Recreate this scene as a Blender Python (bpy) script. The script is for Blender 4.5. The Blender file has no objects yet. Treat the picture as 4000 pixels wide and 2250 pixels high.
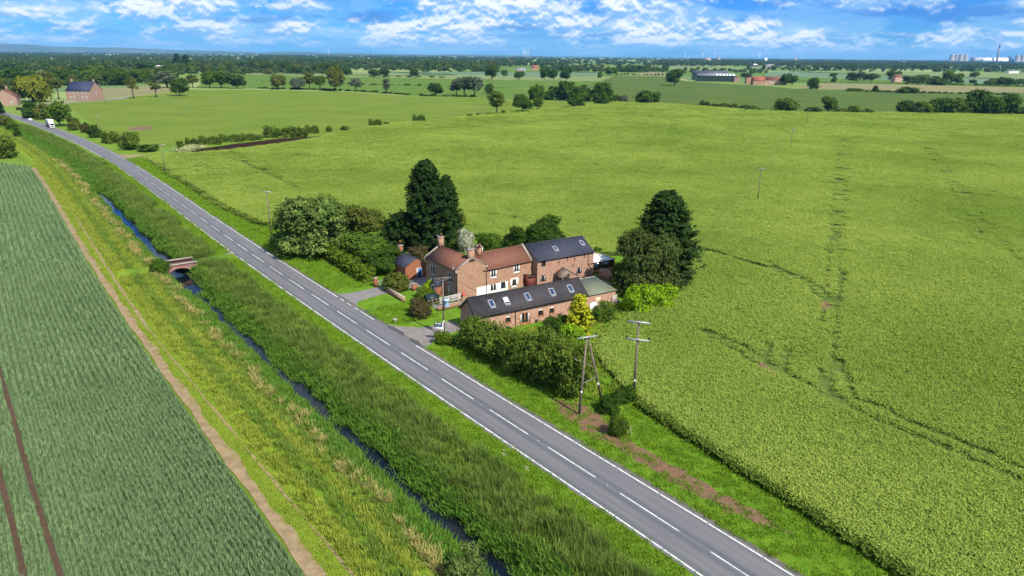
import bpy, bmesh, math, random
import numpy as np
from mathutils import Vector, Matrix
from mathutils.geometry import delaunay_2d_cdt
rng = np.random.default_rng(7); random.seed(7)
sc = bpy.context.scene
COL = sc.collection
R_ = math.radians

# ------------------------------------------------------------------ camera
H = 42.0; FP = 2774.0; CX, CY = 2000.0, 1125.0; HL, HR = 196.0, 234.0
ROLL = math.atan2(HR - HL, 4000.0)
PITCH = math.atan2((CY - (HL + HR) / 2) * math.cos(ROLL), FP)
FW = np.array([0, math.cos(PITCH), -math.sin(PITCH)])
_u0 = np.array([0, math.sin(PITCH), math.cos(PITCH)]); _r0 = np.array([1.0, 0, 0])
RT = math.cos(ROLL) * _r0 + math.sin(ROLL) * _u0
UP = -math.sin(ROLL) * _r0 + math.cos(ROLL) * _u0
CAM = np.array([0, 0, H])
cd = bpy.data.cameras.new('camera'); cam = bpy.data.objects.new('camera', cd); COL.objects.link(cam)
cd.sensor_width = 36; cd.lens = 36 * FP / 4000; cd.clip_start = 1; cd.clip_end = 60000
m = Matrix.Identity(4)
for i in range(3):
    m[i][0] = RT[i]; m[i][1] = UP[i]; m[i][2] = -FW[i]; m[i][3] = CAM[i]
cam.matrix_world = m
sc.camera = cam

# ------------------------------------------------------------------ world, sun, exposure
SUN_EL = R_(47); SH_AZ = R_(131)               # shadows fall towards this bearing (math angle)
TOSUN = np.array([-math.cos(SH_AZ) * math.cos(SUN_EL), -math.sin(SH_AZ) * math.cos(SUN_EL), math.sin(SUN_EL)])
sc.view_settings.view_transform = 'Standard'; sc.view_settings.look = 'None'
sc.view_settings.exposure = 1.07; sc.view_settings.gamma = 1.0; sc.view_settings.use_curve_mapping = False
sd_ = bpy.data.lights.new('sun', 'SUN'); sd_.energy = 4.2; sd_.angle = R_(0.53); sd_.color = (1.0, 0.94, 0.84)
sun = bpy.data.objects.new('sun', sd_); COL.objects.link(sun)
sun.rotation_euler = Vector(TOSUN).to_track_quat('Z', 'Y').to_euler(); sun.location = (0, 0, 200)

def nd(nt, t, **kw):
    n = nt.nodes.new(t)
    for k, v in kw.items():
        if k.startswith('i_'):
            n.inputs[k[2:].replace('_', ' ')].default_value = v
        else:
            setattr(n, k, v)
    return n
def ramp(nt, pts, interp='LINEAR'):
    r = nt.nodes.new('ShaderNodeValToRGB'); e = r.color_ramp.elements
    r.color_ramp.interpolation = interp
    while len(e) < len(pts): e.new(0.5)
    for el, (p, c) in zip(e, pts):
        el.position = p; el.color = c if len(c) == 4 else (*c, 1)
    return r
def mth(nt, op, a, b=None, c=None, clamp=False):
    n = nt.nodes.new('ShaderNodeMath'); n.operation = op; n.use_clamp = clamp
    for i, v in enumerate((a, b, c)):
        if v is None: continue
        if isinstance(v, (int, float)): n.inputs[i].default_value = v
        else: nt.links.new(v, n.inputs[i])
    return n.outputs[0]
def mixc(nt, f, a, b, mode='MIX'):
    n = nt.nodes.new('ShaderNodeMix'); n.data_type = 'RGBA'; n.blend_type = mode; n.clamp_factor = True
    for s, v in ((n.inputs[0], f), (n.inputs[6], a), (n.inputs[7], b)):
        if isinstance(v, (int, float)): s.default_value = v
        elif isinstance(v, tuple): s.default_value = v if len(v) == 4 else (*v, 1)
        else: nt.links.new(v, s)
    return n.outputs[2]

W = bpy.data.worlds.new('World'); sc.world = W; W.use_nodes = True
wt = W.node_tree; wt.nodes.clear()
sky = nd(wt, 'ShaderNodeTexSky', sky_type='NISHITA', sun_disc=False, sun_elevation=SUN_EL,
         sun_rotation=math.atan2(TOSUN[0], TOSUN[1]), altitude=50, air_density=1.0, dust_density=0.25, ozone_density=3.0)
tc = nd(wt, 'ShaderNodeTexCoord'); sp = nd(wt, 'ShaderNodeSeparateXYZ'); wt.links.new(tc.outputs['Generated'], sp.inputs[0])
az = mth(wt, 'ARCTAN2', sp.outputs[0], sp.outputs[1]); el = mth(wt, 'MAXIMUM', sp.outputs[2], 0.0)
elw = mth(wt, 'POWER', mth(wt, 'ADD', el, 0.004), 0.75)
def cloud_noise(a, b, off, scale, detail, rough, dist=0.0, lift=0.0):
    cv = nd(wt, 'ShaderNodeCombineXYZ')
    wt.links.new(mth(wt, 'MULTIPLY', az, a), cv.inputs[0]); wt.links.new(mth(wt, 'MULTIPLY', mth(wt, 'ADD', elw, lift), b), cv.inputs[1]); cv.inputs[2].default_value = off
    n = nd(wt, 'ShaderNodeTexNoise', i_Scale=scale, i_Detail=detail, i_Roughness=rough, i_Distortion=dist)
    wt.links.new(cv.outputs[0], n.inputs['Vector']); return n.outputs[0]
def cstep(v, a, b):
    n = nd(wt, 'ShaderNodeMapRange', interpolation_type='SMOOTHSTEP'); n.inputs[1].default_value = a; n.inputs[2].default_value = b
    wt.links.new(v, n.inputs[0]); return n.outputs[0]
n1 = cloud_noise(9, 24, 3.1, 1.0, 9, 0.60, 0.2)           # broad flat banks
n2 = cloud_noise(20, 30, 8.2, 1.0, 10, 0.60, 0.2)          # small heaped puffs
n3 = cloud_noise(3.2, 16, 1.7, 1.0, 3, 0.5)               # where the cover thickens
n5 = cloud_noise(6.5, 30, 15.3, 1.0, 6, 0.58, 0.2)        # shaded flat bases
skyc = mixc(wt, 1.0, sky.outputs[0], (0.24, 0.72, 1.55), 'MULTIPLY')
skyc = mixc(wt, cstep(el, 0.0, 0.08), skyc, mixc(wt, 1.0, skyc, (0.45, 0.72, 0.95), 'MULTIPLY'))
thick = cstep(n3, 0.36, 0.60)
veil = mth(wt, 'MULTIPLY', cstep(n1, 0.40, 0.60), mth(wt, 'MULTIPLY_ADD', thick, 0.45, 0.35), clamp=True)
c1 = mixc(wt, veil, skyc, (4.4, 7.2, 9.8))
base = mth(wt, 'MULTIPLY', cstep(n5, 0.50, 0.62), cstep(el, 0.012, 0.035))
c1 = mixc(wt, mth(wt, 'MULTIPLY', base, 0.85), c1, mixc(wt, thick, (0.65, 2.7, 7.6), (1.6, 3.8, 7.8)))
def heapf(lift):
    return mth(wt, 'ADD', mth(wt, 'ADD', mth(wt, 'MULTIPLY', cloud_noise(15, 15, 8.2, 1.0, 10, 0.58, 0.2, lift), 0.55), mth(wt, 'MULTIPLY', cloud_noise(44, 44, 31.0, 1.0, 7, 0.60, 0.2, lift), 0.18)), mth(wt, 'MULTIPLY', cloud_noise(8, 14, 3.1, 1.0, 8, 0.60, 0.2, lift), 0.27))
heap = heapf(0.0); heap_up = heapf(0.0065)
cover = mth(wt, 'MULTIPLY_ADD', mth(wt, 'SUBTRACT', n3, 0.5), 0.22, heap)
puff = mth(wt, 'MULTIPLY', cstep(cover, 0.448, 0.548), cstep(el, 0.004, 0.014))
lit = cstep(mth(wt, 'SUBTRACT', heap, heap_up), -0.035, 0.03)
cc_ = mixc(wt, lit, (3.0, 5.6, 9.2), (10.6, 10.9, 11.3))
cc_ = mixc(wt, cstep(el, 0.0, 0.035), mixc(wt, 0.45, cc_, (4.2, 7.4, 10.4)), cc_)
c2 = mixc(wt, mth(wt, 'MULTIPLY', puff, mth(wt, 'MULTIPLY_ADD', thick, 0.25, 0.68)), c1, cc_)
bg = nd(wt, 'ShaderNodeBackground', i_Strength=0.05); wt.links.new(c2, bg.inputs[0])
wo = nd(wt, 'ShaderNodeOutputWorld'); wt.links.new(bg.outputs[0], wo.inputs[0])

cy = sc.cycles
cy.use_adaptive_sampling = True; cy.adaptive_threshold = 0.02
cy.max_bounces = 5; cy.diffuse_bounces = 2; cy.glossy_bounces = 2; cy.transmission_bounces = 3; cy.transparent_max_bounces = 4; cy.volume_bounces = 0
cy.use_denoising = True; cy.caustics_reflective = False; cy.caustics_refractive = False

# ------------------------------------------------------------------ frames of reference
def ray(x, y): return FW * FP + RT * (x - CX) - UP * (y - CY)
def G(x, y, z=0.0):
    d = ray(x, y); t = (z - H) / d[2]; return CAM + d * t
def proj(p):
    v = np.asarray(p, float) - CAM; w = v @ FW
    return CX + FP * (v @ RT) / w, CY - FP * (v @ UP) / w
def depth(p): return (np.asarray(p, float) - CAM) @ FW
def height_to(P, ytop):
    lo, hi = 0.0, 300.0
    for _ in range(50):
        mid = (lo + hi) / 2
        if proj(P + np.array([0, 0, mid]))[1] > ytop: lo = mid
        else: hi = mid
    return lo
RA = R_(127.4)                                   # bearing of the road
RU = np.array([math.cos(RA), math.sin(RA)]); RN = np.array([RU[1], -RU[0]]); RO = np.array([10.006, 57.935])
LOCROT = math.atan2(RN[1], RN[0])
def SDW(s, d): return RO + RU * s + RN * d
def to_sd(p): q = np.asarray(p)[..., :2] - RO; return np.stack([q @ RU, q @ RN], -1)
_S = np.array([-90, -60, -40, 0, 20, 50, 100, 150, 200, 250, 300, 350, 400, 450, 500, 550, 600, 700, 800.])
_D = np.array([3.4, 3.4, 3.33, 3.2, 2.95, 2.65, 2.56, 3.2, 4.2, 5.0, 4.75, 3.1, 0.1, -3.6, -8.3, -14, -21, -40, -66])
_M = np.gradient(_D, _S)
def dc(s):
    s = np.clip(np.asarray(s, float), _S[0], _S[-1]); i = np.clip(np.searchsorted(_S, s) - 1, 0, len(_S) - 2)
    h = _S[i + 1] - _S[i]; t = (s - _S[i]) / h
    return ((2*t**3 - 3*t**2 + 1) * _D[i] + (t**3 - 2*t**2 + t) * h * _M[i] + (-2*t**3 + 3*t**2) * _D[i+1] + (t**3 - t**2) * h * _M[i+1])
def P3(s, t, z=0.0):
    s = np.asarray(s, float); t = np.asarray(t, float)
    d = dc(s) + t
    xy = RO + s[..., None] * RU + d[..., None] * RN
    return np.concatenate([xy, np.broadcast_to(np.asarray(z, float), s.shape)[..., None]], -1)
def road_dir(s):
    a = P3(np.array(s - 1.0), np.array(0.0)); b = P3(np.array(s + 1.0), np.array(0.0)); d = b - a
    return math.atan2(d[1], d[0])

# ------------------------------------------------------------------ object helpers
def tag(o, label=None, cat=None, group=None, kind=None):
    if label: o['label'] = label
    if cat: o['category'] = cat
    if group: o['group'] = group
    if kind: o['kind'] = kind
    return o
def empty(name, loc, rz=0.0):
    o = bpy.data.objects.new(name, None); COL.objects.link(o); o.location = loc; o.rotation_euler = (0, 0, rz); o.empty_display_size = 0.5
    return o
def link(name, me, parent=None):
    o = bpy.data.objects.new(name, me); COL.objects.link(o)
    if parent is not None: o.parent = parent
    return o
def np_mesh(name, verts, faces_flat, counts, mats, uv=None, rnd=None, smooth=False, mi=None):
    me = bpy.data.meshes.new(name); verts = np.asarray(verts, np.float32); counts = np.asarray(counts, np.int32)
    me.vertices.add(len(verts)); me.vertices.foreach_set('co', verts.ravel())
    me.loops.add(len(faces_flat)); me.loops.foreach_set('vertex_index', np.asarray(faces_flat, np.int32))
    me.polygons.add(len(counts)); st = np.zeros(len(counts), np.int32); st[1:] = np.cumsum(counts)[:-1]
    me.polygons.foreach_set('loop_start', st); me.polygons.foreach_set('loop_total', counts)
    if mi is not None: me.polygons.foreach_set('material_index', np.asarray(mi, np.int32))
    if smooth: me.polygons.foreach_set('use_smooth', np.ones(len(counts), bool))
    if uv is not None:
        l = me.uv_layers.new(name='UVMap'); l.data.foreach_set('uv', np.asarray(uv, np.float32).ravel())
    if rnd is not None:
        a = me.attributes.new('rnd', 'FLOAT', 'FACE'); a.data.foreach_set('value', np.asarray(rnd, np.float32))
    me.update(calc_edges=True); me.validate()
    for mt in mats: me.materials.append(mt)
    return me
def quad_mesh(name, Q, mats, rnd=None, mi=None):
    n = len(Q); return np_mesh(name, Q.reshape(-1, 3), np.arange(n * 4), np.full(n, 4), mats, rnd=rnd, mi=mi)
def strip(name, ss, tt, zf, mat, parent=None, kind='structure'):
    """a sheet in road coordinates; UV = (along, across)"""
    ss = np.asarray(ss, float); tt = np.asarray(tt, float); S, T = np.meshgrid(ss, tt, indexing='ij')
    V = P3(S, T, zf(S, T) if callable(zf) else np.full(S.shape, zf)); ns, ntt = len(ss), len(tt)
    idx = np.arange(ns * ntt).reshape(ns, ntt)
    F = np.stack([idx[:-1, :-1], idx[:-1, 1:], idx[1:, 1:], idx[1:, :-1]], -1).reshape(-1, 4)[:, ::-1]
    uvv = np.stack([S, T], -1).reshape(-1, 2)
    o = link(name, np_mesh(name, V.reshape(-1, 3), F.ravel(), np.full(len(F), 4), [mat], uv=uvv[F.ravel()], smooth=True), parent)
    return tag(o, kind=kind)
class MB:
    """collects faces of one part; build() links them as one mesh"""
    def __init__(s): s.v = []; s.f = []
    def quad(s, *p):
        i = len(s.v); s.v += [tuple(map(float, q)) for q in p]; s.f.append(tuple(range(i, i + len(p)))); return s
    def box(s, x0, x1, y0, y1, z0, z1, M=None):
        i = len(s.v); P = [(x, y, z) for x in (x0, x1) for y in (y0, y1) for z in (z0, z1)]
        if M is not None: P = [tuple(M @ Vector(p)) for p in P]
        s.v += P; s.f += [tuple(i + k for k in q) for q in ((0, 1, 3, 2), (4, 6, 7, 5), (0, 4, 5, 1), (2, 3, 7, 6), (0, 2, 6, 4), (1, 5, 7, 3))]; return s
    def tube(s, pts, radii, n=8, cap=True):
        pts = [Vector(p) for p in pts]; radii = radii if hasattr(radii, '__len__') else [radii] * len(pts); base = len(s.v)
        for k, p in enumerate(pts):
            d = (pts[min(k + 1, len(pts) - 1)] - pts[max(k - 1, 0)]).normalized()
            a = d.orthogonal().normalized() if abs(d.z) < 0.95 else Vector((1, 0, 0)); b = d.cross(a).normalized(); a = b.cross(d)
            for j in range(n):
                t = 2 * math.pi * j / n; s.v.append(tuple(p + (a * math.cos(t) + b * math.sin(t)) * radii[k]))
        for k in range(len(pts) - 1):
            for j in range(n):
                s.f.append((base + k * n + j, base + k * n + (j + 1) % n, base + (k + 1) * n + (j + 1) % n, base + (k + 1) * n + j))
        if cap:
            s.f.append(tuple(base + j for j in range(n))[::-1]); s.f.append(tuple(base + (len(pts) - 1) * n + j for j in range(n)))
        return s
    def slab(s, a, b, c, d, th):
        """a flat slab on the quad abcd (top), th thick downwards along its normal"""
        a, b, c, d = map(Vector, (a, b, c, d)); n = (b - a).cross(d - a).normalized()
        if n.z < 0: a, b, c, d = d, c, b, a; n = -n
        lo = [p - n * th for p in (a, b, c, d)]; i = len(s.v); s.v += [tuple(p) for p in (a, b, c, d)] + [tuple(p) for p in lo]
        s.f += [(i, i+1, i+2, i+3), (i+7, i+6, i+5, i+4)] + [(i+k, i+4+k, i+4+(k+1) % 4, i+(k+1) % 4) for k in range(4)]
        return s
    def lathe(s, prof, n=16, c=(0, 0)):
        base = len(s.v)
        for r, z in prof:
            for j in range(n): t = 2 * math.pi * j / n; s.v.append((c[0] + r * math.cos(t), c[1] + r * math.sin(t), z))
        for k in range(len(prof) - 1):
            for j in range(n): s.f.append((base + k*n + j, base + k*n + (j+1) % n, base + (k+1)*n + (j+1) % n, base + (k+1)*n + j))
        s.f.append(tuple(base + j for j in range(n))[::-1]); s.f.append(tuple(base + (len(prof)-1)*n + j for j in range(n)))
        return s
    def wall(s, o, xd, w, h, holes=(), rev=0.12, apex=None):
        """upright wall from o along xd, outside to the right of xd; real openings with reveals; apex=(u,z) adds a gable"""
        o = Vector(o); xd = Vector(xd).normalized(); up = Vector((0, 0, 1)); inn = up.cross(xd)   # inward
        xs = sorted({0.0, w, *[v for q in holes for v in (q[0], q[1])]}); zs = sorted({0.0, h, *[v for q in holes for v in (q[2], q[3])]})
        P = lambda u, z, k=0.0: o + xd * u + up * z + inn * k
        for i in range(len(xs) - 1):
            for j in range(len(zs) - 1):
                cu, cz = (xs[i] + xs[i+1]) / 2, (zs[j] + zs[j+1]) / 2
                if any(a < cu < b and c < cz < d for a, b, c, d in holes): continue
                s.quad(P(xs[i], zs[j]), P(xs[i+1], zs[j]), P(xs[i+1], zs[j+1]), P(xs[i], zs[j+1]))
        for a, b, c, d in holes:
            s.quad(P(a, c), P(a, d), P(a, d, rev), P(a, c, rev)); s.quad(P(b, c), P(b, c, rev), P(b, d, rev), P(b, d))
            s.quad(P(a, c), P(a, c, rev), P(b, c, rev), P(b, c)); s.quad(P(a, d), P(b, d), P(b, d, rev), P(a, d, rev))
        if apex: s.quad(P(0, h), P(w, h), P(apex[0], apex[1]))
        return s
    def build(s, name, mat, parent=None, smooth=False):
        V = np.array(s.v, float); ff = []; uv = []; cn = []
        for f in s.f:
            p = V[list(f)]; n = np.zeros(3)
            for k in range(len(f)): n += np.cross(p[k], p[(k+1) % len(f)])
            n /= max(np.linalg.norm(n), 1e-9); t = np.cross([0, 0, 1], n); L = np.linalg.norm(t); t = t / L if L > 1e-3 else np.array([1.0, 0, 0]); b = np.cross(n, t)
            ff += f; cn.append(len(f)); uv += [(q @ t, q @ b) for q in p]
        me = np_mesh(name, V, ff, cn, [mat] if not isinstance(mat, (list, tuple)) else mat, uv=uv, smooth=smooth)
        return link(name, me, parent)
def copy_tree(o, parent=None):
    c = o.copy(); COL.objects.link(c)
    if parent is not None: c.parent = parent
    for ch in KIDS.get(o.name, list(o.children)): copy_tree(ch, c)
    return c
KIDS = {}

# ------------------------------------------------------------------ materials
MATS = {}
KF = 0.70
def kc(c): return c if c is None or max(c) > 0.58 else tuple(x * KF for x in c)
def newmat(name):
    mt = bpy.data.materials.new(name); mt.use_nodes = True; nt = mt.node_tree; nt.nodes.clear(); MATS[name] = mt
    out = nt.nodes.new('ShaderNodeOutputMaterial'); return mt, nt, out
def vec(nt, coord):
    if coord == 'pos': return nd(nt, 'ShaderNodeNewGeometry').outputs['Position']
    return nd(nt, 'ShaderNodeTexCoord').outputs[{'uv': 'UV', 'obj': 'Object'}[coord]]
def noise(nt, v, scale, detail=4, rough=0.55, dist=0.0, sc3=None):
    if sc3:
        mp = nd(nt, 'ShaderNodeMapping'); mp.inputs['Scale'].default_value = sc3; nt.links.new(v, mp.inputs[0]); v = mp.outputs[0]
    n = nd(nt, 'ShaderNodeTexNoise', i_Scale=scale, i_Detail=detail, i_Roughness=rough, i_Distortion=dist); nt.links.new(v, n.inputs['Vector']); return n.outputs[0]
def mrange(nt, v, a, b, c=0.0, d=1.0):
    n = nd(nt, 'ShaderNodeMapRange'); nt.links.new(v, n.inputs[0])
    for i, x in enumerate((a, b, c, d)): n.inputs[i + 1].default_value = x
    return n.outputs[0]
def bumpn(nt, h, strength, dist):
    b = nd(nt, 'ShaderNodeBump', i_Strength=strength, i_Distance=dist); nt.links.new(h, b.inputs['Height']); return b.outputs[0]
def princ(nt, out, col, rough=0.9, spec=0.2, normal=None, metal=0.0):
    p = nd(nt, 'ShaderNodeBsdfPrincipled', i_Roughness=rough, i_Metallic=metal); p.inputs['Specular IOR Level'].default_value = spec
    if isinstance(col, tuple): p.inputs['Base Color'].default_value = (*col, 1)
    else: nt.links.new(col, p.inputs['Base Color'])
    if normal is not None: nt.links.new(normal, p.inputs['Normal'])
    nt.links.new(p.outputs[0], out.inputs[0]); return p
def plain(name, c1, c2=None, scale=3.0, rough=0.8, coord='obj', bump=0.0, bscale=20.0, spec=0.3, metal=0.0, lo=0.35, hi=0.65):
    c2 = kc(c2 or tuple(x * 0.8 for x in c1)) if max(c1) <= .58 else (c2 or tuple(x * 0.8 for x in c1)); c1 = kc(c1); mt, nt, out = newmat(name); v = vec(nt, coord)
    f = mrange(nt, noise(nt, v, scale, 5, 0.6), lo, hi); col = mixc(nt, f, c1, c2)
    nm = bumpn(nt, noise(nt, v, bscale, 4, 0.6), bump, 0.05) if bump else None
    princ(nt, out, col, rough, spec, nm, metal); return mt
def leafmat(name, c1, c2, trans=0.3, obj=0.35, att=True, coordvar=None):
    mt, nt, out = newmat(name)
    if att: a = nd(nt, 'ShaderNodeAttribute', attribute_name='rnd').outputs['Fac']
    else: a = noise(nt, vec(nt, 'pos'), 3.0)
    r = nd(nt, 'ShaderNodeObjectInfo').outputs['Random']
    f = mth(nt, 'ADD', mth(nt, 'MULTIPLY', a, 1 - obj), mth(nt, 'MULTIPLY', r, obj))
    if coordvar:
        sc_, amt = coordvar; f = mth(nt, 'MULTIPLY_ADD', mth(nt, 'SUBTRACT', noise(nt, vec(nt, 'pos'), sc_, 4, 0.6), 0.5), amt, f, clamp=True)
    col = mixc(nt, f, c1, c2)
    d = nd(nt, 'ShaderNodeBsdfDiffuse'); t = nd(nt, 'ShaderNodeBsdfTranslucent'); mx = nd(nt, 'ShaderNodeMixShader', i_Fac=trans)
    nt.links.new(col, d.inputs[0]); nt.links.new(mixc(nt, 1.0, col, (1.1, 1.15, 0.6), 'MULTIPLY'), t.inputs[0])
    nt.links.new(d.outputs[0], mx.inputs[1]); nt.links.new(t.outputs[0], mx.inputs[2]); nt.links.new(mx.outputs[0], out.inputs[0])
    return mt
def fieldmat(name, c1, c2, c3=None, fine=3.0, broad=0.03, bump=0.6, bdist=0.25, rows=None, trams=None):
    """crop or pasture seen from above: broad patches, fine mottling, optional drill rows / wheel tracks along a bearing"""
    c1, c2, c3 = [tuple(x * KF for x in c) if c else None for c in (c1, c2, c3)]; mt, nt, out = newmat(name); v = vec(nt, 'pos')
    nb = noise(nt, v, broad, 5, 0.6); nf = noise(nt, v, fine, 4, 0.65)
    f = mth(nt, 'MULTIPLY_ADD', mrange(nt, nf, 0.3, 0.7), 0.6, mrange(nt, nb, 0.3, 0.7, -0.25, 0.55), clamp=True)
    col = mixc(nt, f, c1, c2)
    if c3: col = mixc(nt, mrange(nt, noise(nt, v, broad * 0.37, 5, 0.7), 0.52, 0.72, 0.0, 0.8), col, c3)
    if trams:
        ang, spacing, tc_ = trams; mp = nd(nt, 'ShaderNodeMapping'); mp.inputs['Rotation'].default_value = (0, 0, -ang); nt.links.new(v, mp.inputs[0])
        sx = nd(nt, 'ShaderNodeSeparateXYZ'); nt.links.new(mp.outputs[0], sx.inputs[0])
        mod = mth(nt, 'ABSOLUTE', mth(nt, 'SUBTRACT', mth(nt, 'ABSOLUTE', mth(nt, 'SUBTRACT', mth(nt, 'MODULO', mth(nt, 'ADD', sx.outputs[1], 5000.0), spacing), spacing / 2)), 0.95))
        col = mixc(nt, mth(nt, 'LESS_THAN', mod, 0.32), col, tc_)
    h = mth(nt, 'ADD', nf, mth(nt, 'MULTIPLY', noise(nt, v, fine * 0.3, 3, 0.6), 1.2))
    if rows:
        ang, sp_ = rows; mp = nd(nt, 'ShaderNodeMapping'); mp.inputs['Rotation'].default_value = (0, 0, -ang); nt.links.new(v, mp.inputs[0])
        wv = nd(nt, 'ShaderNodeTexWave', bands_direction='Y', i_Scale=0.314 / sp_, i_Distortion=1.5, i_Detail=2.0); nt.links.new(mp.outputs[0], wv.inputs[0])
        h = mth(nt, 'MULTIPLY_ADD', wv.outputs['Fac'], 0.8, h)
    princ(nt, out, col, 0.95, 0.1, bumpn(nt, h, bump, bdist)); return mt
def brickmat(name, c1, c2, mortar, blotch, rough=0.9, wash=0.35):
    c1, c2, mortar, blotch = [tuple(x * KF for x in c) for c in (c1, c2, mortar, blotch)]; mt, nt, out = newmat(name); v = vec(nt, 'uv')
    b = nd(nt, 'ShaderNodeTexBrick', i_Scale=1.0, i_Color1=(*c1, 1), i_Color2=(*c2, 1), i_Mortar=(*mortar, 1)); nt.links.new(v, b.inputs[0])
    b.inputs['Mortar Size'].default_value = 0.012; b.inputs['Brick Width'].default_value = 0.23; b.inputs['Row Height'].default_value = 0.078; b.inputs['Bias'].default_value = -0.1
    c = mixc(nt, mrange(nt, noise(nt, v, 0.9, 6, 0.75), 0.42, 0.70, 0, wash * 1.6), b.outputs[0], blotch)
    c = mixc(nt, mrange(nt, noise(nt, v, 3.0, 4, 0.8), 0.42, 0.66, 0, 0.85), c, mixc(nt, 1.0, c, (0.50, 0.44, 0.43), 'MULTIPLY')); c = mixc(nt, mrange(nt, noise(nt, v, 1.1, 3, 0.6), 0.55, 0.75, 0, .6), c, mixc(nt, 1.0, c, (0.66, 0.62, 0.62), 'MULTIPLY')); c = mixc(nt, 1.0, c, (1.02, 1.0, 0.99), 'MULTIPLY')
    princ(nt, out, c, rough, 0.15, bumpn(nt, b.outputs['Fac'], -0.5, 0.01)); return mt
def tilemat(name, c1, c2, gap, w=0.3, h=0.3, stain=(0.1, 0.1, 0.09), rough=0.75, bump=0.6):
    c1, c2, gap, stain = [tuple(x * KF for x in c) for c in (c1, c2, gap, stain)]; mt, nt, out = newmat(name); v = vec(nt, 'uv')
    b = nd(nt, 'ShaderNodeTexBrick', i_Scale=1.0, i_Color1=(*c1, 1), i_Color2=(*c2, 1), i_Mortar=(*gap, 1)); nt.links.new(v, b.inputs[0])
    b.inputs['Mortar Size'].default_value = 0.04; b.inputs['Brick Width'].default_value = w; b.inputs['Row Height'].default_value = h; b.inputs['Bias'].default_value = 0.0
    c = mixc(nt, mrange(nt, noise(nt, v, 0.7, 6, 0.75, sc3=(1, 0.5, 1)), 0.42, 0.70, 0, 0.65), b.outputs[0], stain); c = mixc(nt, mrange(nt, noise(nt, v, 3.2, 4, 0.75), 0.40, 0.66, 0, 0.6), c, mixc(nt, 1.0, c, (0.55, 0.55, 0.58), 'MULTIPLY')); c = mixc(nt, 1.0, c, (1.14, 1.14, 1.14), 'MULTIPLY')
    sp = nd(nt, 'ShaderNodeSeparateXYZ'); nt.links.new(v, sp.inputs[0])
    saw = mth(nt, 'FRACT', mth(nt, 'DIVIDE', sp.outputs[1], h))
    hh = mth(nt, 'SUBTRACT', mth(nt, 'MULTIPLY', noise(nt, v, 4.0, 2, 0.5), 0.4), saw)
    princ(nt, out, c, rough, 0.3, bumpn(nt, hh, bump, 0.035)); return mt
def glassmat(name, c, rough=0.08, spec=0.6):
    mt, nt, out = newmat(name); princ(nt, out, mixc(nt, noise(nt, vec(nt, 'obj'), 1.3, 2), c, tuple(x * 1.8 + 0.004 for x in c)), rough, spec); return mt

# ---- ground materials
def ground_mat():
    mt, nt, out = newmat('farmland'); v = vec(nt, 'pos')
    vo = nd(nt, 'ShaderNodeTexVoronoi', i_Scale=0.0032, i_Randomness=0.85); vo.distance = 'CHEBYCHEV'
    mp = nd(nt, 'ShaderNodeMapping'); mp.inputs['Rotation'].default_value = (0, 0, 0.35); mp.inputs['Scale'].default_value = (1.0, 0.55, 1.0); nt.links.new(v, mp.inputs[0]); nt.links.new(mp.outputs[0], vo.inputs['Vector'])
    sp = nd(nt, 'ShaderNodeSeparateColor'); nt.links.new(vo.outputs['Color'], sp.inputs[0])
    r = ramp(nt, [(0.0, (0.075, 0.14, 0.016)), (0.22, (0.13, 0.19, 0.035)), (0.40, (0.085, 0.15, 0.02)), (0.58, (0.19, 0.24, 0.08)), (0.72, (0.10, 0.16, 0.06)), (0.85, (0.26, 0.24, 0.10)), (0.93, (0.15, 0.21, 0.10))], 'CONSTANT')
    nt.links.new(sp.outputs[0], r.inputs[0])
    ln = nd(nt, 'ShaderNodeVectorMath', operation='LENGTH'); nt.links.new(v, ln.inputs[0])
    near = mixc(nt, mrange(nt, noise(nt, v, 0.25, 5, 0.6), 0.35, 0.65), (0.085, 0.165, 0.012), (0.13, 0.20, 0.022))
    col = mixc(nt, mrange(nt, ln.outputs['Value'], 560, 620), near, r.outputs[0])
    nf = noise(nt, v, 2.2, 4, 0.65)
    col = mixc(nt, mrange(nt, nf, 0.3, 0.7, 0, 0.35), col, mixc(nt, 1.0, col, (0.6, 0.68, 0.5), 'MULTIPLY'))
    princ(nt, out, col, 0.95, 0.1, bumpn(nt, nf, 0.5, 0.2)); return mt
ground_mat()
def verge_mat():
    mt, nt, out = newmat('verge_grass'); v = vec(nt, 'uv'); p = vec(nt, 'pos')
    f = mrange(nt, noise(nt, p, 0.6, 6, 0.65), 0.32, 0.68)
    col = mixc(nt, f, (0.062, 0.15, 0.006), (0.135, 0.225, 0.016))
    col = mixc(nt, mrange(nt, noise(nt, p, 0.33, 5, 0.7), 0.60, 0.76, 0, 0.75), col, (0.24, 0.20, 0.075))
    nf = noise(nt, p, 4.5, 4, 0.7)
    col = mixc(nt, mrange(nt, nf, 0.3, 0.7, 0, 0.45), col, mixc(nt, 1.0, col, (0.5, 0.62, 0.4), 'MULTIPLY'))
    princ(nt, out, col, 0.95, 0.1, bumpn(nt, nf, 0.8, 0.22)); return mt
verge_mat()
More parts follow.
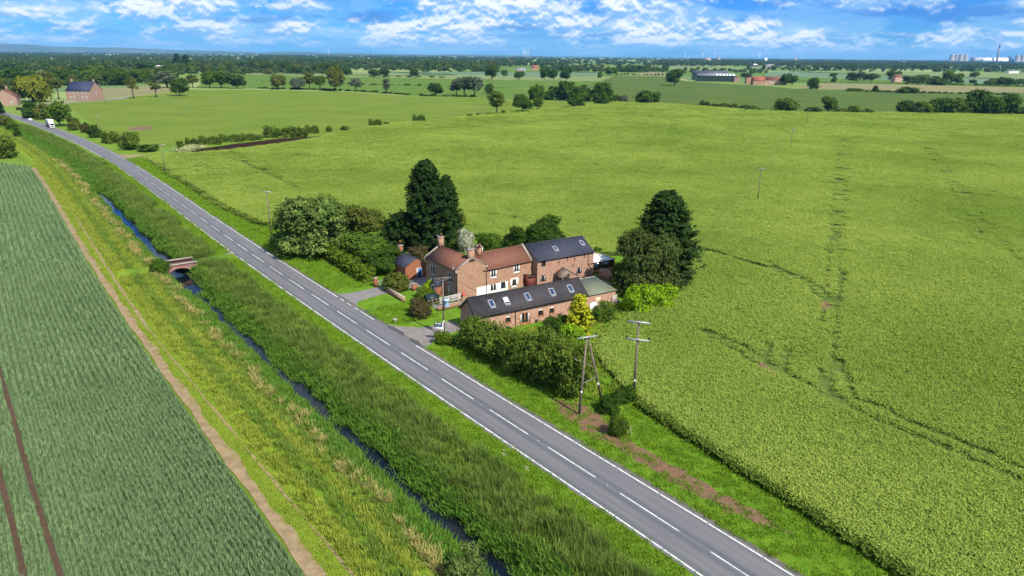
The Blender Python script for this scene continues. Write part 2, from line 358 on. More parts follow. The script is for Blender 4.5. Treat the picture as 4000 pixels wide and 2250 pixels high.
def bank_mat():
    mt, nt, out = newmat('bank_earth'); v = vec(nt, 'uv'); p = vec(nt, 'pos')
    sp = nd(nt, 'ShaderNodeSeparateXYZ'); nt.links.new(v, sp.inputs[0])
    tw = mth(nt, 'MULTIPLY_ADD', mth(nt, 'SUBTRACT', noise(nt, p, 0.35, 4, 0.6), 0.5), 1.6, sp.outputs[1])
    r = ramp(nt, [(0.0, (0.10, 0.16, 0.012)), (0.05, (0.13, 0.19, 0.014)), (0.18, (0.17, 0.24, 0.02)), (0.26, (0.085, 0.165, 0.012)), (0.33, (0.13, 0.20, 0.02)), (0.42, (0.15, 0.15, 0.035)), (0.47, (0.055, 0.085, 0.012)), (0.55, (0.025, 0.03, 0.01)), (0.62, (0.05, 0.09, 0.01)), (0.78, (0.06, 0.10, 0.012)), (0.88, (0.085, 0.17, 0.01)), (1.0, (0.12, 0.20, 0.014))])
    nt.links.new(mrange(nt, tw, -30.0, -3.5), r.inputs[0])
    nf = noise(nt, p, 3.0, 4, 0.7); col = mixc(nt, mrange(nt, nf, 0.3, 0.7, 0, 0.5), r.outputs[0], mixc(nt, 1.0, r.outputs[0], (0.5, 0.6, 0.4), 'MULTIPLY'))
    princ(nt, out, col, 0.95, 0.1, bumpn(nt, nf, 0.8, 0.25)); return mt
bank_mat()
def asphalt_mat():
    mt, nt, out = newmat('asphalt'); v = vec(nt, 'uv'); sp = nd(nt, 'ShaderNodeSeparateXYZ'); nt.links.new(v, sp.inputs[0])
    t = mth(nt, 'MULTIPLY_ADD', mth(nt, 'SUBTRACT', noise(nt, v, 0.1, 3, 0.5), 0.5), 0.25, sp.outputs[1])
    base = mixc(nt, mrange(nt, noise(nt, v, 1.0, 5, 0.6, sc3=(0.12, 1.6, 1)), 0.3, 0.7), (0.100, 0.099, 0.107), (0.146, 0.142, 0.146))
    def band(c, w):
        return mth(nt, 'SUBTRACT', 1.0, mth(nt, 'DIVIDE', mth(nt, 'ABSOLUTE', mth(nt, 'SUBTRACT', t, c)), w), clamp=True)
    for c_, w_, a_ in ((0.40, 0.5, 0.95), (-0.5, 0.6, 0.8), (-2.75, 0.6, 0.8), (2.85, 0.45, 0.4), (1.75, .35, .25), (-1.7, .35, .3)):
        base = mixc(nt, mth(nt, 'MULTIPLY', mth(nt, 'MULTIPLY', band(c_, w_), mrange(nt, noise(nt, v, 1.0, 5, 0.7, sc3=(0.06, 0.8, 1)), 0.3, 0.6, 0.35, 1.0)), a_), base, (0.052, 0.056, 0.068))
    fine = noise(nt, v, 16.0, 3, 0.7); base = mixc(nt, mrange(nt, fine, 0.3, 0.7, 0, 0.4), base, (0.07, 0.07, 0.078))
    patch = mrange(nt, noise(nt, v, 0.5, 5, 0.7, sc3=(0.35, 1.2, 1)), 0.66, 0.72); base = mixc(nt, mth(nt, 'MULTIPLY', patch, 0.45), base, (0.07, 0.07, 0.08))
    princ(nt, out, base, 0.8, 0.3, bumpn(nt, fine, 0.25, 0.01)); return mt
asphalt_mat()
def paint_mat():
    mt, nt, out = newmat('road_paint'); p = vec(nt, 'pos')
    f = mrange(nt, noise(nt, p, 1.6, 6, 0.75), 0.44, 0.66, 0, 0.85)
    princ(nt, out, mixc(nt, f, (0.64, 0.64, 0.62), (0.2, 0.195, 0.19)), 0.7, 0.3); return mt
paint_mat()
def water_mat():
    mt, nt, out = newmat('ditch_water'); p = vec(nt, 'pos')
    n = noise(nt, p, 2.2, 4, 0.6)
    pr = princ(nt, out, mixc(nt, mrange(nt, noise(nt, p, 0.5, 4), 0.4, 0.7), (0.003, 0.006, 0.012), (0.006, 0.008, 0.008)), 0.05, 0.32, bumpn(nt, n, 0.10, 0.03)); pr.inputs['IOR'].default_value = 1.33; return mt
water_mat()
plain('tan_soil', (0.36, 0.255, 0.145), (0.23, 0.17, 0.085), 0.9, 0.95, 'pos', 0.6, 6)
plain('brown_soil', (0.22, 0.125, 0.07), (0.145, 0.085, 0.045), 2.0, 0.95, 'pos', 0.8, 5)
plain('track_soil', (0.105, 0.062, 0.036), (0.065, 0.04, 0.024), 2.0, 0.95, 'pos', 0.8, 5)
plain('burnt_soil', (0.030, 0.019, 0.014), (0.06, 0.038, 0.028), 0.8, 1.0, 'pos', 0.8, 3, spec=0.0, lo=0.45, hi=0.75)
plain('gravel', (0.26, 0.235, 0.215), (0.185, 0.165, 0.15), 0.8, 0.95, 'pos', 0.5, 12)
plain('drive_tarmac', (0.24, 0.225, 0.22), (0.19, 0.18, 0.175), 0.7, 0.9, 'pos', 0.3, 14)
plain('tar_patch', (0.055, 0.055, 0.06), (0.09, 0.09, 0.09), 2.0, 0.9, 'pos', 0.3, 14)
plain('road_grit', (0.17, 0.15, 0.125), (0.085, 0.085, 0.06), 0.9, 0.95, 'pos', 0.5, 8)
plain('paving', (0.42, 0.37, 0.28), (0.32, 0.28, 0.21), 1.5, 0.9, 'pos', 0.3, 6)

# ------------------------------------------------------------------ ground, bank, road
SS = np.concatenate([np.arange(-60, 130, 1.25), np.arange(130, 300, 2.5), np.arange(300, 621, 8.0)])
def wob(s, k, a): return a * (np.sin(s * 0.11 * k + k) + 0.6 * np.sin(s * 0.27 * k + 2 * k) + 0.35 * np.sin(s * 0.61 * k + 5 * k))
BT = [-30.6, -29.4, -27.9, -26.6, -25.0, -23.0, -21.0, -19.4, -18.1, -17.3, -16.6, -15.6, -14.7, -13.9, -12.8, -11.2, -9.4, -7.6, -6.3, -5.0, -3.55]
BZ = [0.0, 0.0, 0.03, 0.05, 0.05, -0.05, -0.25, -0.6, -1.05, -1.5, -1.9, -2.1, -1.95, -1.5, -0.9, -0.35, 0.0, 0.1, 0.1, 0.06, 0.0]
def bank_z(S, T):
    z = np.interp(T, BT, BZ); inner = (T > -24) & (T < -7)
    cov = np.clip((np.abs(S - 114.0) - 1.9) / 0.9, 0, 1)      # the track crosses here on the arch
    n = 0.06 * np.sin(S * 1.7 + T) + 0.05 * np.sin(S * 0.9 - 2 * T)
    z = z + np.where(inner, n, 0)
    far = np.clip((S - 215) / 30, 0, 1); z = z * (1 - far * 0.62)
    causeway = np.where(((T < -18.3) & (T > -25.5)) | (T > -12.3), 1, 0) * (1 - cov); return z * (1 - causeway) + 0.30 * causeway
strip('ditch_bank', SS, BT, bank_z, MATS['bank_earth'])
bl = P3(SS, np.full(len(SS), BT[0]))[:, :2]; br = P3(SS, np.full(len(SS), BT[-1]))[:, :2]
loop = np.concatenate([bl, br[::-1]]); big = 26000
outer = [(-big, -400), (big, -400), (big, big), (-big, big)]
vs = [Vector(p) for p in outer] + [Vector(p) for p in loop]; nl = len(loop)
fl = [[0, 1, 2, 3], [4 + i for i in range(nl)]]
ov, oe, of, *_ = delaunay_2d_cdt(vs, [], fl, 1, 1e-4)
L0 = loop
def inside(P, poly):
    P = np.asarray(P, float); x, y = P[:, 0], P[:, 1]; c = np.zeros(len(P), bool); n = len(poly)
    for i in range(n):
        x0, y0 = poly[i - 1]; x1, y1 = poly[i]
        k = ((y0 > y) != (y1 > y))
        with np.errstate(divide='ignore', invalid='ignore'): xi = (x1 - x0) * (y - y0) / (y1 - y0) + x0
        c ^= k & (x < xi)
    return c
cent = np.array([np.mean([ov[i][:] for i in f], 0) for f in of]); keep = ~inside(cent, L0)
gf = [list(f)[::-1] if False else list(f) for f, k in zip(of, keep) if k]
gv = np.array([[p[0], p[1], 0.0] for p in ov])
go = link('ground', np_mesh('ground', gv, [i for f in gf for i in f], [len(f) for f in gf], [MATS['farmland']])); tag(go, kind='structure')

RS = np.concatenate([np.arange(-60, 300, 2.0), np.arange(300, 760, 6.0)])
strip('road', RS, [-3.55, -2.4, -1.2, 0, 1.2, 2.4, 3.45], 0.055, MATS['asphalt'])
strip('road_edge', RS, [3.3, 3.95], 0.047, MATS['road_grit'])
def dashes(o_list, name, kind='structure'):
    V = []; 
    for s0, s1, t, w in o_list:
        k = max(2, int((s1 - s0) / 3) + 1); ss = np.linspace(s0, s1, k)
        a = P3(ss, np.full(k, t - w / 2), 0.0625); b = P3(ss, np.full(k, t + w / 2), 0.0625)
        for i in range(k - 1): V.append([a[i], b[i], b[i+1], a[i+1]])
    Q = np.array(V); return tag(link(name, quad_mesh(name, Q, [MATS['road_paint']])), kind=kind)
def phase():
    # the dash nearest the driveway begins here, and the pattern repeats every 11.1 m
    return to_sd(G(1582, 1256))[0]
ph = phase(); ml = []
for k in range(-12, 62):
    a = ph + k * 11.12; ml.append((a - 7.55, a, 0.0, 0.115))
dashes(ml, 'road_markings')
el_ = [(s, s + 5.9 + (k % 3) * 0.08, -3.13, 0.15) for k, s in enumerate(np.arange(-60, 111, 6.0))] + [(112.2, 113.4, -3.13, 0.15), (116.6, 118.6, -3.13, 0.15)] + [(s, s + 5.95, -3.13, 0.15) for s in np.arange(120, 700, 6.0)]
er_ = [(s, s + 5.88, 3.12, 0.14) for s in np.arange(-60, 47, 6.0)] + [(61.5, 66.5, 3.12, 0.14), (67.5, 68.8, 3.12, .14), (70.3, 71.7, 3.12, 0.14), (73.2, 74.6, 3.12, 0.14)] + [(s, s + 5.9, 3.12, 0.14) for s in np.arange(76, 268, 6.0)] + [(s, s + 5.9, 3.12, 0.14) for s in np.arange(286, 700, 6.0)]
dashes(el_ + er_, 'road_edge_markings')
def poly_sheet(name, pts, z, mat, uv=False, kind='structure', res=None):
    """a flat sheet on the ground from its outline (world points)"""
    pts = np.asarray(pts, float)[:, :2]
    if res:      # add points inside so that the outline's triangles stay small
        mn, mx = pts.min(0), pts.max(0)
    ov, oe, of, *_ = delaunay_2d_cdt([Vector(p) for p in pts], [], [list(range(len(pts)))], 1, 1e-4)
    me = np_mesh(name, [[p[0], p[1], z] for p in ov], [i for f in of for i in f], [len(f) for f in of], [mat], uv=[ov[i][:] for f in of for i in f])
    return tag(link(name, me), kind=kind)
def ragged(pts, step=1.2, amp=0.25):
    """subdivide an outline and roughen it"""
    pts = [np.asarray(p, float)[:2] for p in pts]; out = []
    for i in range(len(pts)):
        a, b = pts[i], pts[(i + 1) % len(pts)]; L = np.linalg.norm(b - a); n = max(1, int(L / step))
        for k in range(n): out.append(a + (b - a) * k / n + (rng.normal(0, amp, 2) if k else 0))
    return out
def px(lst, x0=0, y0=0, s=1.0): return [G(x0 + x / s, y0 + y / s) for x, y in lst]
def pg(p, lst): return px(lst, p * 1000, 100, 2.576)
# reflecting studs in the gaps of the centre line
def stud():
    r = empty('road_stud', (0, 0, 0)); MB().box(-.11, .11, -.09, .09, 0, .012).build('casing', plain('stud_iron', (0.22, .22, .22), rough=.5, metal=.6), r)
    MB().box(-.05, .05, -.05, .05, .012, .03).build('lens', plain('stud_lens', (.7, .7, .68), rough=.3), r); return r
st0 = stud(); KIDS[st0.name] = list(st0.children)
for i, k in enumerate(range(-5, 20)):
    s = ph + k * 11.12 + 1.8 + 11.12 * 0; o = st0 if i == 0 else copy_tree(st0); p = P3(np.array(s), np.array(0.0), 0.06); o.location = p; o.rotation_euler = (0, 0, road_dir(s))
    tag(o, 'small pale reflecting stud set in a gap of the white centre line', 'road stud', 'reflecting studs along the centre line')

# paths, drives and patches (sheets a few mm above each other)
def wstrip(name, ss, fa, fb, z, mat):
    ss = np.asarray(ss, float); a = P3(ss, fa(ss), z); b = P3(ss, fb(ss), z); n = len(ss)
    V = np.concatenate([a, b]); F = [[i, n + i, n + i + 1, i + 1] for i in range(n - 1)]
    return tag(link(name, np_mesh(name, V, [k for f in F for k in f], [4] * len(F), [mat])), kind='structure')
ps = np.arange(-40, 284, 1.0)
wstrip('path', ps, lambda s: -29.75 + wob(s, 2.3, 0.10), lambda s: -28.55 + wob(s, 3.1, 0.20), 0.075, MATS['tan_soil'])
ps2 = np.arange(78, 283, 1.0)
wstrip('path', ps2, lambda s: -27.95 + wob(s, 2.9, 0.07) + (s - 78) * 0.010, lambda s: -27.45 + wob(s, 3.7, 0.09) + (s - 78) * 0.011, 0.085, MATS['tan_soil'])
wstrip('path', np.arange(-30, 80, 1.0), lambda s: -26.75 + wob(s, 2.9, 0.06) - (s) * 0.013, lambda s: -26.50 + wob(s, 3.7, 0.08) - s * 0.013, 0.088, MATS['tan_soil'])
poly_sheet('bridge_track', ragged([P3(np.array(a), np.array(b))[:2] for a, b in ((111.6, -3.4), (113.0, -6.5), (113.6, -9.5), (115.2, -9.5), (115.7, -7), (117.2, -4.6), (118.4, -3.5))], 1.0, 0.08), 0.14, MATS['gravel'])
poly_sheet('driveway', [P3(np.array(a), np.array(b))[:2] for a, b in ((67.0, 3.3), (70.0, 4.0), (71.6, 5.2), (72.3, 8), (72.8, 13), (73.2, 20), (77.0, 20), (76.9, 12), (76.7, 7), (77.3, 4.6), (78.6, 3.3))], 0.02, MATS['drive_tarmac'])
poly_sheet('barn_lane', ragged([P3(np.array(a), np.array(b))[:2] for a, b in ((46.5, 3.3), (47.0, 5.0), (48.6, 7.5), (49.2, 10.5), (49.6, 13.6), (54.0, 13.2), (53.6, 10), (54.0, 7.5), (56.5, 5.0), (60.0, 3.3))], 0.8, 0.1), 0.02, MATS['gravel'])
for pl in ([(47.5, 3.35), (47.0, 4.0), (49.5, 4.3), (51.0, 3.9), (50.2, 3.3)], [(52.5, 3.4), (53.5, 4.3), (56.5, 4.25), (58.5, 3.7), (57.0, 3.3)], [(61, 3.4), (63, 4.1), (66.5, 4.4), (66.5, 3.5)], [(80, 3.4), (82, 3.9), (85, 3.8), (86, 3.4)]):
    poly_sheet('tar_patch', ragged([P3(np.array(a), np.array(b))[:2] for a, b in pl], 0.5, 0.06), 0.058, MATS['tar_patch'])

# ------------------------------------------------------------------ building materials
brickmat('farm_brick', (0.47, 0.235, 0.14), (0.36, 0.17, 0.10), (0.46, 0.36, 0.27), (0.52, 0.37, 0.24))
brickmat('barn_brick', (0.56, 0.285, 0.185), (0.45, 0.21, 0.135), (0.56, 0.44, 0.34), (0.60, 0.42, 0.31), wash=0.35)
brickmat('orange_brick', (0.42, 0.125, 0.05), (0.36, 0.10, 0.04), (0.34, 0.22, 0.14), (0.36, 0.16, 0.08), wash=0.2)
brickmat('old_brick', (0.50, 0.225, 0.135), (0.40, 0.19, 0.13), (0.50, 0.38, 0.30), (0.47, 0.37, 0.28), wash=0.5)
brickmat('bridge_brick', (0.28, 0.095, 0.075), (0.24, 0.08, 0.065), (0.32, 0.23, 0.2), (0.42, 0.30, 0.27), wash=0.5)
tilemat('red_tiles', (0.265, 0.098, 0.056), (0.22, 0.084, 0.05), (0.065, 0.025, 0.018), 0.36, 0.46, (0.17, 0.095, 0.065))
tilemat('slate_tiles', (0.046, 0.054, 0.090), (0.036, 0.043, 0.074), (0.012, 0.013, 0.02), 0.40, 0.45, (0.062, 0.062, 0.08))
tilemat('barn_tiles', (0.052, 0.047, 0.054), (0.038, 0.036, 0.042), (0.012, 0.011, 0.014), 0.45, 0.45, (0.075, 0.064, 0.064))
tilemat('old_tiles', (0.26, 0.20, 0.15), (0.20, 0.16, 0.12), (0.06, 0.05, 0.04), 0.4, 0.30, (0.30, 0.25, 0.20))
plain('coping', (0.44, 0.39, 0.33), (0.30, 0.25, 0.2), 1.6, 0.9, bump=.2); plain('lead', (0.22, 0.24, 0.28), rough=0.6)
plain('white_paint', (0.80, 0.80, 0.78), (0.70, 0.70, 0.67), 2.0, 0.6); plain('white_wash', (0.78, 0.77, 0.72), (0.60, 0.56, 0.5), 0.8, 0.9)
plain('oak_frame', (0.55, 0.22, 0.05), (0.46, 0.18, 0.04), 3, 0.6); plain('brown_frame', (0.075, 0.035, 0.022), rough=0.6)
plain('black_plastic', (0.015, 0.015, 0.017), rough=0.5); plain('dark_iron', (0.03, 0.026, 0.025), rough=0.7)
plain('blue_door', (0.055, 0.15, 0.36), (0.045, 0.12, 0.30), 2, 0.5); plain('terracotta', (0.34, 0.10, 0.05), (0.25, 0.075, 0.04), 4, 0.8)
plain('weathered_wood', (0.30, 0.24, 0.18), (0.20, 0.155, 0.115), 3, 0.9); plain('pole_wood', (0.235, 0.185, 0.135), (0.155, 0.12, 0.09), 2.5, 0.9)
plain('red_brown_boards', (0.16, 0.035, 0.025), (0.12, 0.03, 0.02), 2, 0.7); plain('galvanised', (0.50, 0.52, 0.54), (0.40, 0.42, 0.45), 4, 0.5, metal=0.3)
plain('transformer_grey', (0.34, 0.46, 0.60), (0.28, 0.39, 0.52), 3, 0.45); plain('blind', (0.72, 0.70, 0.64)); plain('curtain', (0.55, 0.55, 0.53))
plain('tank_green', (0.012, 0.035, 0.042), (0.02, 0.05, 0.055), 2, 0.5); plain('cream_board', (0.60, 0.44, 0.29)); plain('steel_frame', (0.50, 0.51, 0.53), rough=0.4)
glassmat('glass', (0.008, 0.010, 0.013)); glassmat('sky_glass', (0.008, 0.022, 0.06), 0.05, 0.9)
def corrug():
    mt, nt, out = newmat('green_sheet'); v = vec(nt, 'uv')
    w = nd(nt, 'ShaderNodeTexWave', bands_direction='X', i_Scale=0.9, i_Distortion=0.1); nt.links.new(v, w.inputs[0])
    c = mixc(nt, mrange(nt, noise(nt, v, 0.8, 5, 0.7), .4, .7), (0.105, 0.125, 0.075), (0.15, 0.155, 0.10)); c = mixc(nt, mth(nt, 'MULTIPLY', w.outputs['Fac'], 0.45), c, (0.05, 0.06, 0.035))
    princ(nt, out, c, 0.6, 0.4, bumpn(nt, w.outputs['Fac'], 0.8, 0.05)); return mt
corrug()
M_ = MATS

def pwall(o, xd):
    o = Vector(o); xd = Vector(xd).normalized(); inn = Vector((0, 0, 1)).cross(xd)
    return lambda u, z, k=0.0: o + xd * u + Vector((0, 0, z)) + inn * k
def framebox(mb, P, u0, u1, z0, z1, k0, k1):
    a = [P(u, z, k) for u in (u0, u1) for z in (z0, z1) for k in (k0, k1)]; i = len(mb.v); mb.v += [tuple(p) for p in a]
    mb.f += [tuple(i + k for k in q) for q in ((0, 1, 3, 2), (4, 6, 7, 5), (0, 4, 5, 1), (2, 3, 7, 6), (0, 2, 6, 4), (1, 5, 7, 3))]
def window(par, o, xd, hole, fm, mull=1, bars=0, fw=0.075, gm='glass', blind=0.0, curtains=False, sill=None, name='window', door=False):
    """a casement set in its opening: frame > pane (and sill, blind)"""
    P = pwall(o, xd); a, b, c, d = hole; f = MB()
    framebox(f, P, a, a + fw, c, d, 0.03, 0.10); framebox(f, P, b - fw, b, c, d, 0.03, 0.10)
    framebox(f, P, a + fw, b - fw, c, c + fw * (2.2 if door else 1), 0.032, 0.098); framebox(f, P, a + fw, b - fw, d - fw, d, 0.032, 0.098)
    for k in range(mull):
        u = a + (b - a) * (k + 1) / (mull + 1); framebox(f, P, u - fw * .45, u + fw * .45, c + fw, d - fw, 0.035, 0.095)
    for k in range(bars):
        z = c + (d - c) * (k + 1) / (bars + 1); framebox(f, P, a + fw, b - fw, z - .02, z + .02, 0.05, 0.09)
    fo = f.build(name, M_[fm], par)
    p = MB(); p.quad(P(a, c, .085), P(b, c, .085), P(b, d, .085), P(a, d, .085)); p.build('pane', M_[gm], fo)
    if blind: q = MB(); framebox(q, P, a + fw, b - fw, d - fw - blind, d - fw, 0.07, 0.083); q.build('blind', M_['blind'], fo)
    if curtains:
        w = (b - a) * .16
        for u in (a + fw, b - fw - w): q = MB(); framebox(q, P, u, u + w, c + fw, d - fw, 0.078, 0.084); q.build('curtain', M_['curtain'], fo)
    if sill: q = MB(); framebox(q, P, a - .06, b + .06, c - .09, c - .005, -0.06, 0.06); q.build('sill', M_[sill], fo)
    return fo
def skylight(par, p0, ux, uy, w, h, white=False):
    """roof window on the plane through p0 (centre) with axes ux (across) and uy (up the slope)"""
    p0 = Vector(p0); ux = Vector(ux).normalized(); uy = Vector(uy).normalized(); n = ux.cross(uy)
    P = lambda u, v, k: p0 + ux * u + uy * v + n * k
    def bx(mb, u0, u1, v0, v1, k0, k1):
        a = [P(u, v, k) for u in (u0, u1) for v in (v0, v1) for k in (k0, k1)]; i = len(mb.v); mb.v += [tuple(q) for q in a]
        mb.f += [tuple(i + k for k in q) for q in ((0, 1, 3, 2), (4, 6, 7, 5), (0, 4, 5, 1), (2, 3, 7, 6), (0, 2, 6, 4), (1, 5, 7, 3))]
    f = MB(); t = .12
    bx(f, -w/2, -w/2 + t, -h/2, h/2, -.02, .10); bx(f, w/2 - t, w/2, -h/2, h/2, -.02, .10); bx(f, -w/2 + t, w/2 - t, -h/2, -h/2 + t, -.02, .098); bx(f, -w/2 + t, w/2 - t, h/2 - t, h/2, -.02, .098)
    fo = f.build('skylight', M_['steel_frame'], par)
    g = MB(); bx(g, -w/2 + t, w/2 - t, -h/2 + t, h/2 - t, .0, .06); g.build('pane', M_['sky_glass'], fo)
    if white: g = MB(); bx(g, -w/2 + t + .02, w/2 - t - .02, -h/2 + t + .3, h/2 - t - .02, .061, .066); g.build('blind', M_['white_paint'], fo)
    a = MB(); bx(a, -w/2 - .05, w/2 + .05, -h/2 - .26, -h/2 - .002, .0, .035); a.build('flashing', M_['lead'], fo)
    return fo
def chimney(par, x, y, z0, z1, w, d, mat, pots=1, potm='terracotta', poth=0.55):
    c = MB().box(x - w/2, x + w/2, y - d/2, y + d/2, z0, z1 - .22).box(x - w/2 - .06, x + w/2 + .06, y - d/2 - .06, y + d/2 + .06, z1 - .22, z1 - .08).build('chimney', M_[mat], par)
    MB().box(x - w/2 - .09, x + w/2 + .09, y - d/2 - .09, y + d/2 + .09, z1 - .08, z1).build('cap', M_['coping'], c)
    for k in range(pots):
        px_ = x + (k - (pots - 1) / 2) * .36
        MB().lathe([(.15, z1), (.14, z1 + poth * .7), (.17, z1 + poth * .72), (.17, z1 + poth * .82), (.10, z1 + poth)], 10, (px_, y)).build('chimney_pot', M_[potm], c)
    MB().box(x - w/2 - .12, x + w/2 + .12, y - d/2 - .12, y + d/2 + .12, z0, z0 + .01).build('flashing', M_['lead'], c) if False else None
    return c
def pitched(par, x0, x1, y0, y1, ze, zr, along, mat, ov=0.18, th=0.14, gov=0.0, name='roof'):
    """two roof slopes; along='x' or 'y' is the ridge's direction; gov = overhang past the gables"""
    r = MB()
    if along == 'y':
        xm = (x0 + x1) / 2; k = (zr - ze) / (xm - x0); e = ze - ov * k
        r.slab((x0 - ov, y0 - gov, e), (xm, y0 - gov, zr), (xm, y1 + gov, zr), (x0 - ov, y1 + gov, e), th)
        r.slab((x1 + ov, y0 - gov, e), (xm, y0 - gov, zr), (xm, y1 + gov, zr), (x1 + ov, y1 + gov, e), th)
        ends = (xm, y0 - gov, zr), (xm, y1 + gov, zr)
    else:
        ym = (y0 + y1) / 2; k = (zr - ze) / (ym - y0); e = ze - ov * k
        r.slab((x0 - gov, y0 - ov, e), (x0 - gov, ym, zr), (x1 + gov, ym, zr), (x1 + gov, y0 - ov, e), th)
        r.slab((x0 - gov, y1 + ov, e), (x0 - gov, ym, zr), (x1 + gov, ym, zr), (x1 + gov, y1 + ov, e), th)
        ends = (x0 - gov, ym, zr), (x1 + gov, ym, zr)
    ro = r.build(name, M_[mat], par)
    MB().tube([Vector(ends[0]) + Vector((0, 0, .0)), ends[1]], .10, 8).build('ridge_tiles', M_[mat], ro)
    return ro
def bld(name, label, cat, s, d, rot=0.0, z=0.0, group=None):
    p = SDW(s, d); e = empty(name, (p[0], p[1], z), LOCROT + R_(rot)); return tag(e, label, cat, group)

# ------------------------------------------------------------------ the farmhouse (main range and rear wing)
fh = bld('farmhouse', 'L-shaped red-tiled brick farmhouse with two end chimneys and a rear wing, facing the road', 'house', 61.2, 22.0)
EV, RG, LW, LL = 5.9, 7.65, 6.2, 10.9
w = MB()
front = [(10.9 - 8.55 - .7, 10.9 - 8.55 + .75, 2.95, 4.75), (10.9 - 2.3 - .8, 10.9 - 2.3 + .75, 2.95, 4.75), (10.9 - 8.5 - .7, 10.9 - 8.5 + .75, .55, 2.35), (10.9 - 2.2 - .8, 10.9 - 2.2 + .75, .45, 2.3)]
w.wall((0, 10.9, 0), (0, -1, 0), LL, EV, front)
w.wall((0, 0, 0), (1, 0, 0), LW, EV, [], apex=(LW / 2, RG - .05))
w.wall((LW, 0, 0), (0, 1, 0), LL, EV); w.wall((LW, LL, 0), (-1, 0, 0), LW, EV, [], apex=(LW / 2, RG - .05))
WE, WR, WX0, WX1 = 4.9, 7.3, LW, 16.8
wing = [(.95, 2.45, 3.1, 4.68), (6.35, 7.8, 3.15, 4.68), (.95, 2.4, .45, 1.84), (3.3, 4.6, .4, 1.95), (5.95, 7.15, .45, 1.86)]
w.wall((WX0, 0, 0), (1, 0, 0), WX1 - WX0, WE, wing)
w.wall((WX1, 0, 0), (0, 1, 0), 6.0, WE, [], apex=(3.0, WR - .03)); w.wall((WX1, 6.0, 0), (-1, 0, 0), WX1 - WX0, WE)
w.build('wall', M_['farm_brick'], fh)
for q in front: window(fh, (0, 10.9, 0), (0, -1, 0), q, 'white_paint', 1 if q[3] > 4 else 1, sill='coping', curtains=q[2] < 1)
for i, q in enumerate(wing): window(fh, (WX0, 0, 0), (1, 0, 0), q, 'white_paint', 1 if i in (0, 1, 2) else 0, fw=.11, curtains=i < 2, sill='white_paint')
b = MB(); b.wall((4.1, -.02, 0), (1, 0, 0), WX0 - 4.1, 1.83); b.wall((WX0, -.02, 0), (1, 0, 0), 5.0, 1.83, [(.95, 2.4, .45, 1.829), (3.3, 4.6, .4, 1.829)], rev=.02)
b.box(4.1, WX0 + .95, -.02, -.001, 1.83, 1.84); b.build('white_wash', M_['white_wash'], fh)
q = MB(); q.box(WX0 + 5.6, WX0 + 7.5, -.03, -.002, .30, .36).box(WX0 + 5.65, WX0 + 5.94, -.03, -.002, .36, 1.95).box(WX0 + 7.16, WX0 + 7.45, -.03, -.002, .36, 1.95).box(WX0 + 5.65, WX0 + 7.45, -.03, -.002, 1.95, 2.15); q.build('surround', M_['white_wash'], fh)
pitched(fh, 0, LW, .22, LL - .22, EV, RG, 'y', 'red_tiles', ov=.22)
k = (RG - EV) / (LW / 2)
for y0, y1 in ((-.10, .30), (LL - .30, LL + .10)):
    cp = MB()
    cp.slab((-.30, y0, EV - .3 * k + .16), (LW/2, y0, RG + .16), (LW/2, y1, RG + .16), (-.30, y1, EV - .3 * k + .16), .16)
    cp.slab((LW + .30, y0, EV - .3 * k + .16), (LW/2, y0, RG + .16), (LW/2, y1, RG + .16), (LW + .30, y1, EV - .3 * k + .16), .16)
    cp.box(-.34, .02, y0, y1 - .02, EV - .75, EV - .3 * k + .02).box(LW - .02, LW + .34, y0, y1 - .02, EV - .75, EV - .3 * k + .02)
    cp.build('coping', M_['coping'], fh)
k2 = (WR - WE) / 3.0; rw = MB(); xin = LW / 2 + (RG - WR) / k
rw.slab((LW - .6, -.2, WE - .2 * k2), (xin, 3, WR), (WX1 - .05, 3, WR), (WX1 - .05, -.2, WE - .2 * k2), .14)
rw.slab((LW - .6, 6.2, WE - .2 * k2), (xin, 3, WR), (WX1 - .05, 3, WR), (WX1 - .05, 6.2, WE - .2 * k2), .14)
rwo = rw.build('roof', M_['red_tiles'], fh); MB().tube([(xin, 3, WR), (WX1 - .1, 3, WR)], .10, 8).build('ridge_tiles', M_['red_tiles'], rwo)
cp = MB(); cp.slab((WX1 - .15, -.25, WE - .25 * k2 + .26), (WX1 - .15, 3, WR + .26), (WX1 + .28, 3, WR + .26), (WX1 + .28, -.25, WE - .25 * k2 + .26), .30)
cp.slab((WX1 - .15, 6.25, WE - .25 * k2 + .26), (WX1 - .15, 3, WR + .26), (WX1 + .28, 3, WR + .26), (WX1 + .28, 6.25, WE - .25 * k2 + .26), .30); cp.build('coping', M_['coping'], fh)
chimney(fh, LW/2, 10.35, RG - .45, RG + 1.75, .95, .72, 'farm_brick', 1)
c_ = chimney(fh, LW/2 + .05, .35, RG - .75, RG + 1.55, 1.15, .78, 'farm_brick', 0)
chimney(fh, LW + .35, 2.9, WR - .6, WR + 1.45, .72, 1.0, 'farm_brick', 0)
MB().lathe([(.17, RG + .9), (.15, RG + 1.5), (.19, RG + 1.55), (.19, RG + 1.75)], 10, (LW + .0, 2.0)).build('chimney_pot', M_['terracotta'], fh)
MB().tube([(LW + 1.55, 3.3, WR - .2), (LW + 1.55, 3.3, WR + .85)], .07, 8).build('flue', M_['white_paint'], fh)
for a, b_, nm in (((-.24, .2, EV - .17), (-.24, LL - .2, EV - .17), 'gutter'), ((LW + .1, -.24, WE - .16), (WX1 - .1, -.24, WE - .16), 'gutter'), ((WX0 + .05, -.08, WE - .1), (WX0 + .05, -.08, .05), 'downpipe'), ((-.08, .25, EV - .2), (-.08, .25, .05), 'downpipe')): MB().tube([a, b_], .06, 6).build(nm, M_['black_plastic'], fh)
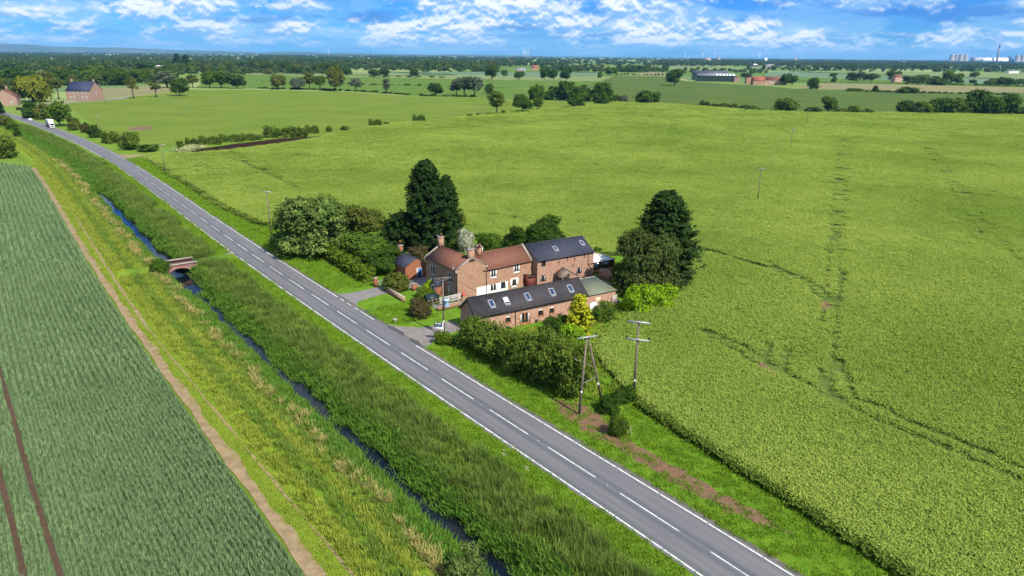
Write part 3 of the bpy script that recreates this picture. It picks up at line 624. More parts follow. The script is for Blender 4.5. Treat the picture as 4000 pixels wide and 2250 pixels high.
p = MB(); p.lathe([(.04, 0), (.26, .06), (.30, .10), (.27, .10), (.05, .04)], 12); pd = p.build('satellite_dish', M_['white_paint'], fh); pd.location = (-.30, .75, EV + .12); pd.rotation_euler = (R_(70), 0, R_(-120))
MB().tube([(-.1, .9, EV - .1), (-.1, .9, EV + .9)], .02, 5).build('aerial', M_['galvanised'], fh)
a = MB().tube([(LW/2 - .6, 10.35, RG + .6), (LW/2 - .6, 10.35, RG + 2.1)], .025, 5).tube([(LW/2 - .6, 9.9, RG + 2.0), (LW/2 - .6, 11.0, RG + 2.0)], .02, 5)
for q in range(5): a.tube([(LW/2 - .85, 9.95 + q * .24, RG + 2.0), (LW/2 - .35, 9.95 + q * .24, RG + 2.0)], .012, 4)
a.build('aerial', M_['galvanised'], fh)
# the front porch
pw = MB(); PX, PY0, PY1, PE, PR = -1.75, 4.45, 6.35, 2.15, 3.35
pw.wall((PX, PY1, 0), (0, -1, 0), PY1 - PY0, PE, [(.42, 1.48, 0.0, 2.0)], rev=.2, apex=((PY1 - PY0) / 2, PR - .04)); pw.wall((PX, PY0, 0), (1, 0, 0), -PX, PE); pw.wall((0, PY1, 0), (-1, 0, 0), -PX, PE)
po = pw.build('porch', M_['orange_brick'], fh)
pr = MB(); ym = (PY0 + PY1) / 2
for ys in (PY0 - .15, PY1 + .15): pr.slab((PX - .12, ys, PE - .18), (PX - .12, ym, PR), (0, ym, PR), (0, ys, PE - .18), .1)
pr.build('porch_roof', M_['slate_tiles'], po)
dr = MB().box(PX + .16, PX + .2, PY1 - 1.48, PY1 - .42, 0, 2.0).build('door', plain('grey_blue_door', (.16, .2, .25), rough=.5), po)
MB().box(PX - .03, PX + .06, PY1 - .42, PY1 - .34, 0, 2.0).box(PX - .03, PX + .06, PY1 - 1.56, PY1 - 1.48, 0, 2.0).box(PX - .03, PX + .06, PY1 - 1.56, PY1 - .34, 2.0, 2.12).build('door_frame', M_['white_paint'], po)
# timber lean-to against the wing
lt = MB(); lt.box(15.0, 15.08, -1.4, 0, 0, 2.3).box(16.7, 16.78, -1.4, 0, 0, 1.9).box(15.08, 16.7, -1.4, -1.32, 0, 1.85)
lo = lt.build('lean_to', M_['red_brown_boards'], fh)
MB().slab((14.9, -1.5, 2.38), (14.9, 0, 2.5), (16.9, 0, 2.05), (16.9, -1.5, 1.93), .07).build('lean_to_roof', M_['brown_frame'], lo)

# ------------------------------------------------------------------ the slate-roofed house behind
sh = bld('slate_house', 'tall old brick house with blue-grey slate roof, two skylights and brown windows', 'house', 59.5, 38.9, -5.0)
SL, SW, SE, SR = 13.5, 8.0, 5.25, 7.5; swin = [(.9, 1.9, 3.85, 5.0), (.7, 2.0, .85, 2.1), (9.3, 10.6, 1.1, 2.35)]
w = MB(); w.wall((0, 0, 0), (1, 0, 0), SL, SE, swin); w.wall((SL, 0, 0), (0, 1, 0), SW, SE, [], apex=(SW/2, SR - .04)); w.wall((SL, SW, 0), (-1, 0, 0), SL, SE); w.wall((0, SW, 0), (0, -1, 0), SW, SE, [], apex=(SW/2, SR - .04)); w.build('wall', M_['old_brick'], sh)
for q in swin: window(sh, (0, 0, 0), (1, 0, 0), q, 'brown_frame', 1, bars=2 if q[2] > 3 else 1, curtains=q[2] < 3, fw=.09)
pitched(sh, 0, SL, 0, SW, SE, SR, 'x', 'slate_tiles', ov=.22, gov=.08)
ks = (SR - SE) / (SW/2)
for x, v in ((5.5, 2.0), (12.2, 2.35)): skylight(sh, (x, v, SE + v * ks + .01), (1, 0, 0), (0, 1, ks), .85, 1.2)
MB().tube([(.1, -.26, SE - .2), (SL - .1, -.26, SE - .2)], .06, 6).build('gutter', M_['black_plastic'], sh); MB().tube([(12.1, -.08, SE - .2), (12.1, -.08, 2.7), (12.7, -.08, 2.0)], .05, 6).tube([(12.1, -.08, 2.75), (SL, -.08, 2.75)], .05, 6).build('downpipe', M_['black_plastic'], sh)
for x, z in ((5.0, 4.1), (7.0, 4.55), (8.8, 4.3), (11.1, 4.5), (8.4, 3.0)):
    MB().box(x - .05, x + .05, -.05, -.005, z - .45, z + .2).box(x - .13, x + .13, -.06, -.05, z + .05, z + .28).build('wall_tie', M_['dark_iron'], sh)
# the open-fronted tiled porch in the yard
yp = tag(empty('yard_porch', tuple(SDW(59.1, 44.6)) + (0,), LOCROT + R_(-5)), 'small open porch with weathered grey-brown tiles against the tall slate-roofed house', 'porch')
PW, PD, ze, zr = 1.75, 3.1, 2.05, 3.0
r = MB()
for sx in (-1, 1): r.slab((sx * (PW + .2), -PD, ze - .1), (0, -PD, zr), (0, -.05, zr), (sx * (PW + .2), -.05, ze - .1), .12)
ro = r.build('roof', M_['old_tiles'], yp); MB().tube([(0, -PD, zr + .02), (0, -.05, zr + .02)], .1, 7).build('ridge_tiles', M_['old_tiles'], ro)
for x, y in ((-PW, -PD + .2), (PW, -PD + .2), (-PW, -.2), (PW, -.2)): MB().box(x - .08, x + .08, y - .08, y + .08, 0, ze).build('post', M_['weathered_wood'], yp)
MB().slab((-PW - .1, -PD + .1, ze - .05), (0, -PD + .1, zr - .13), (0, -PD + .16, zr - .13), (-PW - .1, -PD + .16, ze - .05), .18).slab((PW + .1, -PD + .1, ze - .05), (0, -PD + .1, zr - .13), (0, -PD + .16, zr - .13), (PW + .1, -PD + .16, ze - .05), .18).box(-PW, PW, -PD + .1, -PD + .2, ze - .12, ze).build('gable_frame', M_['weathered_wood'], yp)
# conservatory at its far end
cv = tag(empty('conservatory', tuple(SDW(59.6, 52.5)) + (0,), LOCROT + R_(-5)), 'timber conservatory with a white sloping roof at the end of the slate-roofed house', 'conservatory')
cw = MB(); CL, CW, CE, CRg = 6.5, 4.2, 2.3, 3.6
for x, y in ((0.05, 0), (CL * .5, 0), (CL, 0), (CL, CW / 2), (CL, CW), (0.05, CW)): cw.box(x - .06, x + .06, y - .06, y + .06, 0, CE)
cw.box(0.1, CL, -.05, .05, .0, .7).box(CL - .05, CL + .05, .06, CW - .06, 0, .7).box(0, CL + .06, -.07, .07, CE, CE + .1).box(CL - .07, CL + .07, .07, CW, CE, CE + .1).build('frame', M_['oak_frame'], cv)
MB().box(0.12, CL - .06, -.02, .02, .7, CE).box(CL - .02, CL + .02, .06, CW - .06, .7, CE).build('glazing', M_['glass'], cv)
ro = MB().slab((0, -.12, CE + .12), (0, CW * .5, CRg), (CL * .45, CW * .5, CRg), (CL + .12, -.12, CE + .12), .05).slab((CL + .12, -.12, CE + .12), (CL * .45, CW * .5, CRg), (CL * .45, CW * .5, CRg), (CL + .12, CW + .12, CE + .12), .05).slab((0, CW + .12, CE + .12), (0, CW * .5, CRg), (CL * .45, CW * .5, CRg), (CL + .12, CW + .12, CE + .12), .05).build('roof', M_['white_paint'], cv)
rb = MB()
for a, c in (((CL + .12, -.12, CE + .17), (CL * .45, CW * .5, CRg + .05)), ((CL + .12, CW + .12, CE + .17), (CL * .45, CW * .5, CRg + .05)), ((0, CW * .5, CRg + .05), (CL * .45, CW * .5, CRg + .05)), ((1.2, -.12, CE + .17), (.5, CW * .5, CRg + .05)), ((2.4, -.12, CE + .17), (1.1, CW * .5, CRg + .05))): rb.tube([a, c], .045, 5)
rb.build('roof_bar', M_['oak_frame'], ro)

# ------------------------------------------------------------------ the long barn by the lane
bn = bld('converted_barn', 'long single-storey brick barn with dark tiled roof and five skylights', 'barn', 46.0, 15.6, -5.5)
BL_, BW, BE, BR = 21.6, 5.3, 3.2, 5.45; bh = [(5.3, 6.4, .95, 2.25), (8.05, 10.15, .05, 2.15), (11.6, 12.75, .95, 2.3), (13.85, 14.95, .95, 2.3)]
w = MB(); w.wall((0, 0, 0), (1, 0, 0), BL_, BE, bh); w.wall((BL_, 0, 0), (0, 1, 0), BW, BE, [], apex=(BW/2, BR - .04)); w.wall((BL_, BW, 0), (-1, 0, 0), BL_, BE); w.wall((0, BW, 0), (0, -1, 0), BW, BE, [], apex=(BW/2, BR - .04)); w.build('wall', M_['barn_brick'], bn)
for i, q in enumerate(bh):
    if i == 1: window(bn, (0, 0, 0), (1, 0, 0), q, 'oak_frame', 1, fw=.14, curtains=True, name='french_door', door=True)
    else: window(bn, (0, 0, 0), (1, 0, 0), q, 'oak_frame', 0, fw=.11, blind=.32, sill='terracotta')
pitched(bn, 0, BL_, 0, BW, BE, BR, 'x', 'barn_tiles', ov=.30, gov=.25)
kb = (BR - BE) / (BW/2)
for i, x in enumerate((3.5, 6.25, 10.35, 15.2, 19.0)): skylight(bn, (x, 1.28, BE + 1.28 * kb + .01), (1, 0, 0), (0, 1, kb), .98, 1.35, white=i == 1)
MB().tube([(-.2, -.36, BE - .22), (BL_ + .2, -.36, BE - .22)], .07, 6).build('gutter', M_['black_plastic'], bn)
MB().tube([(7.2, -.36, BE - .2), (7.2, -.09, BE - .5), (7.2, -.09, .05)], .055, 6).build('downpipe', M_['black_plastic'], bn)
bg_ = MB()
for y0, s_ in ((-.33, 1), (BW + .33, -1)): bg_.slab((-.29, y0, BE - .33 * kb - .02), (-.29, BW/2, BR - .02), (-.25, BW/2, BR - .02), (-.25, y0, BE - .33 * kb - .02), .28)
bg_.build('bargeboard', M_['black_plastic'], bn)
MB().tube([(7.5, 1.5, BE + 1.5 * kb), (7.5, 1.5, BE + 1.5 * kb + .25)], .06, 6).build('vent_pipe', M_['black_plastic'], bn)
# outhouse with the green sheet roof, built on to the barn's far end
an = bld('brick_outhouse', 'low brick outhouse with mossy green sheet roof at the far end of the long barn', 'outhouse', 43.95, 37.15, -5.5)
AL, AW = 6.6, 6.2
w = MB(); w.wall((0.05, .25, 0), (1, 0, 0), AL, 2.75, [(2.2, 3.4, .9, 2.1)]); w.wall((AL, .25, 0), (0, 1, 0), AW, 2.75, [], apex=(AW, 3.5)); w.wall((AL, AW, 0), (-1, 0, 0), AL, 3.4); w.build('wall', M_['barn_brick'], an)
MB().box(2.2, 3.4, .30, .34, .9, 2.1).build('boarded_window', M_['cream_board'], an)
MB().slab((-.02, 0, 2.78), (-.02, AW + .1, 3.6), (AL + .15, AW + .1, 3.6), (AL + .15, 0, 2.78), .07).build('roof', M_['green_sheet'], an)
MB().box(-.02, AL + .15, AW + .1, AW + .28, 3.45, 3.66).build('coping', M_['coping'], an)
MB().box(AL - .9, AL + .25, .0, .24, 0, 1.9).box(AL - .3, AL + .5, -.45, .0, 0, 1.0).build('buttress', M_['coping'], an)
# brick wash-house with the blue door
ob = bld('wash_house', 'small orange brick outbuilding with blue door and tall chimney', 'outbuilding', 77.6, 20.6)
OW, OD, OE, OR_ = 5.0, 6.6, 2.7, 4.15
w = MB(); w.wall((0, 0, 0), (1, 0, 0), OW, OE, [(2.55, 3.75, 0, 2.05)], rev=.1, apex=(OW/2, OR_ - .02)); w.wall((OW, 0, 0), (0, 1, 0), OD, OE); w.wall((OW, OD, 0), (-1, 0, 0), OW, OE, [], apex=(OW/2, OR_ - .02)); w.wall((0, OD, 0), (0, -1, 0), OD, OE); w.build('wall', M_['orange_brick'], ob)
pitched(ob, 0, OW, 0, OD, OE, OR_, 'y', 'slate_tiles', ov=.12, gov=.06, th=.1); chimney(ob, OW/2 - .2, OD - .6, OR_ - .4, OR_ + 1.35, .8, .8, 'orange_brick', 1, poth=1.0)
dd = MB().box(2.67, 3.63, .06, .1, 0, 1.95).build('door', M_['blue_door'], ob); MB().box(2.78, 2.83, .02, .06, .9, 1.05).build('handle', M_['dark_iron'], dd)
MB().box(2.55, 2.67, .0, .09, 0, 2.05).box(3.63, 3.75, .0, .09, 0, 2.05).box(2.67, 3.63, .0, .09, 1.95, 2.05).build('door_frame', M_['white_paint'], ob)

# ------------------------------------------------------------------ water and the bridge
WS = np.concatenate([np.arange(-60, 232, 1.0)])
wl = lambda s: -17.35 + wob(s, 1.9, 0.22); wr = lambda s: -14.35 + wob(s, 2.7, 0.2)
wstrip('water', WS, lambda s: -18.6 + 0 * s, lambda s: -12.9 + 0 * s, -1.62, M_['ditch_water'])
bp = P3(np.array(114.0), np.array(-15.3)); br_ = tag(empty('brick_bridge', tuple(bp), road_dir(114.0) - math.pi / 2), 'low red brick arched bridge carrying a grass track over the ditch', 'bridge')
def arch_wall(mb, y, x0, x1, zt, r0, spring, crown, flip):
    n = 18; xs = np.linspace(-r0, r0, n + 1); zs = spring + (crown - spring) * np.sqrt(np.clip(1 - (xs / r0) ** 2, 0, 1))
    def Q(*p): mb.quad(*(p[::-1] if flip else p))
    Q((x0, y, -2.2), (-r0, y, -2.2), (-r0, y, zt), (x0, y, zt)); Q((r0, y, -2.2), (x1, y, -2.2), (x1, y, zt), (r0, y, zt))
    for i in range(n): Q((xs[i], y, zs[i]), (xs[i+1], y, zs[i+1]), (xs[i+1], y, zt), (xs[i], y, zt))
    return xs, zs
mb = MB(); xs, zs = arch_wall(mb, -2.2, -3.4, 3.4, .5, 2.15, -1.25, -.02, False); arch_wall(mb, 2.2, -3.4, 3.4, .5, 2.15, -1.25, -.02, True)
for i in range(len(xs) - 1): mb.quad((xs[i], -2.2, zs[i]), (xs[i], 2.2, zs[i]), (xs[i+1], 2.2, zs[i+1]), (xs[i+1], -2.2, zs[i+1]))
for sx in (-2.15, 2.15): mb.quad((sx, -2.2, -2.2), (sx, 2.2, -2.2), (sx, 2.2, -1.25), (sx, -2.2, -1.25))
mb.box(-3.4, 3.4, -2.19, -1.8, .5, .72).box(-3.4, 3.4, 1.8, 2.19, .5, .72).box(-3.4, 3.4, -1.8, 1.8, .2, .34); mb.build('arch', M_['bridge_brick'], br_)
mb = MB()
for i in range(len(xs) - 1):
    def off(k, e): v = np.array([xs[k] / 2.15, (zs[k] + 1.25) / 1.23 * .9]); v = v / max(np.linalg.norm(v), 1e-6); return (xs[k] + v[0] * e, zs[k] + v[1] * e)
    a, b_ = off(i, .0), off(i + 1, .0); c, d = off(i + 1, .3), off(i, .3)
    mb.quad((a[0], -2.215, a[1]), (b_[0], -2.215, b_[1]), (c[0], -2.215, c[1]), (d[0], -2.215, d[1]))
mb.build('arch_ring', plain('ring_brick', (.42, .23, .19), (.32, .15, .12), 6, bump=.2), br_)
for y0 in (-2.28, 1.72): MB().box(-3.5, 3.5, y0, y0 + .56, .72, .88).build('coping', M_['coping'], br_)

# ------------------------------------------------------------------ walls, fences, gate and small garden things
def at(s, t, z=0.0): return P3(np.array(float(s)), np.array(float(t)), z)
def fr(name, label, cat, s, t, rot=0.0, z=0.0, group=None): return tag(empty(name, tuple(at(s, t, z)), LOCROT + R_(rot)), label, cat, group)
gp_ = fr('gate_pillar', 'square orange brick gate pillar at the end of the clipped hedge', 'gate pillar', 77.3, 11.5)
MB().box(-.3, .3, -.3, .3, 0, 1.75).build('pillar', M_['orange_brick'], gp_); MB().box(-.38, .38, -.38, .38, 1.75, 1.9).build('cap', M_['coping'], gp_); MB().box(-.12, .12, -.325, -.30, 1.2, 1.45).build('plaque', M_['dark_iron'], gp_)
gt = fr('field_gate', 'open grey metal five-bar gate beside the orange brick pillar', 'gate', 77.1, 11.9, -6)
g = MB()
for z in (.3, .5, .72, .95, 1.2): g.tube([(0, 0, z), (3.4, 0, z)], .028, 6)
g.tube([(0.02, 0, .2), (0.02, 0, 1.3)], .035, 6).tube([(3.4, 0, .2), (3.4, 0, 1.25)], .03, 6).tube([(0, 0, .3), (1.7, 0, 1.2), (3.4, 0, .3)], .025, 6); g.build('bars', M_['galvanised'], gt)
def wall_run(name, label, cat, pts, h, th, mat, cope=True):
    e = empty(name, tuple(at(*pts[0]))); tag(e, label, cat); w = MB(); c = MB(); o = Vector(at(*pts[0]))
    for a, b_ in zip(pts[:-1], pts[1:]):
        A, B = Vector(at(*a)) - o, Vector(at(*b_)) - o; d = (B - A).normalized(); n = Vector((-d.y, d.x, 0)) * th / 2
        w.slab(A - n + Vector((0, 0, h)), B - n + Vector((0, 0, h)), B + n + Vector((0, 0, h)), A + n + Vector((0, 0, h)), h)
        n2 = n * 1.35; c.slab(A - n2 + Vector((0, 0, h + .1)), B - n2 + Vector((0, 0, h + .1)), B + n2 + Vector((0, 0, h + .1)), A + n2 + Vector((0, 0, h + .1)), .098)
    w.build('wall', M_[mat], e)
    if cope: c.build('coping', M_['coping'], e)
    return e
wall_run('garden_wall', 'low brick garden wall with pale coping along the front lawn', 'wall', [(73.6, 11.7), (66.3, 11.5)], .95, .28, 'farm_brick')
wall_run('yard_wall', 'brick yard wall topped by white lattice, next to the long barn', 'wall', [(59.0, 13.9), (58.9, 18.2)], .85, .3, 'farm_brick')
wall_run('back_yard_wall', 'dark brick yard wall between the slate-roofed house and the willow', 'wall', [(56.5, 49.8), (52.0, 50.8)], 2.0, .3, 'old_brick')
gw = fr('broken_pillar', 'short worn brick stump among the front garden shrubs', 'brick stump', 71.2, 16.4); MB().box(-.55, .55, -.22, .22, 0, 1.1).box(-.5, .3, -.2, .2, 1.1, 1.25).build('stump', M_['orange_brick'], gw); MB().box(-.6, .6, -.26, .26, 1.25, 1.33).build('cap', M_['coping'], gw)
poly_sheet('path', [at(*q)[:2] for q in ((72.5, 16), (66.5, 16.4), (63.3, 15.6), (63.2, 16.8), (66.0, 17.4), (72.4, 17.3))], .03, M_['paving'])
poly_sheet('yard', [at(*q)[:2] for q in ((59.2, 14.3), (58.8, 18.4), (56.6, 37), (52.2, 37), (52.2, 50), (59.2, 49), (61.0, 19.4), (62.5, 14.3))], .025, M_['gravel'])
poly_sheet('yard', [at(*q)[:2] for q in ((73, 17.4), (77.6, 17.5), (84, 18), (84, 26), (72.5, 26), (72.3, 19.4))], .026, M_['drive_tarmac'])
lf = fr('lattice_fence', 'white diamond lattice fence panel on the yard wall', 'fence', 61.0, 15.5)
l = MB(); L_ = 4.6
for k in range(-6, 24):
    for sg in (1, -1):
        x0 = k * .24; x1 = x0 + .9
        a, b_ = max(x0, 0), min(x1, L_)
        if b_ <= a: continue
        z = lambda x: (x - x0) if sg > 0 else (.9 - (x - x0))
        l.slab((a, -.015 * sg, .55 + z(a)), (b_, -.015 * sg, .55 + z(b_)), (b_, -.015 * sg, .59 + z(b_)), (a, -.015 * sg, .59 + z(a)), .02)
l.build('lattice', M_['white_wash'], lf)
MB().box(-.05, L_ + .05, -.03, .03, .48, .55).box(-.05, L_ + .05, -.03, .03, 1.46, 1.52).build('rail', M_['white_wash'], lf)
for x in (0, L_ / 2, L_): MB().box(x - .05, x + .05, -.05, .05, 0, 1.6).build('post', M_['weathered_wood'], lf)
tk = fr('oil_tank', 'dark green plastic oil tank in a pale fenced pen by the house', 'oil tank', 63.4, 15.4)
MB().box(-1.15, 1.15, -.65, .65, .35, 1.35).box(-1.2, 1.2, -.7, .7, 1.35, 1.47).build('tank', M_['tank_green'], tk)
for x in (-.8, 0, .8): MB().box(x - .12, x + .12, -.6, .6, 0, .35).build('support', M_['coping'], tk)
MB().lathe([(.14, 1.47), (.14, 1.55), (.05, 1.58)], 10, (.5, 0)).build('filler_cap', M_['black_plastic'], tk)
tf = fr('tank_fence', 'pale picket fence around the dark oil tank', 'fence', 62.2, 14.0)
for x in np.arange(0, 3.3, .8): MB().box(x - .05, x + .05, -.05, .05, 0, 1.1).build('post', M_['weathered_wood'], tf)
MB().box(0, 3.2, -.02, .02, .4, .5).box(0, 3.2, -.02, .02, .85, .95).build('rail', M_['weathered_wood'], tf)
rf = fr('ranch_fence', 'weathered timber rail fence behind the long barn roof', 'fence', 55.0, 19.2, -5.5)
for x in np.arange(0, 15, 2.4): MB().box(x - .07, x + .07, -.07, .07, 0, 1.9).build('post', M_['weathered_wood'], rf)
MB().box(-.1, 14.5, -.1, -.07, 1.0, 1.2).box(-.1, 14.5, -.1, -.07, 1.55, 1.75).build('rail', M_['weathered_wood'], rf)
bu = fr('red_buoy', 'round red buoy hung at the end of the lattice fence', 'buoy', 60.6, 20.3, 0, 1.15); MB().lathe([(.02, 0), (.2, .05), (.28, .2), (.26, .36), (.12, .5), (.05, .58)], 12).build('buoy', plain('buoy_red', (.75, .05, .04), rough=.5), bu)
ur = fr('stone_urn', 'pale stone urn planted with a small shrub at the lawn corner', 'planter', 58.5, 5.4)
MB().lathe([(.24, 0), (.26, .08), (.16, .16), (.30, .40), (.38, .62), (.36, .66), (.28, .6)], 14).build('urn', M_['coping'], ur)
bc = fr('garden_bench', 'dark metal garden chair against the long barn wall', 'chair', 45.0, 24.2, -5.5); q = MB()
for x in (-.3, .3): q.tube([(x, 0, 0), (x, 0, .95)], .025, 5).tube([(x, -.45, 0), (x, -.45, .62)], .025, 5)
q.box(-.32, .32, -.47, 0, .43, .46); q.build('frame', M_['dark_iron'], bc); q = MB()
for x in np.linspace(-.25, .25, 5): q.tube([(x, 0, .46), (x, 0, .95)], .018, 5)
q.build('backrest', M_['dark_iron'], bc)
pd_ = fr('white_door', 'white boarded panel leaning on the brick outhouse wall', 'panel', 43.4, 35.4, -5.5); MB().box(-.7, .7, -.3, -.24, 0, 1.7).box(-.72, -.62, -.33, -.3, 0, 1.72).box(.62, .72, -.33, -.3, 0, 1.72).build('boards', M_['white_paint'], pd_)
# for-sale board: navy panel with a round pale emblem above a white panel (its lettering is too small to read in the photograph)
sg = fr('agent_sign', 'navy and white estate agent board on a white post by the lane', 'sign', 47.1, 7.5, -38)
MB().box(-.05, .05, -.05, .05, 0, 3.1).build('post', M_['white_paint'], sg)
bo = MB().box(-1.32, -.05, -.03, .03, 1.98, 3.05).build('board', plain('sign_navy', (.012, .03, .10), rough=.4), sg)
MB().box(-1.34, -.04, -.04, .04, 1.98, 2.22).build('white_panel', M_['white_paint'], bo)
em = MB(); em.lathe([(.16, -.036), (.16, -.032)], 20); eo = em.build('emblem', plain('emblem_cream', (.75, .68, .42), rough=.5), bo); eo.location = (-1.08, 0, 2.83); eo.rotation_euler = (R_(90), 0, 0); eo.location.y = -.066
em = MB(); em.lathe([(.07, .003), (.06, .006)], 14); e2 = em.build('emblem_mark', plain('emblem_brown', (.22, .14, .06), rough=.5), bo); e2.location = (-1.08, -.034, 2.83); e2.rotation_euler = (R_(90), 0, 0)
q = MB(); q.box(-.85, -.55, -.036, -.031, 2.84, 2.92).box(-.85, -.2, -.036, -.031, 2.70, 2.74); q.build('lettering', M_['white_paint'], bo)
q = MB(); q.box(-1.22, -.85, -.036, -.031, 2.40, 2.48).box(-.80, -.52, -.036, -.031, 2.40, 2.48).box(-.46, -.14, -.036, -.031, 2.40, 2.48); q.build('lettering', plain('sign_cyan', (.35, .68, .85), rough=.5), bo)

# ------------------------------------------------------------------ poles and wires
def insul(par, x, y, z): return MB().lathe([(.03, z), (.03, z + .1), (.11, z + .12), (.07, z + .18), (.11, z + .20), (.07, z + .26), (.10, z + .28), (.03, z + .36)], 8, (x, y)).build('insulator', M_['dark_iron'], par)
def pole(label, base, h, arm=2.4, arms=1, rot=0.0, r=.14, sign_=True, group=None, P=None, armmat='galvanised', thick=1.0):
    P = np.array(G(*base)) if P is None else P; e = tag(empty('utility_pole', (P[0], P[1], P[2]), rot), label, 'utility pole', group)
    MB().tube([(0, 0, -.1), (0, 0, h)], [r * 1.15, r * .78], 9).build('post', M_['pole_wood'], e)
    for k in range(arms):
        z = h - .22 - k * 2.35; ca = MB().box(-arm / 2, arm / 2, -r - .10 * thick, -r + .0, z - .07 * thick, z + .07 * thick).build('crossarm', M_[armmat], e)
        for x in (-arm / 2 + .08, arm / 2 - .08): insul(ca, x, -r - .05, z + .06)
        if k == 0 and arms == 1: insul(ca, 0, -r - .05, z + .2)
        MB().tube([(-arm * .28, -r - .05, z - .05), (0, -r - .05, z - .55)], .02, 5).tube([(arm * .28, -r - .05, z - .05), (0, -r - .05, z - .55)], .02, 5).build('brace', M_['galvanised'], ca)
    if sign_: MB().box(-.09, .09, -r * 1.1 - .03, -r * 1.1, 2.3, 2.62).build('plate', M_['white_paint'], e)
    return e
P_tr = at(48.8, 8.7); h_tr = height_to(P_tr, 1079)
tp = pole('wooden pole carrying a pale blue transformer can at the lane mouth', None, h_tr, 2.75, 1, R_(14), .15, P=P_tr, armmat='weathered_wood')
zt = h_tr - 4.1
tn = MB().lathe([(.02, zt - .75), (.40, zt - .74), (.42, zt - .6), (.42, zt + .32), (.46, zt + .34), (.46, zt + .42), (.30, zt + .5), (.02, zt + .52)], 18, (.42, -.42)).build('transformer', M_['transformer_grey'], tp)
for a in (0.3, 1.6, 2.9): MB().lathe([(.05, 0), (.05, .12), (.10, .14), (.05, .2), (.09, .22), (.03, .32)], 8, (.42 + .22 * math.cos(a), -.42 + .22 * math.sin(a))).build('bushing', M_['galvanised'], tn).location.z = zt + .5
MB().box(.0, .42, -.18, -.06, zt - .2, zt - .1).box(.0, .42, -.18, -.06, zt + .1, zt + .2).build('bracket', M_['dark_iron'], tn)
for a in range(6): MB().box(.42 + .41 * math.cos(a), .42 + .41 * math.cos(a) + .06, -.42 + .41 * math.sin(a), -.42 + .41 * math.sin(a) + .06, zt - .55, zt + .25).build('cooling_fin', M_['transformer_grey'], tn) if a in (3, 4, 5) else None
# A-frame pole
PA = np.array(G(2262, 1620)); PB = np.array(G(2353, 1572)); hA = height_to(PA, 1318)
ap = tag(empty('utility_pole', tuple(PA)), 'A-frame of two leaning wooden poles beside the big roadside hedge', 'utility pole'); dB = Vector(PB - PA); apex = Vector((dB.x * .18, dB.y * .18, hA))
MB().tube([(0, 0, -.1), apex], [.17, .11], 9).build('post', M_['pole_wood'], ap); MB().tube([tuple(dB - Vector((0, 0, .1))), apex + dB * .06 - Vector((0, 0, .3))], [.17, .11], 9).build('post', M_['pole_wood'], ap)
ca = MB(); M4 = Matrix.Translation(apex + Vector((0, 0, -.15))) @ Matrix.Rotation(R_(22), 4, 'Z'); ca.box(-1.3, 1.3, -.24, -.13, -.09, .09, M4); co = ca.build('crossarm', M_['galvanised'], ap)
io = insul(co, 0, 0, 0); io.location = M4 @ Vector((1.2, -.18, .08)); io = insul(co, 0, 0, 0); io.location = M4 @ Vector((-1.2, -.18, .08))
st = MB().tube([tuple(apex * .70 + Vector((-1.25, -.3, .25))), tuple(Vector(dB) * .42 + apex * .55)], .05, 6).build('strut', M_['weathered_wood'], ap); io = insul(ap, 0, 0, 0); io.location = apex * .70 + Vector((-1.25, -.3, .3))
MB().tube([tuple(apex * .40), tuple(dB * .6 + apex * .40)], .025, 5).build('tie_rod', M_['galvanised'], ap)
for q_ in (apex * .30, dB + (apex - dB) * .30): MB().box(q_.x - .1, q_.x + .1, q_.y - .22, q_.y - .18, q_.z - .15, q_.z + .15).build('plate', M_['white_paint'], ap)
PR_ = np.array(G(2475, 1553)); hR = height_to(PR_, 1250)
rp = pole('tall wooden pole with two steel crossarms at the corner of the bright crop', None, hR, 2.9, 2, R_(-14), .16, P=PR_, thick=1.3)
farp = [((2958, 792), 655, 'wooden pole standing alone in the bright crop, nearest the conifer'), ((3087, 587), 502, 'wooden pole in the bright crop, middle of three in line'), ((3150, 489), 427, 'wooden pole in the bright crop, just below its far edge')]
pp = [PA]
PL = {}
for b_, y, lb in farp:
    P = np.array(G(*b_)); PL[b_] = (P, height_to(P, y)); pole(lb, None, PL[b_][1], 2.2, 1, R_(-12), .13, P=P, sign_=False, group='poles crossing the fields')
for b_, y, lb, arm in [((3186, 426), 389, 'pole in the dark green field behind the far hedge', 2.0), ((3437, 376), 339, 'pole at the edge of the pale tan field', 2.0), ((1060, 930), 745, 'wooden pole with crossarm on the verge by the sycamore', 2.3), ((648, 684), 562, 'wooden pole on the verge beside the field entrance', 2.2), ((398, 539), 449, 'wooden pole among the dark roadside bushes', 2.3), ((415, 407), 350, 'thin pole in front of the pale brick house', 1.6), ((571, 337), 308, 'thin pole before the dark trees right of the pale brick house', 1.6), ((97, 399), 384, 'short pole beside the weeping willow', .8)]:
    P = np.array(G(*b_)); hh = height_to(P, y); PL[b_] = (P, hh); pole(lb, None, hh, arm, 1, R_(8), .14, P=P, sign_=False, group='poles crossing the fields')
def wire(a, b_, sag, label):
    a, b_ = Vector(a), Vector(b_); pts = [a.lerp(b_, t) - Vector((0, 0, sag * 4 * t * (1 - t))) for t in np.linspace(0, 1, 17)]
    o = MB().tube(pts, .022, 4).build('overhead_wire', M_['black_plastic']); return tag(o, label, 'wire', 'overhead wires')
R2 = PL[(2958, 792)]; up = lambda P, h, dx=0: (P[0] + dx, P[1], P[2] + h)
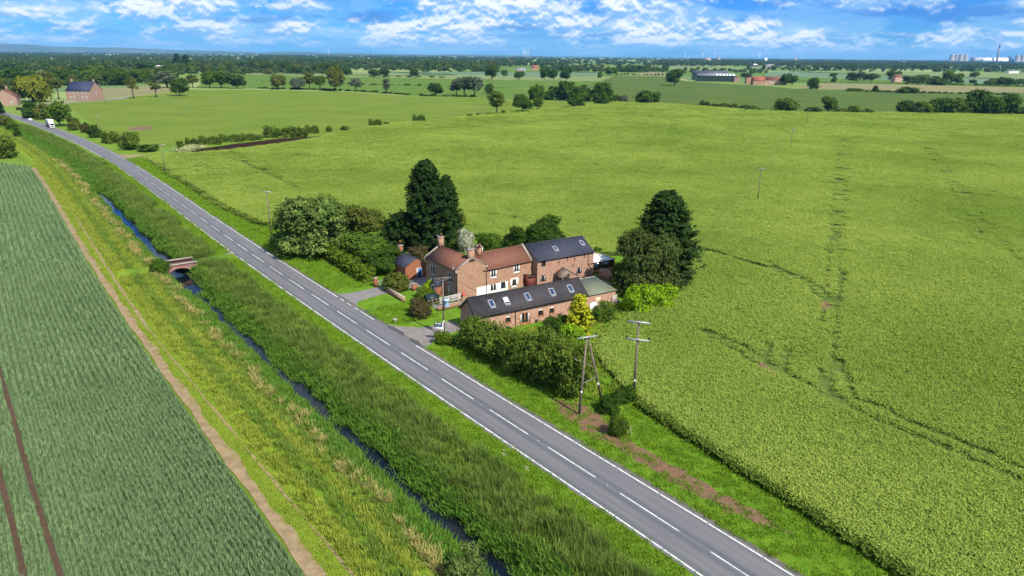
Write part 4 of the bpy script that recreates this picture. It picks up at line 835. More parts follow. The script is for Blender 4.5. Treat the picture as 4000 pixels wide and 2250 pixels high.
for dx in (-1.2, 1.2):
    wire(up(PR_, hR + .1, dx), up(R2[0], R2[1] + .1, dx * .8), 1.2, 'thin wire running over the crop from the two-armed pole to the lone field pole')
    wire(up(R2[0], R2[1] + .1, dx * .8), up(*[PL[(3087, 587)][0], PL[(3087, 587)][1] + .1], dx * .8), 1.4, 'thin wire between the two nearest poles of the bright crop')
    wire(up(P_tr, h_tr, dx), up(PA, hA, dx), .9, 'thin wire over the roadside hedge from transformer pole to A-frame pole')
    wire(up(PL[(1060, 930)][0], PL[(1060, 930)][1], dx), up(PL[(648, 684)][0], PL[(648, 684)][1], dx), 1.0, 'thin wire along the verge between the two roadside poles')
wire((P_tr[0] + 1.1, P_tr[1], h_tr - .3), tuple(np.append(SDW(61.4, 21.9), 5.4)), .5, 'thin service wire from the transformer pole to the farmhouse front')

# ------------------------------------------------------------------ the lorry and the car
def wheel(par, x, y, r, w):
    t = MB().lathe([(r * .62, -w/2), (r * .95, -w/2), (r, -w * .3), (r, w * .3), (r * .95, w/2), (r * .62, w/2)], 18).build('wheel', M_['black_plastic'], par); t.location = (x, y, r); t.rotation_euler = (R_(90), 0, 0)
    MB().lathe([(.02, -w * .42), (r * .6, -w * .40), (r * .62, w * .40), (.02, w * .42)], 14).build('rim', M_['galvanised'], t)
lk = tag(empty('box_lorry', tuple(at(446, 1.75, .06)), road_dir(446) + math.pi), 'white lorry with a tall cream-topped box, leading the white car along the road', 'lorry')
cab = MB(); prof = [(-2.0, .45), (0, .45), (.06, 1.5), (-.12, 2.85), (-.55, 3.2), (-2.0, 3.25)]      # side profile of the cab, x forward
for sy in (1,): 
    n = len(prof); lw = 1.22; i0 = len(cab.v); cab.v += [(x, -lw, z) for x, z in prof] + [(x, lw, z) for x, z in prof]
    cab.f += [tuple(range(i0, i0 + n)), tuple(range(i0 + 2 * n - 1, i0 + n - 1, -1))] + [(i0 + (k + 1) % n, i0 + k, i0 + n + k, i0 + n + (k + 1) % n) for k in range(n)]
cbo = cab.build('cab', plain('lorry_white', (.82, .82, .82), (.74, .74, .75), 2, .35, spec=.5), lk)
MB().quad((.075, -1.08, 1.62), (.075, 1.08, 1.62), (-.085, 1.08, 2.72), (-.085, -1.08, 2.72)).build('windscreen', M_['glass'], cbo)
for y in (-1.235, 1.235): MB().quad((-.35, y, 1.65), (-1.3, y, 1.65), (-1.3, y, 2.6), (-.45, y, 2.6)).build('side_window', M_['glass'], cbo)
MB().box(.03, .09, -.6, .6, .62, 1.32).build('grille', M_['dark_iron'], cbo)
for y in (-.9, .9): MB().box(.02, .10, y - .2, y + .2, .62, .9).build('headlight', M_['galvanised'], cbo); MB().box(-.15, .05, y * 1.45 - .08, y * 1.45 + .08, 1.8, 2.4).build('mirror', M_['black_plastic'], cbo)
MB().box(-.3, .12, -1.22, 1.22, .3, .58).build('bumper', M_['white_paint'], cbo)
MB().slab((-.6, -1.1, 3.22), (-.6, 1.1, 3.22), (-1.95, 1.15, 4.35), (-1.95, -1.15, 4.35), .08).build('wind_deflector', MATS['lorry_white'], cbo)
bx_ = MB().box(-10.4, -2.15, -1.27, 1.27, 1.05, 4.6).build('box_body', plain('lorry_side', (.30, .31, .36), (.24, .25, .30), 1, .5), lk); MB().box(-10.42, -2.13, -1.29, 1.29, 4.6, 4.66).build('box_roof', plain('lorry_cream', (.62, .56, .46), (.54, .49, .40), 1, .7), bx_); MB().box(-2.14, -2.10, -1.27, 1.27, 1.05, 4.6).build('front_panel', MATS['lorry_white'], bx_)
MB().box(-10.2, -.4, -.45, .45, .6, 1.05).build('chassis', M_['dark_iron'], lk); MB().box(-8, -3.2, -1.2, 1.2, .35, .95).build('side_guard', M_['dark_iron'], lk)
for x in (-.95, -8.3): 
    for y in (-1.05, 1.05): wheel(lk, x, y, .5, .34)
cr = tag(empty('car', tuple(at(507, 1.7, .06)), road_dir(507) + math.pi), 'white hatchback car following the lorry along the road', 'car')
def loft(secs):
    mb = MB(); n = len(secs[0])
    for s_ in secs: mb.v += s_
    for k in range(len(secs) - 1):
        for j in range(n - 1): mb.f.append((k*n + j, k*n + j + 1, (k+1)*n + j + 1, (k+1)*n + j))
    mb.f += [tuple(range(n))[::-1], tuple((len(secs)-1)*n + j for j in range(n))]; return mb
def csec(x, w, zb, zt): return [(x, -w, zb), (x, -w * 1.02, (zb + zt) / 2), (x, -w * .9, zt), (x, 0, zt + .03), (x, w * .9, zt), (x, w * 1.02, (zb + zt) / 2), (x, w, zb)]
loft([csec(2.05, .72, .4, .66), csec(1.85, .84, .25, .78), csec(1.0, .88, .22, .95), csec(.4, .89, .22, 1.0), csec(-1.6, .89, .22, 1.02), csec(-2.0, .84, .28, .95), csec(-2.1, .76, .4, .8)]).build('body', MATS['lorry_white'], cr, smooth=False)
cbn = loft([csec(.85, .80, .96, .99), csec(.15, .70, .98, 1.40), csec(-.9, .70, .99, 1.45), csec(-1.65, .68, .99, 1.32), csec(-2.0, .74, .94, 1.0)]).build('cabin', MATS['lorry_white'], cr)
MB().quad((.83, -.66, 1.01), (.83, .66, 1.01), (.2, .58, 1.40), (.2, -.58, 1.40)).build('windscreen', M_['glass'], cbn)
for y in (-1, 1): MB().quad((.45, y * .81, 1.04), (-1.6, y * .82, 1.04), (-1.45, y * .74, 1.32), (.05, y * .74, 1.36)).build('side_window', M_['glass'], cbn); MB().box(1.88, 2.0, y * .62 - .16, y * .62 + .16, .6, .74).build('headlight', M_['galvanised'], cr)
MB().box(1.98, 2.08, -.45, .45, .34, .52).build('grille', M_['black_plastic'], cr)
for x in (1.3, -1.35):
    for y in (-.80, .80): wheel(cr, x, y, .31, .2)

# ------------------------------------------------------------------ distant houses and farm buildings
def house(name, label, cat, base, w, d, ze, zr, rot, wallm, roofm, along='x', wins=(), side=(), chim=(), gov=.15, door=None):
    """base = pixel of the middle of the front wall's foot; front wall faces -y of the local frame"""
    P = np.array(G(*base)); e = tag(empty(name, (P[0], P[1], 0), rot), label, cat); x0, x1 = -w / 2, w / 2; m_ = MB()
    hf = [(a - x0, b - x0, c, f) for a, b, c, f in wins]
    ap_ = None if along == 'x' else (w / 2, zr - .05)
    m_.wall((x0, 0, 0), (1, 0, 0), w, ze, hf, apex=ap_); m_.wall((x1, 0, 0), (0, 1, 0), d, ze, list(side), apex=(d / 2, zr - .05) if along == 'x' else None); m_.wall((x1, d, 0), (-1, 0, 0), w, ze, apex=ap_); m_.wall((x0, d, 0), (0, -1, 0), d, ze, apex=(d / 2, zr - .05) if along == 'x' else None)
    m_.build('wall', M_[wallm], e)
    for q in hf: window(e, (x0, 0, 0), (1, 0, 0), q, 'white_paint', 1, bars=1, fw=.12, sill='white_paint')
    for q in side: window(e, (x1, 0, 0), (0, 1, 0), q, 'white_paint', 0, fw=.12, sill='white_paint')
    pitched(e, x0, x1, 0, d, ze, zr, along, roofm, gov=gov, ov=.25)
    for cx_, cy_ in chim: chimney(e, cx_, cy_, zr - .8, zr + 1.4, .95, .75, wallm, 2 if cat == 'house' else 1, 'coping')
    if door: MB().box(door - .5, door + .5, -.04, -.005, 0, 2.1).build('door', M_['dark_iron'], e); MB().slab((door - 1.1, -1.0, 2.5), (door, -1.0, 3.1), (door, 0, 3.1), (door - 1.1, 0, 2.5), .12).slab((door + 1.1, -1.0, 2.5), (door, -1.0, 3.1), (door, 0, 3.1), (door + 1.1, 0, 2.5), .12).build('porch_roof', M_[roofm], e)
    return e
brickmat('pale_brick', (.44, .27, .20), (.38, .23, .17), (.46, .36, .29), (.46, .32, .25), wash=.2)
plain('pink_render', (.58, .37, .29), (.50, .32, .25), .4); plain('terracotta_roof', (.36, .105, .055), (.28, .085, .05), .5)
tilemat('navy_slate', (.040, .052, .12), (.036, .046, .105), (.02, .022, .05), .4, .4, (.05, .06, .13))
dP = G(330, 393)
house('brick_house', 'two-storey pale brick house with navy slate roof and two chimneys beyond the left field', 'house', (309, 393), 14.6, 13.0, 5.7, 10.6, R_(-2), 'pale_brick', 'navy_slate', wins=[(-5.4, -4.3, 3.9, 5.5), (-3.2, -2.1, 3.9, 5.5), (-.5, .5, 3.9, 5.5), (2.1, 3.2, 3.9, 5.5), (4.3, 5.4, 3.9, 5.5), (-5.3, -4.2, .9, 2.7), (-3.2, -2.1, .9, 2.7), (2.1, 3.2, .9, 2.7), (4.3, 5.4, .9, 2.7)], side=[(5.6, 6.5, 3.6, 5.0)], chim=[(-6.7, 6.5), (6.7, 6.5)], door=0.0).scale = (1.5, 1.5, 1.5)
house('brick_cottage', 'orange-pink brick cottage gable cut by the left edge of the view', 'cottage', (22, 412), 11.4, 12.0, 4.6, 8.4, R_(24), 'pale_brick', 'red_tiles', 'y', wins=[(-2.5, -1.4, .8, 2.3), (2.6, 3.7, .8, 2.3)], chim=[(0, 10.5)]).scale = (1.45, 1.45, 1.45)
gb = np.array(G(2950, 320)); mpp = depth(gb) / FP
def shed(label, base, w, d, ze, zr, rot, wallm, roofm, n, lights=0):
    P = np.array(G(*base)); e = tag(empty('farm_shed', (P[0], P[1], 0), rot), label, 'farm shed'); m_ = MB(); x0, x1 = -w/2, w/2
    m_.wall((x0, 0, 0), (1, 0, 0), w, ze); m_.wall((x1, 0, 0), (0, 1, 0), d, ze, apex=(d/2, zr - .05)); m_.wall((x1, d, 0), (-1, 0, 0), w, ze); m_.wall((x0, d, 0), (0, -1, 0), d, ze, [(d * .25, d * .75, 0, ze * .75)], rev=.3, apex=(d/2, zr - .05)); m_.build('wall', M_[wallm], e)
    pitched(e, x0, x1, 0, d, ze, zr, 'x', roofm, ov=.4, th=.2); k = (zr - ze) / (d / 2)
    for i in range(lights): x = x1 - 4 - i * w * .085; MB().slab((x - 1.4, 1.0, ze + k + .1), (x + 1.4, 1.0, ze + k + .1), (x + 1.4, d/2 - 1, zr - k + .1), (x - 1.4, d/2 - 1, zr - k + .1), .06).build('roof_light', M_['white_paint'], e)
    MB().box(x0 - .06, x0 - .02, d * .25, d * .75, 0, ze * .74).build('door', M_['galvanised'], e); return e
plain('green_cladding', (.012, .034, .024), (.018, .042, .030), .3, .6); plain('sheet_grey', (.27, .30, .31), (.22, .25, .26), .2, .6); plain('sheet_dark', (.075, .085, .12), (.095, .10, .135), .2, .6)
shed('long dark green farm shed with a pale grey roof in the far right fields', (2797, 319), 148 * mpp, 20, 10.5, 13.8, R_(-6), 'green_cladding', 'sheet_grey', 0, 6)
shed('dark-roofed farm shed standing behind the long green one', (2775, 313), 142 * mpp, 24, 12.5, 17.0, R_(-6), 'green_cladding', 'sheet_dark', 0)
house('brick_shed', 'small tan brick shed at the right end of the long green farm shed', 'shed', (2877, 321), 8.5, 8, 8.6, 9.6, R_(-5), 'pale_brick', 'pink_render' if False else 'red_tiles')
house('farm_cottage', 'red-roofed brick cottage left of the long pink farmhouse', 'cottage', (2965, 332), 20, 11, 6.5, 12.5, R_(4), 'farm_brick', 'terracotta_roof', wins=[(-6, -4, 1.2, 3.2), (3, 5, 1.2, 3.2)], chim=[(8, 5.5)])
house('pink_farmhouse', 'long pale pink farmhouse with brown-red roof beside the tan field', 'house', (3028, 332), 34, 10, 7.5, 12.5, R_(-4), 'pink_render', 'red_tiles', wins=[(-14, -12, 4.6, 6.6), (-5, -3, 4.6, 6.6), (8, 10, 4.6, 6.6), (-12, -9, 1, 3.2), (0, 2, 1, 3.2), (9, 11, 1, 3.2)], chim=[(0, 5)])
house('brick_store', 'square brown brick store left of the red-roofed cottage', 'store', (2926, 327), 10, 9, 10, 11, R_(0), 'farm_brick', 'red_tiles')
house('field_house', 'small salmon-pink house among dark trees in the right distance', 'house', (3509, 321), 15.5, 11, 9, 14, R_(10), 'pink_render', 'red_tiles', wins=[(-4, -2, 1.5, 3.5)], chim=[(6.8, 5.5)])
house('roadside_store', 'tall square brick store with flat white top among the left trees', 'store', (627, 288), 15, 14, 15.5, 16.2, R_(8), 'pale_brick', 'white_paint')
for nm, lb, bs, w_, d_, ze_, zr_, wm, rm in [('farm_barn', 'grey-roofed barn between the trees behind the square brick store', (607, 255), 26, 16, 8, 14, 'coping', 'sheet_grey'), ('red_roof_house', 'red-roofed house among trees in the central distance', (2090, 276), 18, 12, 8, 15, 'pale_brick', 'terracotta_roof'), ('grey_barn', 'low grey-roofed barn near the centre tree belts', (2035, 278), 26, 14, 5, 9, 'coping', 'sheet_grey'), ('white_barn', 'low white-walled barn far off in the central woods', (1435, 233), 60, 25, 8, 14, 'white_paint', 'sheet_grey'), ('white_shed', 'bright white shed in the far right woods', (3533, 247), 38, 20, 12, 17, 'white_paint', 'white_paint'), ('grey_shed', 'pale long shed below the right-hand woods', (3960, 286), 36, 16, 6, 9, 'white_wash', 'sheet_grey'), ('white_cottage', 'white cottage among the far trees right of centre', (2560, 245), 26, 14, 11, 18, 'white_paint', 'terracotta_roof'), ('far_house', 'white house with red roof at the left centre distance', (2002, 253), 30, 14, 9, 16, 'white_paint', 'terracotta_roof'), ('far_barn', 'pale-roofed barn above the tree row at the right centre', (2945, 260), 40, 20, 8, 13, 'sheet_dark', 'white_paint'), ('grey_roof_barn', 'wide grey-roofed barn in the woods left of the tan field', (3010, 265), 40, 24, 8, 15, 'coping', 'sheet_grey'), ('cream_hall', 'cream hall roofs far beyond the left woods', (430, 218), 70, 30, 10, 18, 'white_wash', 'sheet_grey')]:
    house(nm, lb, nm.split('_')[-1], bs, w_, d_, ze_, zr_, R_(6), wm, rm)
ct = np.array(G(1389, 216)); e = tag(empty('church_tower', (ct[0], ct[1], 0)), 'square pale church tower rising from the distant central woods', 'church'); MB().box(-9, 9, -9, 9, 0, 52).build('tower', M_['coping'], e)
for x in (-8, 8):
    for y in (-8, 8): MB().box(x - 1.5, x + 1.5, y - 1.5, y + 1.5, 52, 58).build('pinnacle', M_['coping'], e)
ch_ = np.array(G(1446, 231)); e = tag(empty('factory_chimney', (ch_[0], ch_[1], 0)), 'slim pale chimney beside the low white barn in the distant woods', 'chimney'); MB().lathe([(4, 0), (2.6, 54), (3.0, 54), (3.0, 57)], 14).build('shaft', M_['coping'], e)
def dist_box(name, label, cat, x0, x1, ytop, D, mat, n=1):
    """a far block at distance D between pixel columns x0..x1"""
    e = None; d0 = ray((x0 + x1) / 2, 240); d0 = d0 / d0[1]; P = CAM + d0 * D; w = (x1 - x0) / FP * D; e = tag(empty(name, (P[0], P[1], 0)), label, cat); h = height_to(np.array([P[0], P[1], 0.0]), ytop)
    MB().box(-w/2, w/2, -w/3, w/3, 0, h).build('block', M_[mat], e); MB().box(-w/5, w/5, -w/5, w/5, h, h * 1.12).build('roof_hut', M_[mat], e); return e
dist_box('tower_block', 'pinkish tower block on the right horizon, nearer the centre', 'tower block', 2752, 2774, 226, 7000, 'coping'); dist_box('tower_block', 'smaller pink tower block on the horizon right of the wide one', 'tower block', 2800, 2812, 225, 7000, 'coping'); dist_box('mill', 'white mill block with dark roof on the right horizon', 'mill', 2986, 2995, 227, 7200, 'white_wash'); dist_box('abbey', 'pale abbey tower on the horizon right of the mill', 'abbey', 3100, 3110, 226, 7500, 'coping')

# ------------------------------------------------------------------ power station and wind turbines
def bearing(x, D): d = ray(x, 240); d = d / d[1]; return CAM + d * D
PS = 11600.0
plain('cooling_concrete', (.50, .44, .40), (.44, .39, .36), .01); plain('stack_concrete', (.30, .26, .26), (.25, .22, .22), .01); plain('stack_dark', (.05, .05, .07)); plain('station_white', (.72, .70, .68), (.62, .58, .55), .01)
def ctower(x, lb, D=PS):
    P = bearing(x, D); e = tag(empty('cooling_tower', (P[0], P[1], 0)), lb, 'cooling tower', 'power station cooling towers')
    prof = [(46 * (1 - .42 * (z / 114) ** 1.0 + .34 * max(0, (z / 114 - .45)) ** 1.5), z) for z in np.linspace(0, 114, 14)]
    MB().lathe(prof, 28).build('shell', M_['cooling_concrete'], e, smooth=True); return e
for i, (x, l) in enumerate([(3716, 'left end of the near group of four'), (3733, 'second from the left in the group of four'), (3750, 'third from the left in the group of four'), (3769, 'right end of the near group of four')]): ctower(x, f'pale cooling tower on the right horizon, {l}', PS + (120 if i % 2 else -60))
ctower(3972, 'pale cooling tower right of the station hall, the one nearer the hall', PS); ctower(3992, 'pale cooling tower cut by the right edge of the view', PS + 50)
P = bearing(3893, PS); e = tag(empty('power_station_chimney', (P[0], P[1], 0)), 'very tall grey chimney with a dark top above the power station', 'chimney'); MB().lathe([(16, 0), (13, 120), (12, 212), (12, 259)][:3], 20).build('shaft', M_['stack_concrete'], e); MB().lathe([(12.3, 212), (12.3, 259), (9, 261)], 20).build('dark_top', M_['stack_dark'], e)
P = bearing(3880, PS); e = tag(empty('power_station_hall', (P[0], P[1], 0), R_(0)), 'long white power station hall at the foot of the tall chimney', 'power station')
ww = 125 / FP * PS; MB().box(-ww/2, ww/2, 40, 130, 0, 62).build('turbine_hall', M_['station_white'], e); MB().box(-ww/2 - 30, -ww/2 - 2, 30, 120, 0, 70).box(-ww * .32, -ww * .28, 20, 39, 0, 50).build('bunker', M_['stack_concrete'], e); MB().box(-ww/2, ww/2, 50, 120, 62, 72).build('roof_deck', M_['station_white'], e)
for x, h in ((ww/2 + 20, 85), (ww/2 + 55, 55)): MB().box(x - 14, x + 14, 30, 90, 0, h).build('boiler_house', M_['stack_dark'], e)
def turbine(x, D, h, lb):
    P = bearing(x, D); e = tag(empty('wind_turbine', (P[0], P[1], 0)), lb, 'wind turbine', 'distant wind turbines'); MB().tube([(0, 0, 0), (0, 0, h)], [2.8, 1.8], 8).build('mast', M_['white_paint'], e); MB().box(-2, 2, -6, 4, h - 2, h + 2).build('nacelle', M_['white_paint'], e)
    for k in range(3): a = k * 2.094 + x; MB().tube([(0, -7, h), (math.cos(a) * h * .5, -7, h + math.sin(a) * h * .5)], [2.2, .6], 5).build('blade', M_['white_paint'], e)
for x in (2044, 2052, 2062, 1285, 2675, 2745, 2790, 2965): turbine(x, 11000 + (x % 7) * 250, 95, 'tiny white wind turbine on the far horizon')

# ------------------------------------------------------------------ fields
YG = ((0.165, 0.235, 0.028), (0.25, 0.315, 0.042), (0.135, 0.215, 0.035))
fieldmat('barley', (0.075, 0.125, 0.02), (0.12, 0.17, 0.03), None, fine=2.4, broad=0.035, bump=0.55, bdist=0.3)
fieldmat('wheat_soil', (0.075, 0.125, 0.05), (0.135, 0.205, 0.088), None, fine=3.0, broad=0.05, bump=0.6, bdist=0.25, rows=(RA, 0.5))
fieldmat('meadow', (0.105, 0.175, 0.014), (0.178, 0.24, 0.024), (0.19, 0.22, 0.035), fine=0.7, broad=0.03, bump=0.7, bdist=0.5)
fieldmat('pasture', (0.085, 0.165, 0.016), (0.115, 0.20, 0.022), (0.14, 0.19, 0.03), fine=0.5, broad=0.02, bump=0.6, bdist=0.5)
fieldmat('dark_wheat', (0.060, 0.115, 0.012), (0.115, 0.155, 0.020), (0.055, 0.115, 0.035), fine=0.45, broad=0.018, bump=0.6, bdist=0.5, trams=(R_(112), 26.0, (0.028, 0.06, 0.012)))
fieldmat('blue_wheat', (0.11, 0.19, 0.095), (0.155, 0.235, 0.13), None, fine=0.8, broad=0.01, bump=0.3)
fieldmat('tan_crop', (0.215, 0.205, 0.085), (0.26, 0.235, 0.11), (0.18, 0.20, 0.075), fine=0.8, broad=0.012, bump=0.3)
fieldmat('pale_green', (0.17, 0.235, 0.065), (0.205, 0.26, 0.10), None, fine=0.7, broad=0.01, bump=0.3)
CROP = [(8, 20), (14, 18.7)] + []
def sdp(lst): return [SDW(a, b) for a, b in lst]
edge_near = [at(s, 16.0 + (s - 14) * (4.9 / 34.0) + .15 * math.sin(s * .8), 0)[:2] for s in np.arange(-58, 14, 2.5)]
edge_far = [at(s, np.interp(s, [138, 145, 168, 211, 243, 282], [11.2, 10.3, 8.9, 9.3, 9.9, 11.0]) + .2 * math.sin(s * .5), 0)[:2] for s in np.arange(140, 280, 4)]
barley = edge_near + sdp([(16.5, 19.8), (24.3, 22.8), (30.5, 26.2), (32.6, 29.9), (36.3, 37.2), (37.3, 43.1), (38.4, 53.7), (41, 62), (49.3, 70.5), (58, 73), (66, 68), (71, 58), (76, 53), (92, 52), (104, 50), (112, 44), (124, 26), (132, 17)]) + edge_far \
    + [G(*q)[:2] for q in ((590, 610), (740, 606), (860, 598), (1010, 581), (1180, 556), (1290, 536), (1493, 490), (1660, 480), (1932, 447), (2090, 432), (2233, 422), (2330, 409), (2400, 404), (2466, 403), (2560, 405), (2660, 411), (2854, 428), (3000, 436), (3388, 443), (3737, 446), (4000, 452), (4500, 463))] + [SDW(-58, 420)]
barley = [np.asarray(p)[:2] for p in barley]
poly_sheet('crop_field', barley, 0.50, M_['barley'])
def skirt(name, pts, z0, z1, mat):
    P = np.array(pts); n = len(P); V = [[*p, z0] for p in P] + [[*p, z1] for p in P]; F = [[i, i + 1, n + i + 1, n + i] for i in range(n - 1)]
    return tag(link(name, np_mesh(name, V, [k for f in F for k in f], [4] * len(F), [mat])), kind='structure')
skirt('crop_field_side', barley + [barley[0]], 0.0, 0.499, M_['barley'])
wheat = [at(s, -30.1)[:2] for s in np.arange(-58, 284, 6.0)] + [SDW(286, -25), SDW(288, -27), G(0, 640)[:2], G(-900, 600)[:2], SDW(200, -330), SDW(-58, -330)]
wheat = [np.asarray(p)[:2] for p in wheat]
poly_sheet('wheat_field', wheat, 0.25, M_['wheat_soil'])
poly_sheet('field', [p[:2] for p in px([(252, 410), (330, 385), (388, 389), (560, 373), (737, 350), (1000, 350), (1388, 360), (1656, 380), (1893, 383), (1990, 385), (2120, 392), (2330, 400), (2320, 408), (2233, 421), (1932, 445), (1660, 478), (1490, 488), (1270, 526), (1000, 548), (679, 573), (560, 580), (477, 566), (420, 520), (300, 440)])], 0.03, M_['meadow'])
# strips of pasture and crop beyond the tree row
poly_sheet('field', [p[:2] for p in px([(760, 345), (1000, 346), (1388, 357), (1656, 377), (1893, 381), (2200, 392), (2230, 352), (1900, 341), (1500, 334), (1000, 319), (800, 318)])], 0.034, M_['pasture'])
poly_sheet('field', [p[:2] for p in px([(800, 317), (1000, 318), (1500, 333), (1900, 340), (2230, 351), (2340, 320), (2200, 316), (2000, 312), (1700, 306), (1350, 302), (1000, 293), (860, 290)])], 0.034, M_['pasture'])
poly_sheet('field', [p[:2] for p in px([(880, 289), (1350, 301), (1700, 305), (2000, 311), (2345, 318), (2400, 297), (2000, 300), (1700, 294), (1350, 281), (1000, 280)])], 0.034, M_['pale_green'])
poly_sheet('field', [p[:2] for p in px([(1420, 285), (1700, 292), (2000, 299), (2345, 296), (2340, 284), (1960, 282), (1650, 280)])], 0.038, M_['blue_wheat'])
poly_sheet('field', [p[:2] for p in px([(2240, 325), (2361, 297), (2590, 300), (2680, 318), (3000, 337), (3100, 347), (3400, 355), (3700, 366), (4050, 375), (4300, 440), (4000, 450), (3388, 441), (3000, 434), (2854, 426), (2660, 409), (2466, 401), (2390, 399), (2360, 392)])], 0.032, M_['dark_wheat'])
poly_sheet('field', [p[:2] for p in px([(3110, 345), (3175, 325), (3400, 328), (3620, 333), (4100, 344), (4200, 372), (3700, 365), (3400, 353)])], 0.03, M_['tan_crop'])
poly_sheet('field', [p[:2] for p in px([(3080, 304), (3100, 300), (3310, 308), (3640, 322), (4100, 335), (4100, 343), (3620, 332), (3400, 327), (3180, 324), (3100, 322)])], 0.034, M_['pasture'])
poly_sheet('field', [p[:2] for p in px([(2990, 283), (3150, 280), (3320, 291), (3560, 300), (4100, 318), (4100, 334), (3640, 321), (3310, 306), (3100, 299), (2990, 295)])], 0.034, M_['blue_wheat'])
poly_sheet('field', [p[:2] for p in px([(3150, 279), (3330, 276), (3640, 282), (4100, 287), (4100, 312), (3560, 298), (3320, 289)])], 0.034, M_['pale_green'])
poly_sheet('field', [p[:2] for p in px([(2420, 294), (2540, 281), (2600, 284), (2600, 298)])], 0.038, M_['tan_crop'])
poly_sheet('field', [p[:2] for p in px([(2250, 258), (2600, 260), (3000, 262), (3000, 276), (2600, 270), (2250, 268)])], 0.034, M_['pale_green'])
poly_sheet('field', [p[:2] for p in px([(280, 262), (420, 243), (700, 246), (680, 262), (430, 275)])], 0.034, M_['pasture'])
poly_sheet('field', [p[:2] for p in px([(255, 395), (400, 345), (600, 335), (740, 345), (560, 372), (388, 385)])], 0.026, M_['tan_crop'])
poly_sheet('yard', [p[:2] for p in px([(62, 412), (250, 398), (400, 392), (500, 378), (505, 384), (420, 394), (260, 402), (100, 416)])], 0.036, M_['gravel'])
poly_sheet('bare_soil', ragged([p[:2] for p in px([(500, 500), (540, 492), (590, 494), (600, 502), (560, 510), (510, 508)])], 3, .5), 0.04, M_['brown_soil'])
poly_sheet('tilled_strip', ragged([p[:2] for p in px([(750, 588), (906, 563), (1079, 543), (1275, 530), (1190, 553), (1010, 578), (860, 597), (750, 600)])], 3, .45), 0.045, M_['burnt_soil'])
poly_sheet('field_track', ragged([p[:2] for p in px([(462, 603), (505, 605), (582, 604), (735, 592), (770, 584), (690, 594), (560, 608), (516, 616), (505, 630)])], 2.5, .3), 0.042, M_['tan_soil'])
VERGE_R = [at(s, 3.6)[:2] for s in np.arange(-58, 140, 3)] + [at(s, 3.6)[:2] for s in np.arange(140, 300, 5)] + [at(300, 9)[:2]] + edge_far[::-1] + sdp([(132, 17), (124, 26), (112, 44), (104, 50), (92, 52), (76, 53), (71, 58), (66, 68), (58, 73), (49.3, 70.5), (41, 62), (38.4, 53.7), (37.3, 43.1), (36.3, 37.2), (32.6, 29.9), (30.5, 26.2), (24.3, 22.8), (16.5, 19.8)]) + edge_near[::-1]
poly_sheet('verge', VERGE_R, 0.012, M_['verge_grass'])
brown = [at(s, t)[:2] for s, t in ((23, 7.5), (18, 6.3), (10, 6.0), (4, 5.9), (-4, 6.3), (-9, 6.8), (-12, 8.3), (-7, 8.6), (-1, 8.5), (6, 8.4), (12, 8.9), (16, 10.5), (20, 10.2))]
poly_sheet('bare_soil', ragged(brown, .8, .35), 0.02, M_['brown_soil'])
S1 = [G(2400 + x / 1.932, 1000 + y / 1.932)[:2] for x, y in ((1545, 365), (1600, 362), (1655, 405), (1610, 440), (1540, 415))]
S2 = [G(2400 + x / 1.932, 1000 + y / 1.932)[:2] for x, y in ((1080, 835), (1115, 825), (1165, 868), (1235, 905), (1200, 940), (1160, 905), (1070, 875))]
for q in (S1, S2): poly_sheet('bare_soil', ragged(q, .5, .1), 0.52, M_['brown_soil'])

# ------------------------------------------------------------------ trees, hedges and bushes
for nm, a, b in [('leaf_dark', (.026, .060, .010), (.062, .115, .016)), ('leaf_mid', (.042, .092, .010), (.095, .155, .020)), ('leaf_olive', (.070, .095, .016), (.125, .140, .030)), ('leaf_grey', (.065, .095, .055), (.13, .16, .095)), ('leaf_yellow', (.085, .115, .012), (.17, .185, .024)), ('leaf_gold', (.26, .28, .012), (.48, .47, .03)), ('leaf_lime', (.12, .24, .010), (.25, .38, .018)), ('leaf_conifer', (.010, .028, .008), (.042, .078, .018)), ('leaf_haw', (.022, .058, .008), (.135, .185, .028)), ('leaf_brown', (.060, .055, .022), (.10, .085, .035)), ('leaf_hedge', (.055, .105, .010), (.115, .16, .016)), ('leaf_far', (.026, .056, .016), (.085, .135, .034)), ('leaf_willow', (.024, .046, .012), (.085, .115, .028))]:
    leafmat(nm, a, b)
leafmat('leaf_sycamore', (.032, .085, .014), (.18, .235, .06), obj=0.0); leafmat('elder', (.035, .09, .012), (.17, .21, .065), obj=0.0); leafmat('blossom', (.09, .13, .05), (.62, .62, .52), obj=0.0)
plain('bark', (.11, .085, .06), (.07, .055, .04), 3, .95, bump=.4); plain('bark_pale', (.20, .17, .13), (.13, .11, .085), 3, .95)
M_ = MATS
def unit(v): return v / np.maximum(np.linalg.norm(v, axis=-1, keepdims=True), 1e-9)
def cards(C, N, size, r, aspect=1.35, T=None):
    """leaf-sprays: bent quads at C facing N"""
    n = len(C); N = unit(N); A = r.normal(size=(n, 3)) if T is None else T + r.normal(size=(n, 3)) * .25
    A = unit(A - (A * N).sum(1, keepdims=True) * N); B = np.cross(N, A); s = (size * r.uniform(.6, 1.35, n))[:, None]; a = A * s * .5 * aspect; b = B * s * .5
    k = N * s * r.uniform(-.18, .18, (n, 1))
    return np.stack([C - a * r.uniform(.7, 1.2, (n, 1)) + k, C - b - k * .5, C + a * r.uniform(.8, 1.2, (n, 1)) + k, C + b - k * .5], 1)
